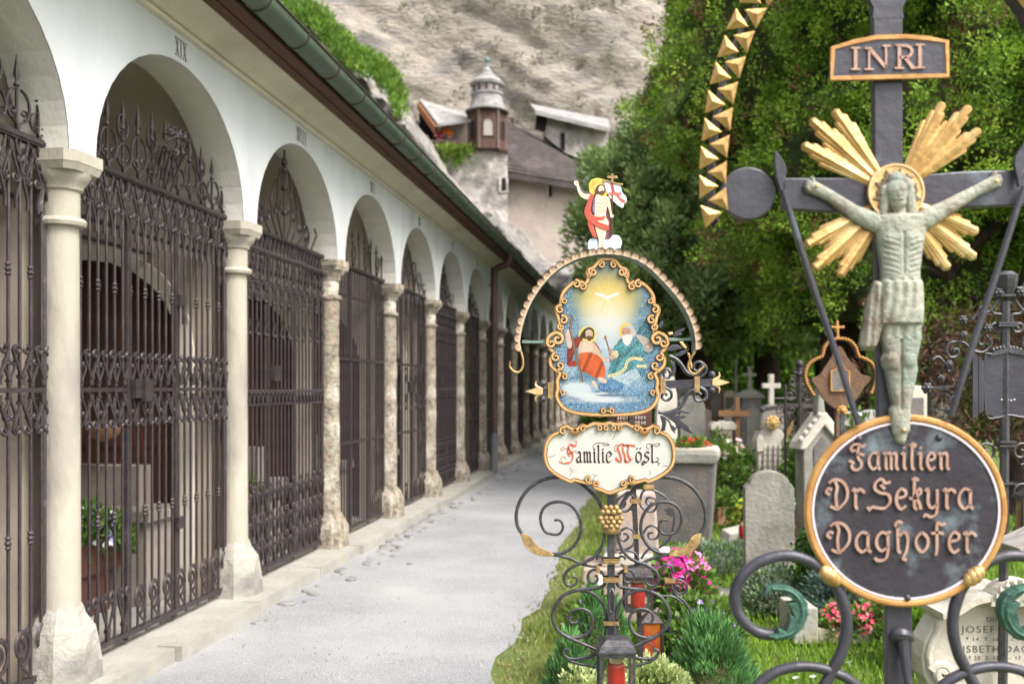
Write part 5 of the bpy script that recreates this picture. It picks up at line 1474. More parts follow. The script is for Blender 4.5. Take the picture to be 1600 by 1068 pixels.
# ---- lantern hanging from the painted cross
def lantern(plane_loc, x, z, w_, h_, label, glassc=None, roofcol='iron_hi', candle='red', parent_y=-.06, ch_=.7):
    l = empty('grave_lantern', (plane_loc.x + x, plane_loc.y + parent_y, plane_loc.z + z), 0, label, 'lantern')
    hw = w_ / 2; m_ = M[roofcol]
    prof = [(-hw * 1.03, h_), (-hw * .88, h_ + w_ * .18), (-hw * .5, h_ + w_ * .33), (0, h_ + w_ * .38)]
    rf_ = MB()
    tops = []
    for r_, zz in ((hw * 1.04, h_), (hw * .93, h_ + w_ * .16), (hw * .6, h_ + w_ * .30), (hw * .16, h_ + w_ * .37)):
        tops.append([(-r_, -r_, zz), (r_, -r_, zz), (r_, r_, zz), (-r_, r_, zz)])
    rf_.add(sum(tops, []), [(a * 4 + i, a * 4 + (i + 1) % 4, (a + 1) * 4 + (i + 1) % 4, (a + 1) * 4 + i) for a in range(3) for i in range(4)] + [(12, 13, 14, 15), (3, 2, 1, 0)])
    ro = rf_.box(-hw * 1.06, hw * 1.06, -hw * 1.06, hw * 1.06, h_ - w_ * .05, h_ - .001).build('roof', m_, l)
    for sx in (-1, 1):
        for sy in (-1, 1):
            MB().box(sx * hw - .010 * (sx > 0), sx * hw + .010 * (sx < 0), sy * hw - (.010 if sy > 0 else 0), sy * hw + (.010 if sy < 0 else 0), 0, h_ - w_ * .052).build('frame_post', m_, l)
    MB().box(-hw, hw, -hw, hw, -.012, 0).build('floor', m_, l)
    for a in range(4):
        MB().box(-hw * .93, hw * .93, -hw - .001, -hw + .003, h_ - w_ * .14, h_ - w_ * .06).build('top_rail', m_, l, rz=a * PI / 2)
        MB().box(-hw + .011, hw - .011, -hw * .96, -hw * .96 + .002, .002, h_ - w_ * .145).build('glass', M['glass'], l, rz=a * PI / 2)
    cr = w_ * .26; hh = h_ * ch_
    cb = MB().lathe([(cr, .002), (cr, hh * .94), (cr * .96, hh * .97), (cr * .86, hh)], 24)
    if candle: 
        co = cb.build('candle', M[candle], l, True)
        MB().lathe([(cr * .72, hh + .001), (cr * .74, hh + .006), (cr * .8, hh + .02), (cr * .55, hh + .026)], 20).build('candle_lid', pm('candle_lid', (.45, .32, .25), None, rough=.3, metal=.5), co, True)
    return l
rx, rz_ = mp_(*c4(713, 655))
ln = lantern(mp_.loc, rx, rz_ - .245 + .026, .118, .245, 'small iron lantern with a tall red candle hanging on the painted cross', parent_y=-.085, ch_=.80)
MB().tube([(0, .0, .245 + .046), (-.002, .03, .245 + .075), (0, .058, .245 + .105)], .0022, 5).build('hanging_hook', M['iron_hi'], ln)
# ------------------------------------------------------------------ second cross behind, black leaves and gilt tips
bp_ = Plane(995, 4.25)
bc = empty('leafy_iron_cross', bp_.loc, 0, 'black iron cross with gilt lily tips and big curled leaves behind the painted cross', 'grave cross')
cb2 = crop(1000, 500, 5.34); cb3 = crop(930, 740, 4.855)
I = M['iron_cross']
def bpts(L, f): return bp_.m([f(*q) for q in L], lambda a, b: (a, b))
def ident(a, b): return (a, b)
kb = bp_.k
MB().tube(xz(bpts([(985, 560), (987, 700), (994, 850), (1000, 1000), (1006, 1150)], ident)), [.014] * 5, 4).build('post', M['iron'], bc)
p = bpts([(845, 612), (930, 606), (1112, 597)], ident)
MB().ribbon(p, [.030, .034, .034], -.014, .006).build('crossbar', I, bc)
for px, py, s_ in ((1112, 597, 1), (848, 611, -1)):
    x, z = bp_(px, py)
    MB().ball((x, -.004, z + .033), .016, 12).build('ball', I, bc, True); MB().ball((x, -.004, z - .033), .016, 12).build('ball', I, bc, True)
    t_ = MB().add([(x, -.016, z + .012), (x + s_ * .03, -.02, z + .014), (x + s_ * .075, -.012, z), (x + s_ * .03, -.02, z - .014), (x, -.016, z - .012), (x + s_ * .03, -.002, z + .012), (x + s_ * .03, -.002, z - .012)],
                  [(0, 1, 2, 3, 4), (0, 5, 1), (1, 5, 2), (2, 6, 3), (3, 6, 4), (5, 6, 2), (0, 4, 6, 5)])
    for q in (-1, 1): t_.tube(smoothpts([(x + s_ * .005, -.01, z + q * .008), (x + s_ * .03, -.01, z + q * .025), (x + s_ * .028, -.01, z + q * .045)], 4), [.008, .008, .007, .006, .005, .004, .003, .002, .001], 6)
    t_.build('gilt_tip', M['goldlight'], bc, True)
for px in (1037 - 2, 1088, 905, 860):
    x, z = bp_(px, 602 + (1037 - px) * .04)
    MB().box(x - .011, x + .011, -.02, .012, z - .034, z + .034).build('collar', M['goldold'], bc)
for L in ([(170, 560), (150, 500), (165, 440), (215, 405), (248, 440), (235, 480), (200, 470), (195, 435), (215, 425)][0:9], [(205, 560), (250, 590), (258, 640), (220, 668), (182, 650), (185, 615), (210, 610), (220, 630)], [(495, 480), (540, 440), (545, 390), (500, 350), (455, 358), (440, 400), (465, 425), (495, 410), (500, 385)],
          [(495, 560), (545, 590), (548, 650), (500, 675), (455, 660), (448, 615), (480, 600), (505, 620)], [(240, 300), (290, 320), (340, 370), (380, 430), (440, 460), (490, 440), (515, 390), (505, 370)],
          [(470, 580), (420, 590), (385, 630), (350, 700), (300, 745), (220, 770), (150, 765)]):
    r0 = .009 if len(L) in (8, 7) and L[0][0] in (240, 470) else .0065
    MB().tube(xz(bpts([cb2(*q) for q in smoothpts(L, 5)], ident), -.012), r0, 6).build('scroll', I, bc, True)
def leafshape(pts, name='leaf', th=.012, mat=I, y=-.02):
    P_ = bpts([cb2(*q) for q in pts], ident)
    o = MB().prism(P_, y, y + th).build(name, mat, bc); b_ = o.modifiers.new('b', 'BEVEL'); b_.width = .003; b_.segments = 2
leafshape([(150, 765), (260, 755), (340, 745), (425, 765), (400, 775), (330, 770), (290, 790), (380, 790), (370, 815), (330, 820), (360, 850), (400, 880), (405, 900), (442, 945), (390, 930), (330, 890), (300, 900), (290, 860), (250, 830), (190, 790)])
leafshape([(180, 790), (240, 830), (260, 870), (305, 900), (285, 920), (290, 950), (255, 910), (240, 860)])
leafshape([(160, 790), (205, 800), (215, 850), (205, 920), (170, 925), (182, 860)])
leafshape([(210, 240), (260, 205), (310, 205), (350, 240), (300, 250), (260, 260), (225, 260)]); leafshape([(270, 300), (330, 260), (405, 240), (380, 275), (330, 305)])
leafshape([(265, 140), (290, 95), (350, 70), (368, 80), (330, 110), (350, 125), (310, 135)]); leafshape([(140, 60), (165, 15), (182, 0), (188, 40), (170, 70)])
leafshape([(250, 330), (285, 360), (295, 420), (280, 465), (255, 470), (265, 400), (240, 350)])
leafshape([(225, 105), (265, 100), (270, 120), (240, 130)], 'gilt_bud', mat=M['gold']); leafshape([(320, 180), (350, 180), (385, 230), (375, 245), (345, 220)], 'gilt_bud', mat=M['gold'])
leafshape([(385, 270), (408, 275), (432, 380), (430, 410), (415, 400), (405, 330)], 'gilt_bud', mat=M['gold'])
leafshape([(40, 760), (95, 755), (105, 870), (0, 900), (-60, 890), (-200, 880), (-200, 770)], 'inscription_board', mat=pm('brown_board', (.11, .045, .035), (.07, .03, .025), None, 8, rough=.6), y=.0)
ins = MB()
for row, yy_ in enumerate((652, 660)):
    for i in range(10):
        if i == 4: a, b = bp_(966 + i * 4.6, yy_ + .5); ins.box(a - .004, a + .004, -.003, .001, b - .001, b + .001); continue
        a, b = bp_(966 + i * 4.6, yy_)
        ins.ribbon([(a, b - .006), (a, b + .006)], .0025, -.003, .001) if (i + row) % 3 == 0 else ins.tube([(a + .004 * math.cos(t), -.002, b + .0055 * math.sin(t)) for t in np.linspace(0, 5.5, 8)], .0013, 4)
ins.build('painted_inscription', M['white'], bc)
for L in ([(250, 130), (160, 205), (180, 250), (215, 245), (228, 215), (205, 198)], [(270, 275), (300, 200), (255, 130)], [(180, 275), (240, 280), (280, 235)], [(335, 230), (360, 130), (430, 118), (520, 165), (560, 220)], [(338, 235), (380, 275), (440, 280), (468, 220), (440, 180), (395, 180), (385, 215), (410, 232), (425, 215)],
          [(190, 430), (240, 405), (290, 440), (295, 520), (240, 565), (160, 570)], [(190, 440), (180, 480), (215, 505), (248, 480), (235, 450), (212, 455)], [(480, 560), (560, 490), (590, 400), (600, 310), (570, 260)], [(350, 470), (395, 400), (450, 395), (482, 440), (460, 485), (410, 485), (402, 450), (435, 440)],
          [(345, 640), (400, 570), (460, 560), (490, 600)], [(330, 640), (290, 590), (230, 580), (180, 600)], [(570, 740), (590, 800), (640, 800), (690, 840), (680, 890), (630, 905), (600, 870), (615, 845), (640, 860)], [(560, 800), (600, 900), (680, 970), (730, 1060)], [(500, 920), (600, 930), (660, 980)], [(500, 720), (520, 690), (570, 690), (590, 740)]):
    MB().tube(xz(bpts([cb3(*q) for q in smoothpts(L, 5)], ident), -.008), .0055, 6).build('scroll', I, bc, True)
for a, b in ((305, 205), (325, 470), (565, 805), (405, 100)):
    x, z = bp_(*cb3(a, b)); MB().box(x - .022, x + .022, -.018, .012, z - .009, z + .009).build('collar', M['goldold'], bc)
P_ = bpts([cb3(*q) for q in [(505, 265), (540, 270), (555, 250), (590, 260), (602, 300), (600, 340), (585, 320), (560, 315), (530, 300), (545, 290)]], ident)
MB().prism(P_, -.014, -.004).build('leaf', I, bc)
# lanterns on and beside the leafy cross
x, z = bp_(994, 943)
lantern(bp_.loc, x, z, .115, .135, 'dark lantern with a dull red glass hanging low on the leafy iron cross', roofcol='iron', parent_y=-.05, candle='red', ch_=.75)
lz = Plane(1017, 4.9)
x, z = lz(1017, 1075)
l2 = empty('grave_lantern', (lz.loc.x, lz.loc.y, GZ), 0, 'tall lantern with yellow and orange glass panes on a short post', 'lantern')
def tall_lantern(r, w_, z0, h_, cols):
    hw = w_ / 2
    MB().tube([(0, 0, 0), (0, 0, z0)], .014, 6).build('post', M['iron'], r)
    for sx in (-1, 1):
        for sy in (-1, 1): MB().box(sx * hw - .006, sx * hw + .006, sy * hw - .006, sy * hw + .006, z0, z0 + h_).build('frame_post', M['iron'], r)
    MB().hprism([(-hw * 1.1, -hw * 1.1), (hw * 1.1, -hw * 1.1), (hw * 1.1, hw * 1.1), (-hw * 1.1, hw * 1.1)], z0 + h_ + .001, z0 + h_ + w_ * .4, .3).build('roof', M['iron'], r)
    MB().box(-hw, hw, -hw, hw, z0 - .015, z0 - .001).build('floor', M['iron'], r)
    for a in range(4): MB().box(-hw + .008, hw - .008, -hw + .002, -hw + .005, z0 + .002, z0 + h_ - .002).build('pane', cols[a % len(cols)], r, rz=a * PI / 2)
    MB().lathe([(hw * .5, z0 + .002), (hw * .5, z0 + h_ * .5), (hw * .4, z0 + h_ * .52)], 14).build('candle', M['red'], r, True)
tall_lantern(l2, .10, .36, .17, [pm('amber_pane', (.28, .15, .02), (.34, .04, .02), None, 12, rough=.2), pm('orange_pane', (.36, .05, .02), None, rough=.2)])
l3 = empty('grave_lantern', Vector(((1012 - 800) * 4.6 / F, 4.6, GZ)), 0, 'low round-topped lantern with white frosted sides on the planted grave', 'lantern')
MB().lathe([(.075, .10), (.07, .26), (.066, .30)], 8).build('frosted_glass', M['white'], l3, True)
MB().lathe([(.10, .30), (.095, .32), (.05, .36), (.028, .385), (.028, .40), (.034, .41), (.01, .43)], 16).build('lid', M['iron_hi'], l3, True)
for i in range(6):
    a = 2 * PI * i / 6; MB().tube([(.076 * math.cos(a), .076 * math.sin(a), .1), (.071 * math.cos(a), .071 * math.sin(a), .3)], .005, 5).build('rib', M['iron'], l3)
MB().lathe([(.09, 0), (.085, .1)], 8).build('base', M['iron'], l3)
MB().tube(smoothpts([(-.03, 0, .42), (-.03, 0, .47), (0, 0, .50), (.03, 0, .47), (.03, 0, .42)], 4), .004, 5).build('handle', M['iron_hi'], l3)

# ------------------------------------------------------------------ big black cross with the round plate
SZ = 2.0
sp_ = Plane(1394, SZ)
sc_ = empty('crucifix_grave_cross', sp_.loc, 0, 'tall black iron cross with a verdigris figure, gilt rays, INRI plate and round family plate', 'grave cross')
ks = sp_.k
def S_(pts, f=ident): return sp_.m([f(*q) for q in pts], ident)
IC = M['iron_cross']
pb = MB().ribbon(S_([(1386, -60), (1387, 120), (1388, 300), (1393, 660)]), [.062, .058, .058, .056], -.004, .012)
pb.ribbon(S_([(1404, 940), (1406, 1300)]), [.053, .053], -.004, .012).ribbon(S_([(1393, 650), (1404, 945)]), [.056, .053], -.0035, .0115)
tpx = S_([(1352, -10), (1386, -60), (1418, -10), (1410, 20), (1364, 20)])
o = pb.build('upright', IC, sc_); b_ = o.modifiers.new('b', 'BEVEL'); b_.width = .003; b_.segments = 2
MB().prism(S_([(1353, -8), (1345, -30), (1425, -30), (1419, -8), (1409, 14), (1411, 30), (1363, 30), (1364, 12)]), -.0045, .0125).build('flared_top', IC, sc_)
o = MB().ribbon(S_([(1222, 303), (1388, 308), (1500, 297), (1640, 292)]), [.062, .075, .072, .070], -.008, .010).build('crossbar', IC, sc_); b_ = o.modifiers.new('b', 'BEVEL'); b_.width = .003; b_.segments = 2
def disc(cx, cy, rx_, ry_, n=36): return [(cx + rx_ * math.cos(2 * PI * i / n), cy + ry_ * math.sin(2 * PI * i / n)) for i in range(n)]
for cx in (1168, 1650):
    o = MB().prism(S_(disc(cx, 303, 43, 41)), -.007, .009).build('end_disc', IC, sc_); b_ = o.modifiers.new('b', 'BEVEL'); b_.width = .003; b_.segments = 2
MB().prism(S_([(1125, 303), (1135, 290), (1135, 318)]), -.006, .004).build('end_point', IC, sc_)
c5s = crop(1080, 0, 3.052)
for s_ in (0, 1):
    lf = [(385, 735), (400, 745), (435, 800), (437, 850), (425, 900), (418, 940), (405, 900), (388, 830)]
    q = [c5s(*a) for a in lf]
    if s_: q = [(2 * 1400 - a, b - 12) for a, b in q]
    o = MB().prism(S_(smoothpts(q, 3, True)), -.024, -.014).build('pointed_leaf', IC, sc_); b_ = o.modifiers.new('b', 'BEVEL'); b_.width = .003; b_.segments = 2
    rod = [(1219, 300), (1228, 330), (1262, 440), (1300, 550), (1335, 662)] if not s_ else [(1592, 296), (1580, 330), (1548, 430), (1515, 530), (1478, 650)]
    MB().tube(xz(S_(smoothpts(rod, 4)), -.022), .0065, 8).build('brace_rod', IC, sc_, True)
# gilt-toothed canopy
ar = [(1118, 345), (1112, 310), (1112, 255), (1118, 200), (1125, 150), (1140, 95), (1160, 40), (1190, -10), (1235, -55), (1300, -90), (1386, -105)]
ar = smoothpts(ar, 8)
full = S_(ar + [(2 * 1394 - a, b) for a, b in ar[::-1][1:]])
n = len(full)
cn = MB().add([(x, -.012, z) for x, z in full] + [(x, .055, z) for x, z in full] + [(x * .985, .055, z - .003) for x, z in full] + [(x * .985, -.012, z - .003) for x, z in full],
              [(i, i + 1, n + i + 1, n + i) for i in range(n - 1)] + [(3 * n + i, 2 * n + i, 2 * n + i + 1, 3 * n + i + 1) for i in range(n - 1)] + [(i, 3 * n + i, 3 * n + i + 1, i + 1) for i in range(n - 1)] + [(n + i, n + i + 1, 2 * n + i + 1, 2 * n + i) for i in range(n - 1)])
cno = cn.build('canopy_strip', M['iron'], sc_)
tri = MB(); a_ = .0235
tri.add([(-a_, 0, -.017), (a_, 0, -.017), (0, 0, .021), (0, -.009, -.006)], [(0, 1, 3), (1, 2, 3), (2, 0, 3), (2, 1, 0)])
trm = tri.mesh('gilt_tooth', M['gold'])
run = 0; nxt = .012; NP = 0
for i in range(n - 1):
    d = math.dist(full[i], full[i + 1])
    while run + d >= nxt:
        t = (nxt - run) / d
        x = full[i][0] + t * (full[i + 1][0] - full[i][0]); z = full[i][1] + t * (full[i + 1][1] - full[i][1])
        tg = math.atan2(full[i + 1][1] - full[i][1], full[i + 1][0] - full[i][0])
        nx_, nz_ = -math.sin(tg), math.cos(tg)
        side = 1 if NP % 2 else -1
        ang_ = tg if side < 0 else tg + PI
        off = .010 * side
        # apexes alternate between the outer and the inner edge
        place('gilt_tooth', trm, cno, (x - nx_ * off + (0), -.016 - .0005 * (NP % 2), z - nz_ * off), (0, -(tg if side > 0 else tg + PI), 0), (1, 1, 1))
        NP += 1; nxt += .0275
    run += d
# INRI plate
PL = [(655, 240), (760, 208), (870, 185), (1010, 182), (1110, 190), (1208, 208), (1212, 380), (1010, 384), (870, 388), (648, 394)]
LASTP = MB().prism(S_([c5s(*q) for q in PL]), -.016, -.008).build('inri_plate', IC, sc_)
ip = LASTP
mcx, mcy = 930, 295
MB().ribbon(S_([c5s(mcx + (x - mcx) * .975, mcy + (y - mcy) * .93) for x, y in PL]), .0085, -.0195, -.010, closed=True).build('gilt_border', M['goldpaint'], ip)
MB().ribbon(S_([c5s(mcx + (x - mcx) * .935, mcy + (y - mcy) * .82) for x, y in PL]), .0015, -.0165, -.012, closed=True).build('copper_line', M['copperletter'], ip)
lt = MB()
def serif(x, y, w_=22): lt.ribbon(S_([c5s(x - w_, y), c5s(x + w_, y)]), .0035, -.0205, -.014)
def stem(x0, y0, x1, y1, w_=.0068): lt.ribbon(S_([c5s(x0, y0), c5s(x1, y1)]), w_, -.020, -.014)
stem(768, 245, 768, 345); serif(768, 245); serif(768, 345)
stem(832, 250, 832, 345, .004); stem(832, 245, 912, 338, .0068); stem(912, 235, 912, 340, .004); serif(828, 247, 16); serif(832, 345); serif(914, 235, 18)
stem(975, 232, 975, 340); serif(972, 232, 16); serif(975, 340)
lt.ribbon(S_([c5s(*q) for q in smoothpts([(975, 234), (1015, 236), (1034, 258), (1020, 284), (975, 290)], 5)]), .0055, -.020, -.014); stem(1000, 288, 1042, 342); serif(1040, 340, 12)
stem(1072, 230, 1072, 338); serif(1072, 230); serif(1072, 338)
lt.build('inri_lettering', M['copperletter'], ip)
# rays
def rays(cx, cy, tips, parent):
    for j, (tx, ty, w_) in enumerate(tips):
        mb = MB()
        d = math.hypot(tx - cx, ty - cy); ux, uy = (tx - cx) / d, (ty - cy) / d
        for q, (off, ln_, rr_) in enumerate(((0, 1, 1), (.55, .92, .62), (-.55, .90, .62), (.95, .80, .45), (-.95, .78, .45))):
            ex, ey = tx - ux * d * (1 - ln_) - uy * off * w_, ty - uy * d * (1 - ln_) + ux * off * w_
            sx, sy = cx + ux * 38 - uy * off * 4, cy + uy * 38 + ux * off * 4
            pp_ = S_([(sx, sy), ((sx + ex) / 2, (sy + ey) / 2), (ex - ux * 4, ey - uy * 4), (ex, ey)])
            mb.tube(xz(pp_, -.010 + .001 * q), [.0035, .006 * rr_ + .002, .0078 * rr_ + .002, .004 * rr_], 7)
        mb.build('gilt_ray', M['gold'], parent, True)
ry_ = empty('gilt_rays', (0, 0, 0)); ry_.parent = sc_
c55 = lambda a, b: c5s(a, b)
rays(1394, 306, [(*c5s(672, 530), 13), (*c5s(560, 575), 13), (*c5s(522, 695), 12), (*c5s(1190, 498), 13), (*c5s(1318, 515), 13), (*c5s(1365, 625), 12),
                 (1256, 385, 12), (1268, 422, 12), (1308, 433, 12), (1524, 365, 12), (1520, 405, 12), (1478, 422, 12)], ry_)
hb = MB().prism(S_(disc(1394, 303, 44, 44)), -.022, -.014)
ho = hb.build('halo', M['gold'], sc_)
MB().ribbon(S_(disc(1394, 303, 42, 42)), .004, -.0245, -.020, closed=True).build('halo_rim', M['goldlight'], ho)
# corpus: one continuous relief
gx = np.arange(1240, 1570, .75); gy = np.arange(262, 700, .75)
GX, GY = np.meshgrid(gx, gy)
H = np.full(GX.shape, -9.0)
def smax(a, b, k_=4.0):
    h_ = np.clip(.5 + .5 * (a - b) / k_, 0, 1)
    return b * (1 - h_) + a * h_ + k_ * h_ * (1 - h_)
def cap(x0, y0, r0, x1, y1, r1, lift=0.0, k_=2.5):
    global H
    dx, dy = x1 - x0, y1 - y0
    t = np.clip(((GX - x0) * dx + (GY - y0) * dy) / (dx * dx + dy * dy + 1e-9), 0, 1)
    r = r0 + (r1 - r0) * t
    d = np.hypot(GX - x0 - t * dx, GY - y0 - t * dy)
    h = np.where(d < r, np.sqrt(np.maximum(r * r - d * d, 0)), -(d - r) * 3) + lift
    H = smax(H, h, k_)
def plate(ysx, dep, k_=3.0, pw=2.6):
    """broad rounded body part: rows of (y, centre, half width)"""
    global H
    yy = [q[0] for q in ysx]
    cc_ = np.interp(GY, yy, [q[1] for q in ysx]); ww = np.interp(GY, yy, [q[2] for q in ysx])
    e = np.clip(np.minimum(GY - yy[0], yy[-1] - GY) / 7, -2, 1)
    u_ = np.abs(GX - cc_) / ww
    h = np.where((u_ < 1) & (e > 0), dep * np.maximum(1 - np.minimum(u_, 1) ** pw, 0) ** .5 * np.sqrt(np.clip(e, 0, 1)), -6 * np.maximum(u_ - 1, 0) * 8 - 6 * np.maximum(-e, 0) - .5)
    H = smax(H, h, k_)
plate([(334, 1402, 36), (344, 1402, 42), (362, 1402, 40), (395, 1402, 34), (425, 1402, 30), (450, 1402, 31)], 21)
plate([(500, 1390, 17), (530, 1391, 19), (562, 1394, 15), (578, 1394, 16), (605, 1397, 14), (640, 1400, 9), (652, 1401, 9)], 15)
plate([(500, 1416, 19), (530, 1415, 19), (562, 1412, 15), (580, 1412, 16), (605, 1410, 13), (640, 1407, 9), (652, 1406, 9)], 16)
for s_, (sh, el, wr, ha) in ((1, ((1362, 350), (1330, 335), (1292, 308), (1268, 296))), (2, ((1438, 346), (1475, 326), (1520, 300), (1545, 288)))):
    cap(*sh, 16, *el, 12.5); cap(*el, 12.5, *wr, 9); cap(*wr, 9, *ha, 10.5, 0)
    for i in range(4):
        dx = -1 if s_ == 1 else 1
        cap(ha[0], ha[1] - 5 + i * 3.4, 3.2, ha[0] + dx * (12 - abs(i - 1.5) * 2), ha[1] - 9 + i * 4.2, 2.6, 5, 1.5)
    cap(ha[0], ha[1] - 6, 3, ha[0] + dx * 3, ha[1] - 14, 2.3, 5, 1.5)
cap(1402, 350, 12, 1396, 325, 11, 4)
cap(1392, 302, 17, 1395, 319, 12, 14, 2)           # head
cap(1376, 300, 8, 1374, 335, 6, 8, 3); cap(1412, 300, 9, 1418, 335, 7, 8, 3); cap(1394, 286, 14, 1410, 292, 10, 9, 3)    # hair
cap(1393, 300, 2.6, 1392, 311, 3.4, 27, 2); cap(1384, 299, 3, 1389, 298, 2, 24, 1.5); cap(1397, 298, 2, 1403, 299, 3, 24, 1.5); cap(1393, 322, 6, 1394, 330, 4, 16, 2); cap(1388, 316, 1.6, 1398, 316, 1.6, 27, 1)
cap(1384, 378, 15, 1392, 380, 15, 6, 7); cap(1412, 378, 15, 1420, 377, 15, 6, 7)  # chest
cap(1387, 562, 12, 1388, 568, 12, 8, 3); cap(1412, 560, 12, 1412, 566, 12, 8, 3)
cap(1396, 640, 11, 1400, 672, 11, 2); cap(1406, 640, 10, 1404, 668, 11, 6); cap(1402, 672, 11, 1402, 684, 8, 4)
# loin cloth with its tail
plate([(436, 1402, 31), (446, 1402, 34), (470, 1401, 36), (500, 1400, 38), (512, 1400, 37)], 25, 1.5, 3.4)
plate([(440, 1368, 7), (470, 1361, 12), (510, 1358, 16), (538, 1352, 14), (548, 1350, 9)], 17, 1.5, 3.0)
# folds, ribs
cl = (GY > 438) & (GY < 528) & (GX > 1352)
H = H + (cl & (GX > 1362)) * (1.7 * np.sin((GX - 1402) * .42 + .05 * (GY - 440) + 1.6 * np.sin(GY * .05)))
tl = (GX < 1372) & (GY > 440)
H = H + tl * (1.8 * np.sin(GX * .55 + GY * .04))
rib = (GY > 372) & (GY < 432) & (np.abs(GX - 1402) > 9) & (np.abs(GX - 1402) < 30)
H = H + rib * .8 * np.sin(GY * .75 + np.abs(GX - 1402) * .25)
H = H - 3.0 * np.exp(-((GX - 1402) / 2.2) ** 2) * ((GY > 365) & (GY < 430)) - 5 * np.exp(-((GX - 1400) / 2.0) ** 2) * ((GY > 530) & (GY < 640))
H = H + .8 * fbm(np.stack([GX * .08, GY * .08, 0 * GX + 3], -1), 3)
ms = H > 0
m4 = ms[:-1, :-1] & ms[1:, :-1] & ms[:-1, 1:] & ms[1:, 1:]
XX, ZZ = sp_(GX, GY)
YF = -.016 - np.maximum(H, 0) * ks * .72
hgt_, wid_ = GX.shape
ii = np.arange(hgt_ - 1)[:, None] * wid_ + np.arange(wid_ - 1)[None]
Qf = np.stack([ii + wid_, ii + wid_ + 1, ii + 1, ii], -1)[m4]
nv = hgt_ * wid_
V = np.concatenate([np.stack([XX, YF, ZZ], -1).reshape(-1, 3), np.stack([XX, np.full(XX.shape, -.009), ZZ], -1).reshape(-1, 3)])
Qb = Qf[:, ::-1] + nv
# rim joining front and back
pad = np.zeros((hgt_ + 1, wid_ + 1), bool); pad[1:-1, 1:-1] = m4
rim = []
for (a, b, sh_) in (((0, 0), (0, 1), (0, 1)), ((1, 0), (1, 1), (2, 1)), ((0, 0), (1, 0), (1, 0)), ((0, 1), (1, 1), (1, 2))):
    nb_ = pad[sh_[0]:sh_[0] + hgt_ - 1, sh_[1]:sh_[1] + wid_ - 1]
    e_ = m4 & ~nb_
    v0 = (ii + a[0] * wid_ + a[1])[e_]; v1 = (ii + b[0] * wid_ + b[1])[e_]
    rim.append(np.stack([v0, v1, v1 + nv, v0 + nv], -1))
Qall = np.concatenate([Qf, Qb] + rim)
used, inv = np.unique(Qall, return_inverse=True)
co = npmesh('crucified_figure', V[used], inv.reshape(Qall.shape), M['verdigris'], sc_, smooth=True)
for px, py in ((1268, 296), (1545, 288), (1402, 670)):
    x, z = sp_(px, py); MB().ball((x, -.033, z), .0045, 8).build('nail', M['goldold'], sc_)
jag = []
for i in range(40):
    a = 2 * PI * i / 40; r_ = (34 if i % 2 else 28) + 3 * math.sin(i * 1.7)
    jag.append((1394 + r_ * 1.02 * math.cos(a), 308 + r_ * 1.15 * math.sin(a)))
MB().prism(S_(jag), -.026, -.021).build('hair', pm('rusty_hair', (.16, .10, .065), (.22, .17, .12), (.10, .065, .045), 20, 12, .8, bump=.6, bscale=80), sc_)
# round plate
dl = disc(1411, 796, 150, 142, 64)
LASTP = MB().prism(S_(dl), -.014, -.006).build('family_plate', pm('plate_black', (.030, .024, .032), (.042, .038, .048), (.20, .25, .28), 7, 11, .42, .05, bump=.15, bscale=40, lo3=.53, hi3=.76), sc_)
fp = LASTP
rim_ = MB().tube(xz(S_(disc(1411, 796, 152, 144, 64)), -.011), .0078, 8, closed=True)
rim_.build('gilt_rim', M['goldpaint'], fp, True)
MB().ribbon(S_(disc(1411, 796, 144.5, 136.5, 64)), .0042, -.0165, -.012, closed=True).build('pale_inner_line', M['lilac'], fp)
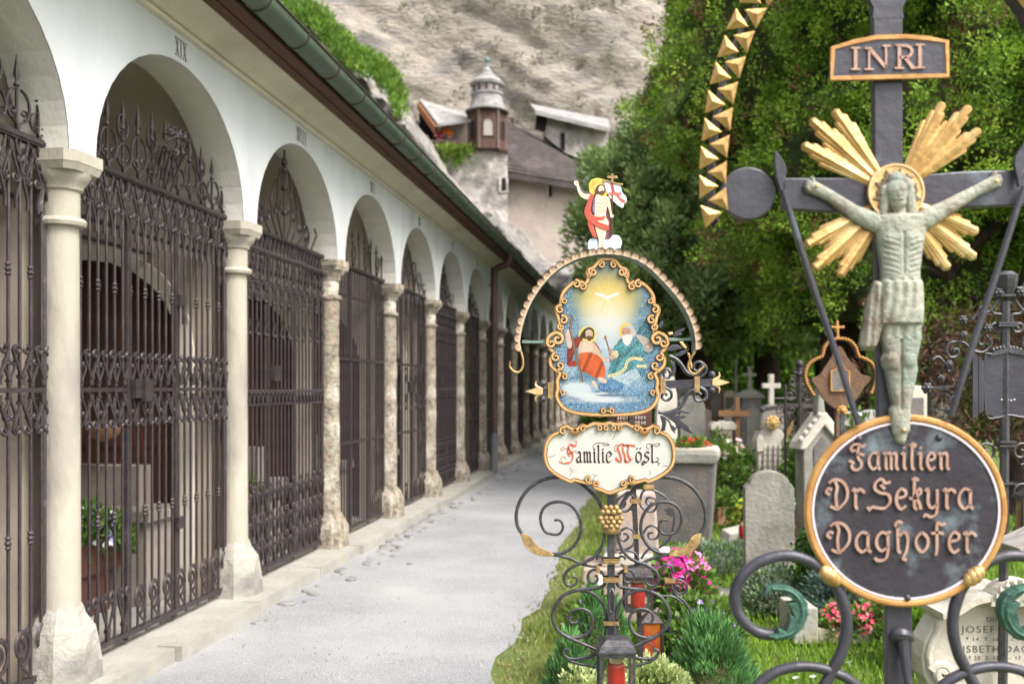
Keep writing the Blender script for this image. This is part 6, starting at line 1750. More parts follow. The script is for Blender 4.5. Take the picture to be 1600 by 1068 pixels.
# round-hand fraktur
GF = {
 'F': ([[(.95, 1.55), (.80, 1.38), (.55, 1.52), (.28, 1.50), (.10, 1.28), (.22, 1.10), (.38, 1.18)], [(.60, 1.48), (.50, 1.10), (.52, .70), (.70, .42), (.68, .12), (.46, -.06), (.22, .0), (.14, .22), (.26, .36), (.12, .46), (-.02, .52)], [(.40, .86), (.62, .92), (.88, .86)]], 1.0),
 'a': ([[(.62, .90), (.34, 1.0), (.10, .70), (.10, .26), (.34, -.02), (.60, .22)], [(.60, .95), (.60, .16), (.74, -.02)]], .82),
 'm': ([[(.0, .88), (.12, 1.0), (.16, .8), (.16, .12), (.26, -.02)], [(.16, .78), (.34, 1.0), (.46, .8), (.46, .12), (.54, -.02)], [(.46, .78), (.64, 1.0), (.76, .8), (.76, .12), (.90, -.02)]], .98),
 'i': ([[(.0, .88), (.12, 1.0), (.16, .8), (.16, .12), (.30, -.02)], [(.13, 1.34), (.19, 1.28)]], .38),
 'l': ([[(.02, 1.40), (.22, 1.56), (.36, 1.42), (.24, 1.34)], [(.20, 1.50), (.16, 1.2), (.16, .14), (.32, -.02)]], .42),
 'e': ([[(.12, .52), (.46, .62), (.52, .86), (.32, 1.0), (.12, .74), (.10, .28), (.30, -.04), (.54, .14)]], .64),
 'n': ([[(.0, .88), (.12, 1.0), (.16, .8), (.16, .12), (.26, -.02)], [(.16, .76), (.38, 1.0), (.52, .8), (.52, .12), (.66, -.02)]], .76),
 'D': ([[(.06, .70), (-.10, .84), (.0, 1.02), (.16, .96)], [(.02, 1.30), (.26, 1.48), (.62, 1.40), (.86, 1.0), (.84, .48), (.58, .10), (.40, -.04), (.08, .12)], [(.30, 1.42), (.40, 1.1), (.34, .6), (.40, -.02)]], 1.02),
 'r': ([[(.0, .88), (.12, 1.0), (.16, .8), (.16, .12), (.26, -.02)], [(.16, .76), (.34, .98), (.50, .90), (.54, .78)]], .58),
 '.': ([[(.04, .06), (.10, .0)]], .18),
 'S': ([[(.86, 1.36), (.62, 1.30), (.44, 1.52), (.16, 1.30), (.14, 1.0), (.40, .80), (.74, .72), (.84, .36), (.60, .02), (.28, .02), (.02, .06), (-.16, -.12)], [(.40, 1.22), (.60, 1.0)]], .96),
 'k': ([[(.10, 1.44), (.26, 1.56), (.38, 1.42)], [(.20, 1.48), (.20, .14), (.34, -.02)], [(.20, .62), (.42, 1.02), (.50, .78), (.24, .62), (.40, .34), (.50, -.04)], [(-.04, .50), (.40, .56)]], .62),
 'y': ([[(.0, .88), (.12, 1.0), (.14, .74), (.14, .26), (.32, .02), (.56, .22)], [(.56, .98), (.56, .1), (.50, -.30), (.26, -.44), (.04, -.32), (-.08, -.46)]], .76),
 'g': ([[(.60, .88), (.34, 1.0), (.10, .72), (.10, .30), (.32, .04), (.58, .26)], [(.58, .98), (.72, 1.02)], [(.58, .90), (.58, .0), (.44, -.40), (.14, -.46), (.02, -.32)]], .80),
 'h': ([[(.34, 1.46), (.18, 1.56), (.04, 1.40), (.16, 1.26)], [(.14, 1.42), (.16, .12), (.30, -.02)], [(.16, .74), (.42, 1.0), (.58, .72), (.54, .10), (.38, -.34), (.54, -.42)]], .78),
 'o': ([[(.36, 1.0), (.12, .70), (.12, .30), (.36, -.02), (.60, .28), (.60, .72), (.36, 1.0)]], .74),
 'f': ([[(.60, 1.46), (.42, 1.38), (.24, 1.50), (.20, 1.2), (.20, .1), (.12, -.18)], [(-.04, .92), (.22, 1.0), (.50, .92)]], .58),
}
c7 = crop(1300, 650, 4.273)
lf_ = MB()
def fline(t_, x0, x1, b_, xh, w_):
    setline(t_, GF, x0, x1, b_, xh, ident, sp_, w_, math.radians(40), .55, -.0195, -.013, lf_, .08)
fline('Familien', 1322, 1480, 731, 25, .0058)
fline('Dr.Sekyra', 1290, 1517, 792, 30, .0062)
fline('Daghofer', 1292, 1519, 859, 30, .0062)
lf_.build('copper_lettering', M['copperletter'], fp)
for px, py in ((1338, 685), (1462, 683), (1413, 931)):
    x, z = sp_(px, py); MB().ball((x, -.014, z), .0075, 10).build('rivet', IC, fp, True)
# scrolls and leaves below
c8 = crop(1120, 840, 3.333)
MX = 1404.5
for mr in (False, True):
    fn = (lambda L: mir([c8(*q) for q in L], MX)) if mr else (lambda L: [c8(*q) for q in L])
    for L, r in (([(575, 195), (540, 160), (480, 118), (390, 92), (300, 96), (200, 135), (125, 205), (92, 290), (102, 375), (150, 445), (220, 490), (300, 500), (350, 490)], .0115),
                 ([(585, 200), (630, 270), (665, 370), (672, 470), (650, 580), (605, 675), (560, 760), (500, 850)], .0115),
                 ([(150, 850), (210, 765), (300, 695), (400, 668), (500, 668), (590, 690), (680, 730), (740, 780), (800, 850)], .0105)):
        P_ = S_(smoothpts(fn(L), 5))
        MB().tube(xz(P_, -.004), [r * (1 + .03 * math.sin(i * .9)) for i in range(len(P_))], 10).build('scroll', IC, sc_, True)
    lf = fn([(250, 495), (300, 512), (370, 505), (430, 450), (456, 380), (450, 320), (420, 275), (370, 242), (310, 230), (240, 240), (226, 290), (262, 262), (320, 262), (356, 290), (392, 320), (345, 322), (368, 352), (385, 400), (362, 380), (358, 430), (340, 470), (300, 450), (300, 480)])
    P_ = S_(lf)
    # domed acanthus leaf: outline swept into a ridge
    n_ = len(P_); cx_ = sum(a for a, b in P_) / n_; 
    o = MB().prism(P_, -.030, -.004).build('acanthus_leaf', M['greenleaf'], sc_)
    b_ = o.modifiers.new('b', 'BEVEL'); b_.width = .009; b_.segments = 4
    vn = S_(smoothpts(fn([(280, 500), (370, 475), (420, 400), (415, 320), (360, 260), (270, 248)]), 4))
    MB().tube(xz(vn, -.030), [.004] * len(vn), 6).build('leaf_rib', M['greenleaf'], o, True)
    kn = c8(577, 190); x, z = S_([kn if not mr else mir([kn], MX)[0]])[0]
    s_ = -1 if mr else 1
    kb_ = MB()
    for q in (-1.2, -.4, .4, 1.2): kb_.ball((x + s_ * q * .009, -.016, z - q * .006), .0155 - .003 * abs(q), 10, 1.25)
    kb_.build('gilt_knot', M['gold'], sc_, True)
x, z = sp_(*c8(952, 540))
hk = MB().tube(smoothpts([(x - .022, -.010, z + .012), (x, -.018, z + .020), (x + .022, -.010, z + .008)], 4), [.006, .010, .013, .015, .013, .012, .010, .008, .006], 8)
hk.tube(smoothpts([(x, -.016, z + .012), (x + .002, -.022, z - .03), (x + .006, -.026, z - .07), (x + .018, -.030, z - .10), (x + .020, -.030, z - .125)], 4), [.012, .011, .010, .009, .009, .008, .008, .007, .007, .007, .006, .006, .006, .005, .005, .005, .005], 8)
hk.build('lantern_hook', IC, sc_, True)
MB().tube([(x + .018 + .026 * math.cos(t), -.030, z - .135 + .026 * math.sin(t)) for t in np.linspace(0, 2 * PI, 25)[:-1]], .0035, 6, closed=True).build('ring', M['copperletter'], sc_, True)
x, z = sp_(1600, 5)
# ------------------------------------------------------------------ gravestones
def bev(o, w_=.012, s_=2):
    b = o.modifiers.new('bevel', 'BEVEL'); b.width = w_; b.segments = s_; b.limit_method = 'ANGLE'
    return o
class Grave:
    """gravestone: its face measured at its own distance, standing on the ground"""
    def __init__(s, name, px, z, label, cat='gravestone', yaw=0.0, group=None):
        s.z, s.k, s.px = z, z / F, px
        s.root = empty(name, ((px - 800) * s.k, z, GZ), yaw, label, cat, group)
    def q(s, px, py): return ((px - s.px) * s.k, 1.6 - GZ + (604 - py) * s.k)
    def slab(s, name, pts, th, mat, y=0.0, w_=.012, sm=False, ground=True):
        P_ = [s.q(*p) for p in (smoothpts(pts, 4, True) if sm else pts)]
        return bev(MB().prism(P_, y, y + th).build(name, mat, s.root), w_)
    def box(s, name, x0, x1, y0, y1, pz0, pz1, mat, w_=.01):
        """x from pixels, y in metres, z in metres above the ground"""
        return bev(MB().box((x0 - s.px) * s.k, (x1 - s.px) * s.k, y0, y1, pz0, pz1).build(name, mat, s.root), w_)
    def foot(s): return 604 + (1.6 - GZ) / s.k
def stonecross(g, px, py0, py1, arm, w_, mat, y=.03, th=.09):
    yc_ = py0 + (py1 - py0) * .36
    h_ = w_ / 2
    return g.slab('cross', [(px - h_, py1), (px - h_ * .9, yc_ + h_), (px - arm, yc_ + h_), (px - arm, yc_ - h_), (px - h_ * .9, yc_ - h_), (px - h_, py0), (px + h_, py0), (px + h_ * .9, yc_ - h_), (px + arm, yc_ - h_), (px + arm, yc_ + h_), (px + h_ * .9, yc_ + h_), (px + h_, py1)], th, mat, y, .008)
# round-headed slab
g = Grave('gravestone', 1202, 7.8, 'grey slab with a round shouldered head and bare face in the middle of the lawn', yaw=-.12)
fb = g.foot() + 3
hd = [(1166, fb), (1165, 762), (1172, 756)] + [(1203 - 31 * math.cos(t), 758 - 22 * math.sin(t)) for t in np.linspace(.1, PI - .1, 13)] + [(1236, 756), (1240, 762), (1241, fb)]
g.slab('slab', hd, .16, M['grave'])
g.box('kerb', 1160, 1250, -.42, .02, 0, .10, M['pinkstone']); 
# dark leaning monument
g = Grave('monument', 1062, 10.6, 'broad grey tapering monument with a moulded top, red flowers lying on it', yaw=-.25)
fb = g.foot() + 2
g.slab('block', [(1012, fb), (1006, 724), (1117, 722), (1108, fb)], .45, M['darkstone'], 0, .02)
g.slab('moulding', [(1004, 724), (1000, 716), (1000, 706), (1122, 706), (1122, 716), (1117, 724)], .52, M['grave'], -.04, .02)
g.slab('top_slab', [(1002, 706), (1006, 700), (1117, 699), (1121, 706)], .50, M['palestone'], -.02, .01)
# stele with a pyramid cap and cross
g = Grave('gravestone', 1176, 15, 'dark narrow pillar gravestone with a pyramid cap and small stone cross'); fb = g.foot()
g.slab('plinth', [(1150, fb), (1152, 730), (1198, 730), (1199, fb)], .45, M['darkstone'], -.05)
g.slab('shaft', [(1158, 730), (1160, 622), (1190, 622), (1192, 730)], .32, M['darkstone'])
g.slab('sunk_panel', [(1166, 722), (1167, 640), (1175, 630), (1184, 640), (1185, 722)], .02, M['grave'], -.012, .003)
g.slab('cap', [(1154, 622), (1157, 616), (1175, 607), (1193, 616), (1196, 622)], .38, M['grave'], -.03)
g.slab('side_pillar', [(1148, 745), (1149, 640), (1160, 640), (1160, 745)], .25, M['darkstone'], .02); g.slab('side_cap', [(1146, 640), (1152, 633), (1162, 640)], .28, M['grave'], .0)
stonecross(g, 1173, 572, 608, 10, 5, M['grave'])
# ribbed pale stone with gilt rose
g = Grave('gravestone', 1207, 13, 'pale fluted gravestone with a stone cross above a round gilt rosette'); fb = g.foot()
g.slab('body', [(1182, fb), (1183, 690), (1190, 672), (1200, 668), (1212, 668), (1222, 672), (1232, 690), (1234, fb)], .3, M['palestone'], 0)
for i, px in enumerate((1184, 1192, 1200, 1208, 1216, 1224)): g.slab('flute', [(px, 780), (px, 694), (px + 4.5, 694), (px + 4.5, 780)], .03, M['palestone'], -.035, .008)
for py in range(700, 780, 9): g.slab('joint', [(1184, py + 1.3), (1184, py), (1232, py), (1232, py + 1.3)], .012, M['grave'], -.040, .001)
for px in (1186, 1228): g.slab('finial_niche', [(px - 5, 705), (px - 5, 684), (px, 678), (px + 5, 684), (px + 5, 705)], .06, M['palestone'], -.06, .01)
stonecross(g, 1207, 584, 635, 14, 8, M['palestone'])
g.slab('shoulder', [(1188, 672), (1192, 640), (1200, 632), (1216, 632), (1224, 640), (1228, 672)], .25, M['grave'], .02, .02)
rs_ = MB(); cx_, cz_ = g.q(1205, 660)
for i in range(10):
    a = 2 * PI * i / 10; rs_.ball((cx_ + .065 * math.cos(a), -.07, cz_ + .065 * math.sin(a)), .036, 8, sy=.5)
for i in range(6):
    a = 2 * PI * i / 6; rs_.ball((cx_ + .03 * math.cos(a), -.09, cz_ + .03 * math.sin(a)), .028, 8, sy=.5)
rs_.ball((cx_, -.10, cz_), .025, 8); rs_.build('gilt_rosette', M['gold'], g.root, True)
# gabled stone
g = Grave('gravestone', 1285, 9.3, 'grey gabled gravestone with carved crocket edge left of the round family plate', yaw=.1); fb = g.foot()
g.slab('body', [(1258, fb), (1254, 700), (1285, 662), (1322, 700), (1322, fb)], .22, M['grave'])
g.slab('gable', [(1246, 702), (1250, 690), (1283, 646), (1290, 644), (1325, 690), (1328, 702), (1318, 702), (1286, 664), (1256, 702)], .30, M['palestone'], -.04, .015)
g.slab('finial', [(1280, 650), (1282, 618), (1284, 600), (1289, 600), (1291, 618), (1294, 650)], .12, M['grave'], .05)
for t in np.linspace(.1, .9, 5):
    for s_ in (-1, 1):
        x_, y_ = g.q(1286 + s_ * 38 * (1 - t), 694 - 46 * t); MB().ball((x_, .02, y_ + .02), .035, 8).build('crocket', M['palestone'], g.root, True)
g.slab('relief', [(1272, 740), (1270, 700), (1284, 682), (1300, 700), (1298, 740)], .02, M['darkstone'], -.012, .004)
# brick pier and small stone behind round slab
g = Grave('brick_pier', 1245, 9.9, 'low pier of red bricks behind the round-headed slab', 'pier'); k_ = g.k
rr = random.Random(8)
H0 = 0; r_i = 0
while H0 < .40:
    for i in range(3):
        o = (r_i % 2) * .06
        c = MB().box(-.20 + i * .125 + o, -.20 + i * .125 + .115 + o, rr.uniform(-.006, .006), .14, H0 + .004, H0 + .058).build('brick', M['brick'], g.root)
    H0 += .066; r_i += 1
MB().box(-.24, .26, -.03, .17, H0 + .002, H0 + .05).build('coping', M['grave'], g.root)
# far small stones
g = Grave('gravestone', 1130, 13.5, 'small pinkish gravestone with curled shoulders among white roses'); fb = g.foot()
g.slab('body', [(1117, fb), (1116, 690), (1116, 672), (1145, 672), (1144, 690), (1143, fb)], .18, M['pinkstone'])
g.slab('curled_head', [(1110, 672), (1110, 664), (1116, 658), (1124, 660), (1130, 656), (1137, 660), (1145, 658), (1151, 664), (1150, 672)], .22, M['palestone'], -.02, .02)
g = Grave('gravestone', 1085, 14, 'plain tall grey gravestone right behind the black leaves of the iron cross'); fb = g.foot()
g.slab('body', [(1064, fb), (1062, 628), (1072, 618), (1092, 618), (1102, 632), (1104, fb)], .25, M['grave'])
g = Grave('gravestone', 1119, 17, 'brown tall stone tablet under the gilt lily tip'); fb = g.foot()
g.slab('body', [(1107, fb), (1107, 612), (1112, 604), (1126, 604), (1131, 612), (1132, fb)], .2, M['brownwood']); g.slab('inset', [(1111, 650), (1111, 614), (1127, 614), (1127, 650)], .02, M['darkstone'], -.012, .003)
g = Grave('gravestone', 1098, 16, 'reddish low gravestone between the grey tablet and the brown one'); fb = g.foot()
g.slab('body', [(1088, fb), (1088, 646), (1100, 636), (1112, 642), (1114, fb)], .2, M['pinkstone'])
g = Grave('gravestone', 1045, 12.5, 'white gravestone with curved head partly hidden by the leafy iron cross'); fb = g.foot()
g.slab('body', [(1024, fb), (1026, 650), (1030, 600), (1036, 580), (1046, 574), (1054, 590), (1058, 620), (1060, fb)], .2, M['palestone'])
g.slab('base', [(1020, fb), (1020, 690), (1064, 690), (1064, fb)], .4, M['palestone'], -.1)
g = Grave('wooden_cross', 1150, 13.8, 'plain orange-brown wooden cross beside the dark pillar stone', 'grave cross'); fb = g.foot()
g.slab('post', [(1149, fb), (1149, 620), (1156, 620), (1156, fb)], .06, M['orangewood'], 0, .004); g.slab('arm', [(1122, 650), (1122, 641), (1172, 641), (1172, 650)], .05, M['orangewood'], -.052, .004)
g = Grave('lamp_post', 1150, 21, 'thin tall grey pole in front of the far hedge', 'pole'); fb = g.foot()
g.slab('pole', [(1147.5, fb), (1148, 560), (1152, 560), (1152.5, fb)], .06, M['grave'], 0, .01)
# beige block behind the painted cross
g = Grave('gravestone', 985, 7.2, 'stepped beige sandstone base with a stone block on it behind the painted cross', yaw=-.1); fb = g.foot()
g.slab('block', [(962, 870), (964, 770), (1024, 770), (1030, 870)], .28, M['pinkstone'], 0, .02)
g.slab('step', [(940, 884), (944, 866), (1050, 864), (1054, 884)], .42, M['palestone'], -.06, .015); g.slab('plinth', [(900, fb), (912, 884), (1056, 884), (1060, fb)], .55, M['pinkstone'], -.12, .015)
g.slab('sloping_kerb', [(896, fb), (936, 880), (944, 884), (912, fb)], .5, M['palestone'], -.9, .01)
# wooden shrine cross with rope border
g = Grave('wooden_shrine', 1312, 8.6, 'brown carved wooden grave shrine with gilt rope border and small gilt cross', 'grave cross'); fb = g.foot(); k_ = g.k
g.slab('post', [(1308, fb), (1308, 640), (1318, 640), (1318, fb)], .06, M['brownwood'], .03, .006)
bd = [(1268, 592), (1280, 586), (1290, 572), (1298, 560), (1306, 546), (1312, 540), (1318, 546), (1326, 560), (1336, 570), (1346, 584), (1362, 590), (1350, 606), (1340, 622), (1326, 634), (1312, 640), (1298, 634), (1286, 622), (1276, 606)]
g.slab('carved_board', bd, .03, M['brownwood'], 0, .006, sm=True)
pl_ = [(1298, 610), (1298, 580), (1306, 576), (1308, 571), (1316, 571), (1318, 576), (1326, 580), (1326, 610)]
g.slab('slate_tablet', pl_, .012, M['darkstone'], -.016, .002)
MB().ribbon([g.q(*p) for p in pl_], 2.6 * k_, -.022, -.004, closed=True).build('gilt_frame', M['goldpaint'], g.root)
tre = smoothpts([(1270, 616), (1260, 598), (1258, 582), (1264, 568), (1276, 560), (1284, 556), (1288, 542), (1298, 532), (1312, 529), (1326, 532), (1336, 542), (1341, 556), (1350, 560), (1362, 568), (1368, 582), (1366, 600), (1360, 614)], 6)
P_ = [g.q(*p) for p in tre]
MB().ribbon(P_, .02, -.006, .05).build('canopy_strip', M['wood'], g.root)
run = 0; nxt = 0; bm_ = MB().ball((0, 0, 0), .0155, 8).mesh('rope_bead', M['goldpaint'], True)
for (a, b) in zip(P_[:-1], P_[1:]):
    d = math.dist(a, b)
    while run + d >= nxt:
        t = (nxt - run) / d; place('rope_bead', bm_, g.root, (a[0] + t * (b[0] - a[0]), -.018, a[1] + t * (b[1] - a[1]))); nxt += .026
    run += d
bev(MB().ribbon([g.q(1309, 530), g.q(1308, 503)], .020, -.015, .005).ribbon([g.q(1300, 511), g.q(1317, 511)], .018, -.016, .004).build('gilt_cross', M['goldpaint'], g.root), .003)
for (px, py) in ((1300, 511), (1317, 511), (1308, 503)): x_, z_ = g.q(px, py); MB().ball((x_, -.006, z_), .013, 8).build('cross_tip', M['goldpaint'], g.root, True)
# small gilt rosette on a grey stake
g = Grave('grave_marker', 1316, 6.9, 'thin blue-grey stake topped by a small gilt rosette', 'grave marker'); x_, z_ = g.q(1316, 641)
MB().box(-.014, .014, -.01, .01, 0, z_ - .02).build('stake', M['iron_cross'], g.root)
ro = MB().ball((x_, -.01, z_), .02, 8)
for i in range(8): ro.ball((x_ + .025 * math.cos(i * PI / 4), 0, z_ + .025 * math.sin(i * PI / 4)), .014, 8, sy=.6)
ro.build('rosette', M['goldpaint'], g.root, True)
# far dark iron cross with scrolls
def scroll_cross(px, z, label, y0, arm_l, arm_r, yarm, top):
    g = Grave('iron_cross', px, z, label, 'grave cross'); k_ = g.k
    t_ = MB().tube([(0, 0, 0), (0, 0, g.q(px, top)[1])], .028, 6); t_.build('post', M['iron'], g.root)
    a, b = g.q(px - arm_l, yarm), g.q(px + arm_r, yarm - 6)
    MB().ribbon([a, ((a[0] + b[0]) / 2, (a[1] + b[1]) / 2 + .03), b], [.04, .055, .04], -.02, .02).ball((a[0], 0, a[1]), .035, 8).build('crossbar', M['iron'], g.root)
    for s_ in (-1, 1):
        for (dx, dy, r_) in ((14, -22, 10), (10, -44, 9), (24, 14, 10), (12, 34, 9), (6, -62, 6)):
            cx_, cz_ = g.q(px + s_ * dx, yarm + dy)
            MB().tube(spiral(cx_, cz_, r_ * k_, 1.5, PI / 2, s_, .2, 24), .012, 6).build('scroll', M['iron'], g.root, True)
            MB().tube([(0, 0, g.q(px, yarm + dy + 10)[1]), ((cx_) * .5, 0, cz_ + r_ * k_ * .9), (cx_, 0, cz_ + r_ * k_)], .011, 5).build('scroll_stem', M['iron'], g.root)
    x_, z_ = g.q(px, top); MB().ball((0, 0, z_), .05, 8).ball((0, 0, z_ - .12), .04, 8).build('finial', M['iron'], g.root, True)
    return g
scroll_cross(1249, 11.5, 'dark iron cross with many scrolls and drooping crossbar behind the gabled stone', 0, 58, 30, 640, 568)
scroll_cross(1402, 10.8, 'dark iron cross hidden partly behind the big round plate', 0, 20, 30, 650, 600)

# ornate black cross at the right edge
oz = 4.7
op = Plane(1570, oz)
oc = empty('ornate_iron_cross', op.loc, 0, 'black ornate iron cross with folding tablet doors and rose scrolls at the right edge', 'grave cross')
def O_(L, f=ident): return op.m([f(*q) for q in L], ident)
c9 = crop(1470, 400, 4.449)
IR = M['iron_hi']
MB().tube(xz(O_([(1571, 470), (1570, 620), (1569, 760), (1566, 1150)])), .021, 6).build('post', IR, oc)
ko = op.k
tab = [(1538, 645), (1537, 560), (1546, 553), (1572, 548), (1604, 553), (1612, 560), (1612, 645), (1596, 651), (1575, 648), (1556, 652)]
MB().prism(O_(tab), -.012, .008).build('tablet', IC, oc)
MB().tube(xz(O_(smoothpts(tab, 3, True)), -.012), .0055, 6, closed=True).build('tablet_rim', IR, oc, True)
MB().prism(O_([(1544, 556), (1550, 549), (1572, 542), (1596, 549), (1600, 556), (1572, 551)]), -.022, .004).build('crest', IR, oc)
for i in range(9): x_, z_ = op(1550 + i * 5.2, 546 - 4 * math.sin(i * PI / 8)); MB().ball((x_, -.008, z_), .012, 7).build('crest_leaf', IR, oc, True)
o = MB().add([(*a, ) for a in [(op(1508, 550)[0], -.08, op(1508, 550)[1]), (op(1524, 556)[0], -.03, op(1524, 556)[1]), (op(1524, 648)[0], -.03, op(1524, 648)[1]), (op(1508, 652)[0], -.08, op(1508, 652)[1]), (op(1508, 550)[0], -.07, op(1508, 550)[1]), (op(1524, 556)[0], -.02, op(1524, 556)[1]), (op(1524, 648)[0], -.02, op(1524, 648)[1]), (op(1508, 652)[0], -.07, op(1508, 652)[1])]],
             [(0, 1, 2, 3), (7, 6, 5, 4), (0, 3, 7, 4), (1, 5, 6, 2), (0, 4, 5, 1), (3, 2, 6, 7)]).build('folding_door', IC, oc)
MB().prism(O_([(1525, 556), (1534, 566), (1533, 640), (1525, 646)]), -.03, -.01).build('folding_door', IC, oc)
for px in range(0, 5): x_, z_ = op(1563 + px * 5, 624 + (px % 2)); MB().ball((x_, -.012, z_), .0045, 6).build('white_fleck', M['white'], oc)
def osc(L, r=.0075): MB().tube(xz(O_([c9(*q) for q in smoothpts(L, 5)]), -.004), r, 6).build('scroll', IR, oc, True)
OS = [[(215, 445), (250, 405), (340, 380), (400, 300), (420, 240)], [(425, 470), (420, 410), (370, 400), (350, 385)], [(420, 470), (410, 520), (365, 525), (345, 490), (370, 468), (392, 488), (375, 505)], [(340, 560), (345, 620), (290, 668), (215, 655)], [(345, 590), (300, 545), (258, 570), (262, 610), (290, 612), (295, 592)],
      [(200, 640), (150, 600), (70, 600), (38, 650), (60, 700), (110, 695), (118, 655), (90, 645), (88, 665)], [(330, 180), (360, 130 + 130), (400, 300)], [(330, 270), (345, 225), (385, 225)], [(65, 1010), (80, 975), (130, 968), (165, 1000)], [(100, 870), (165, 855), (225, 770)], [(10, 790), (30, 750), (75, 760), (60, 800), (30, 790)], [(-60, 720), (-20, 700), (20, 740)]]
for L in OS: osc(L); osc([(2 * 456 - a, b) for a, b in L])
def rose(px, py, r, y=-.02, mat=IR):
    x_, z_ = op(px, py); mb = MB()
    for i in range(6): a = i * PI / 3; mb.ball((x_ + r * .55 * math.cos(a), y, z_ + r * .55 * math.sin(a)), r * .42, 8)
    mb.ball((x_, y - r * .2, z_), r * .5, 8); mb.build('iron_rose', mat, oc, True)
for px, py, r in ((1574, 438, .036), (1558, 458, .026), (1592, 457, .026), (1540, 513, .024), (1502, 500, .024), (1503, 523, .02), (1530, 482, .015), (1480, 569, .022), (1468, 590, .02), (1446, 606, .030), (1500, 470 + 30, .018), (1478, 640, .02)): rose(px, py, r)
MB().lathe([(.010, op(0, 470)[1]), (.045, op(0, 448)[1]), (.05, op(0, 430)[1]), (.03, op(0, 424)[1]), (.02, op(0, 428)[1])], 8, cx=op(1573, 0)[0]).build('crown_bud', IR, oc, True)
for py, w_ in ((505, 15), (509, 15), (462, 12), (690, 13), (696, 13), (755, 14)): x_, z_ = op(1571, py); MB().box(x_ - w_ * ko, x_ + w_ * ko, -.03, .03, z_ - .004, z_ + .006).build('band', IR, oc)
MB().ribbon(O_([(1440, 606), (1508, 602)]), .012, -.008, .004).ribbon(O_([(1612, 602), (1680, 600)]), .012, -.008, .004).build('crossbar', IR, oc)
for s_ in (-1, 1):
    for cy in (712, 775, 838):
        for (dx, r_, sg) in ((26, 20, 1), (54, 17, -1)):
            if s_ == -1 and dx == 54 and cy > 800: continue
            cx_, cz_ = op(1569 + s_ * dx, cy - 6 * sg)
            MB().tube(spiral(cx_, cz_, r_ * ko, 1.5, -PI / 2 if sg > 0 else PI / 2, s_ * sg, .15, 26), .007, 6).build('scroll', IR, oc, True)
x_, z_ = op(1584, 822)
ol = empty('grave_lantern', (op.loc.x + x_, op.loc.y - .16, GZ + z_), 0, 'small arched lantern with a red candle on the ornate cross at the right edge', 'lantern')
MB().box(-.06, .06, -.05, .05, -.008, 0).build('floor', M['iron'], ol)
for sx in (-1, 1): MB().box(sx * .06 - .005, sx * .06 + .005, -.052, -.042, 0, .15).build('frame_post', M['iron'], ol)
MB().prism([(-.07, .15), (-.06, .165), (0, .195), (.06, .165), (.07, .15)], -.055, .055).build('roof', M['iron'], ol)
MB().box(-.055, .055, -.046, -.044, .002, .148).build('glass', M['glass'], ol); MB().lathe([(.032, 0.001), (.032, .10), (.026, .105)], 16).build('candle', M['red'], ol, True)
MB().box(-.055, .055, .03, .035, .0, .148).build('back_plate', pm('amber_back', (.22, .15, .07), None, rough=.5), ol)
g = Grave('wooden_roof_cross', 1600, 3.9, 'weathered grey wooden roof board poking in at the right edge', 'grave cross')
a_ = g.q(1572, 862); 
o = MB().ribbon([g.q(1575, 858), g.q(1700, 800)], .045, -.1, .1).build('roof_board', pm('weathered_board', (.36, .34, .31), (.24, .22, .20), None, 5, rough=.9, stretch=(1, 6, 6), bump=.4), g.root); bev(o, .004)
MB().box(.22, .26, -.02, .02, 0, g.q(1660, 830)[1]).build('post', o.data.materials[0], g.root)

# big white baroque stone
g = Grave('baroque_gravestone', 1565, 4.75, 'white baroque gravestone with volutes, a shell on top and incised capital lettering'); fb = g.foot(); k_ = g.k
c10 = crop(1440, 840, 4.684)
half = [(0, 870), (8, 800), (20, 740), (60, 680), (100, 620), (112, 570), (100, 545)]
LFT = [c10(*q) for q in [(60, 1085), (15, 1010), (0, 880), (20, 760), (80, 660), (112, 600), (112, 560)]]
cxs = 1565
top_ = [c10(112, 560), c10(140, 545), c10(300, 490), c10(380, 470), (cxs, 938)]
body = [(LFT[0][0], fb)] + LFT + top_
body = body + [(2 * cxs - a, b) for a, b in body[::-1][1:]]
g.slab('body', body, .16, M['palestone'], 0, .015)
for j, (dy, ex, y_) in enumerate(((0, 0, -.055), (-14, 5, -.085), (-26, 9, -.11))):
    L = [c10(112 - ex * 3, 560 + dy), c10(200, 532 + dy), c10(300, 470 + dy), c10(400, 440 + dy), c10(520, 420 + dy), (cxs, 925 + dy / 4.7)]
    L = L + [(2 * cxs - a, b) for a, b in L[::-1][1:]]
    P_ = [g.q(*p) for p in smoothpts(L, 4)]
    MB().ribbon(P_, .022 + .003 * j, y_, .17 + .01 * j).build('cornice', M['palestone'], g.root, False)
for mr in (0, 1):
    cx_, cz_ = g.q(*c10(135, 985)); cx_ = cx_ if not mr else 2 * g.q(cxs, 0)[0] - cx_
    MB().tube(spiral(cx_, cz_, .055, 1.4, PI * .9 if not mr else .1 * PI, -1 if not mr else 1, .2, 24, -.02), [.022] * 25, 8).build('volute', M['palestone'], g.root, True)
    L = [c10(120, 590), c10(110, 680), c10(70, 760), c10(45, 850), c10(60, 950)]
    L = L if not mr else [(2 * cxs - a, b) for a, b in L]
    MB().tube(xz([g.q(*p) for p in smoothpts(L, 4)], -.012), .016, 8).build('side_moulding', M['palestone'], g.root, True)
sh = MB()
scx, scz = g.q(*c10(640, 430))
for i in range(9):
    a = PI * (.08 + .84 * i / 8)
    sh.tube([(scx + .02 * math.cos(a), -.115, scz - .01 + .02 * math.sin(a)), (scx + .08 * math.cos(a), -.12, scz + .07 * math.sin(a)), (scx + .125 * math.cos(a), -.115, scz + .105 * math.sin(a))], [.006, .014, .017], 7)
sh.build('shell', M['palestone'], g.root, True)
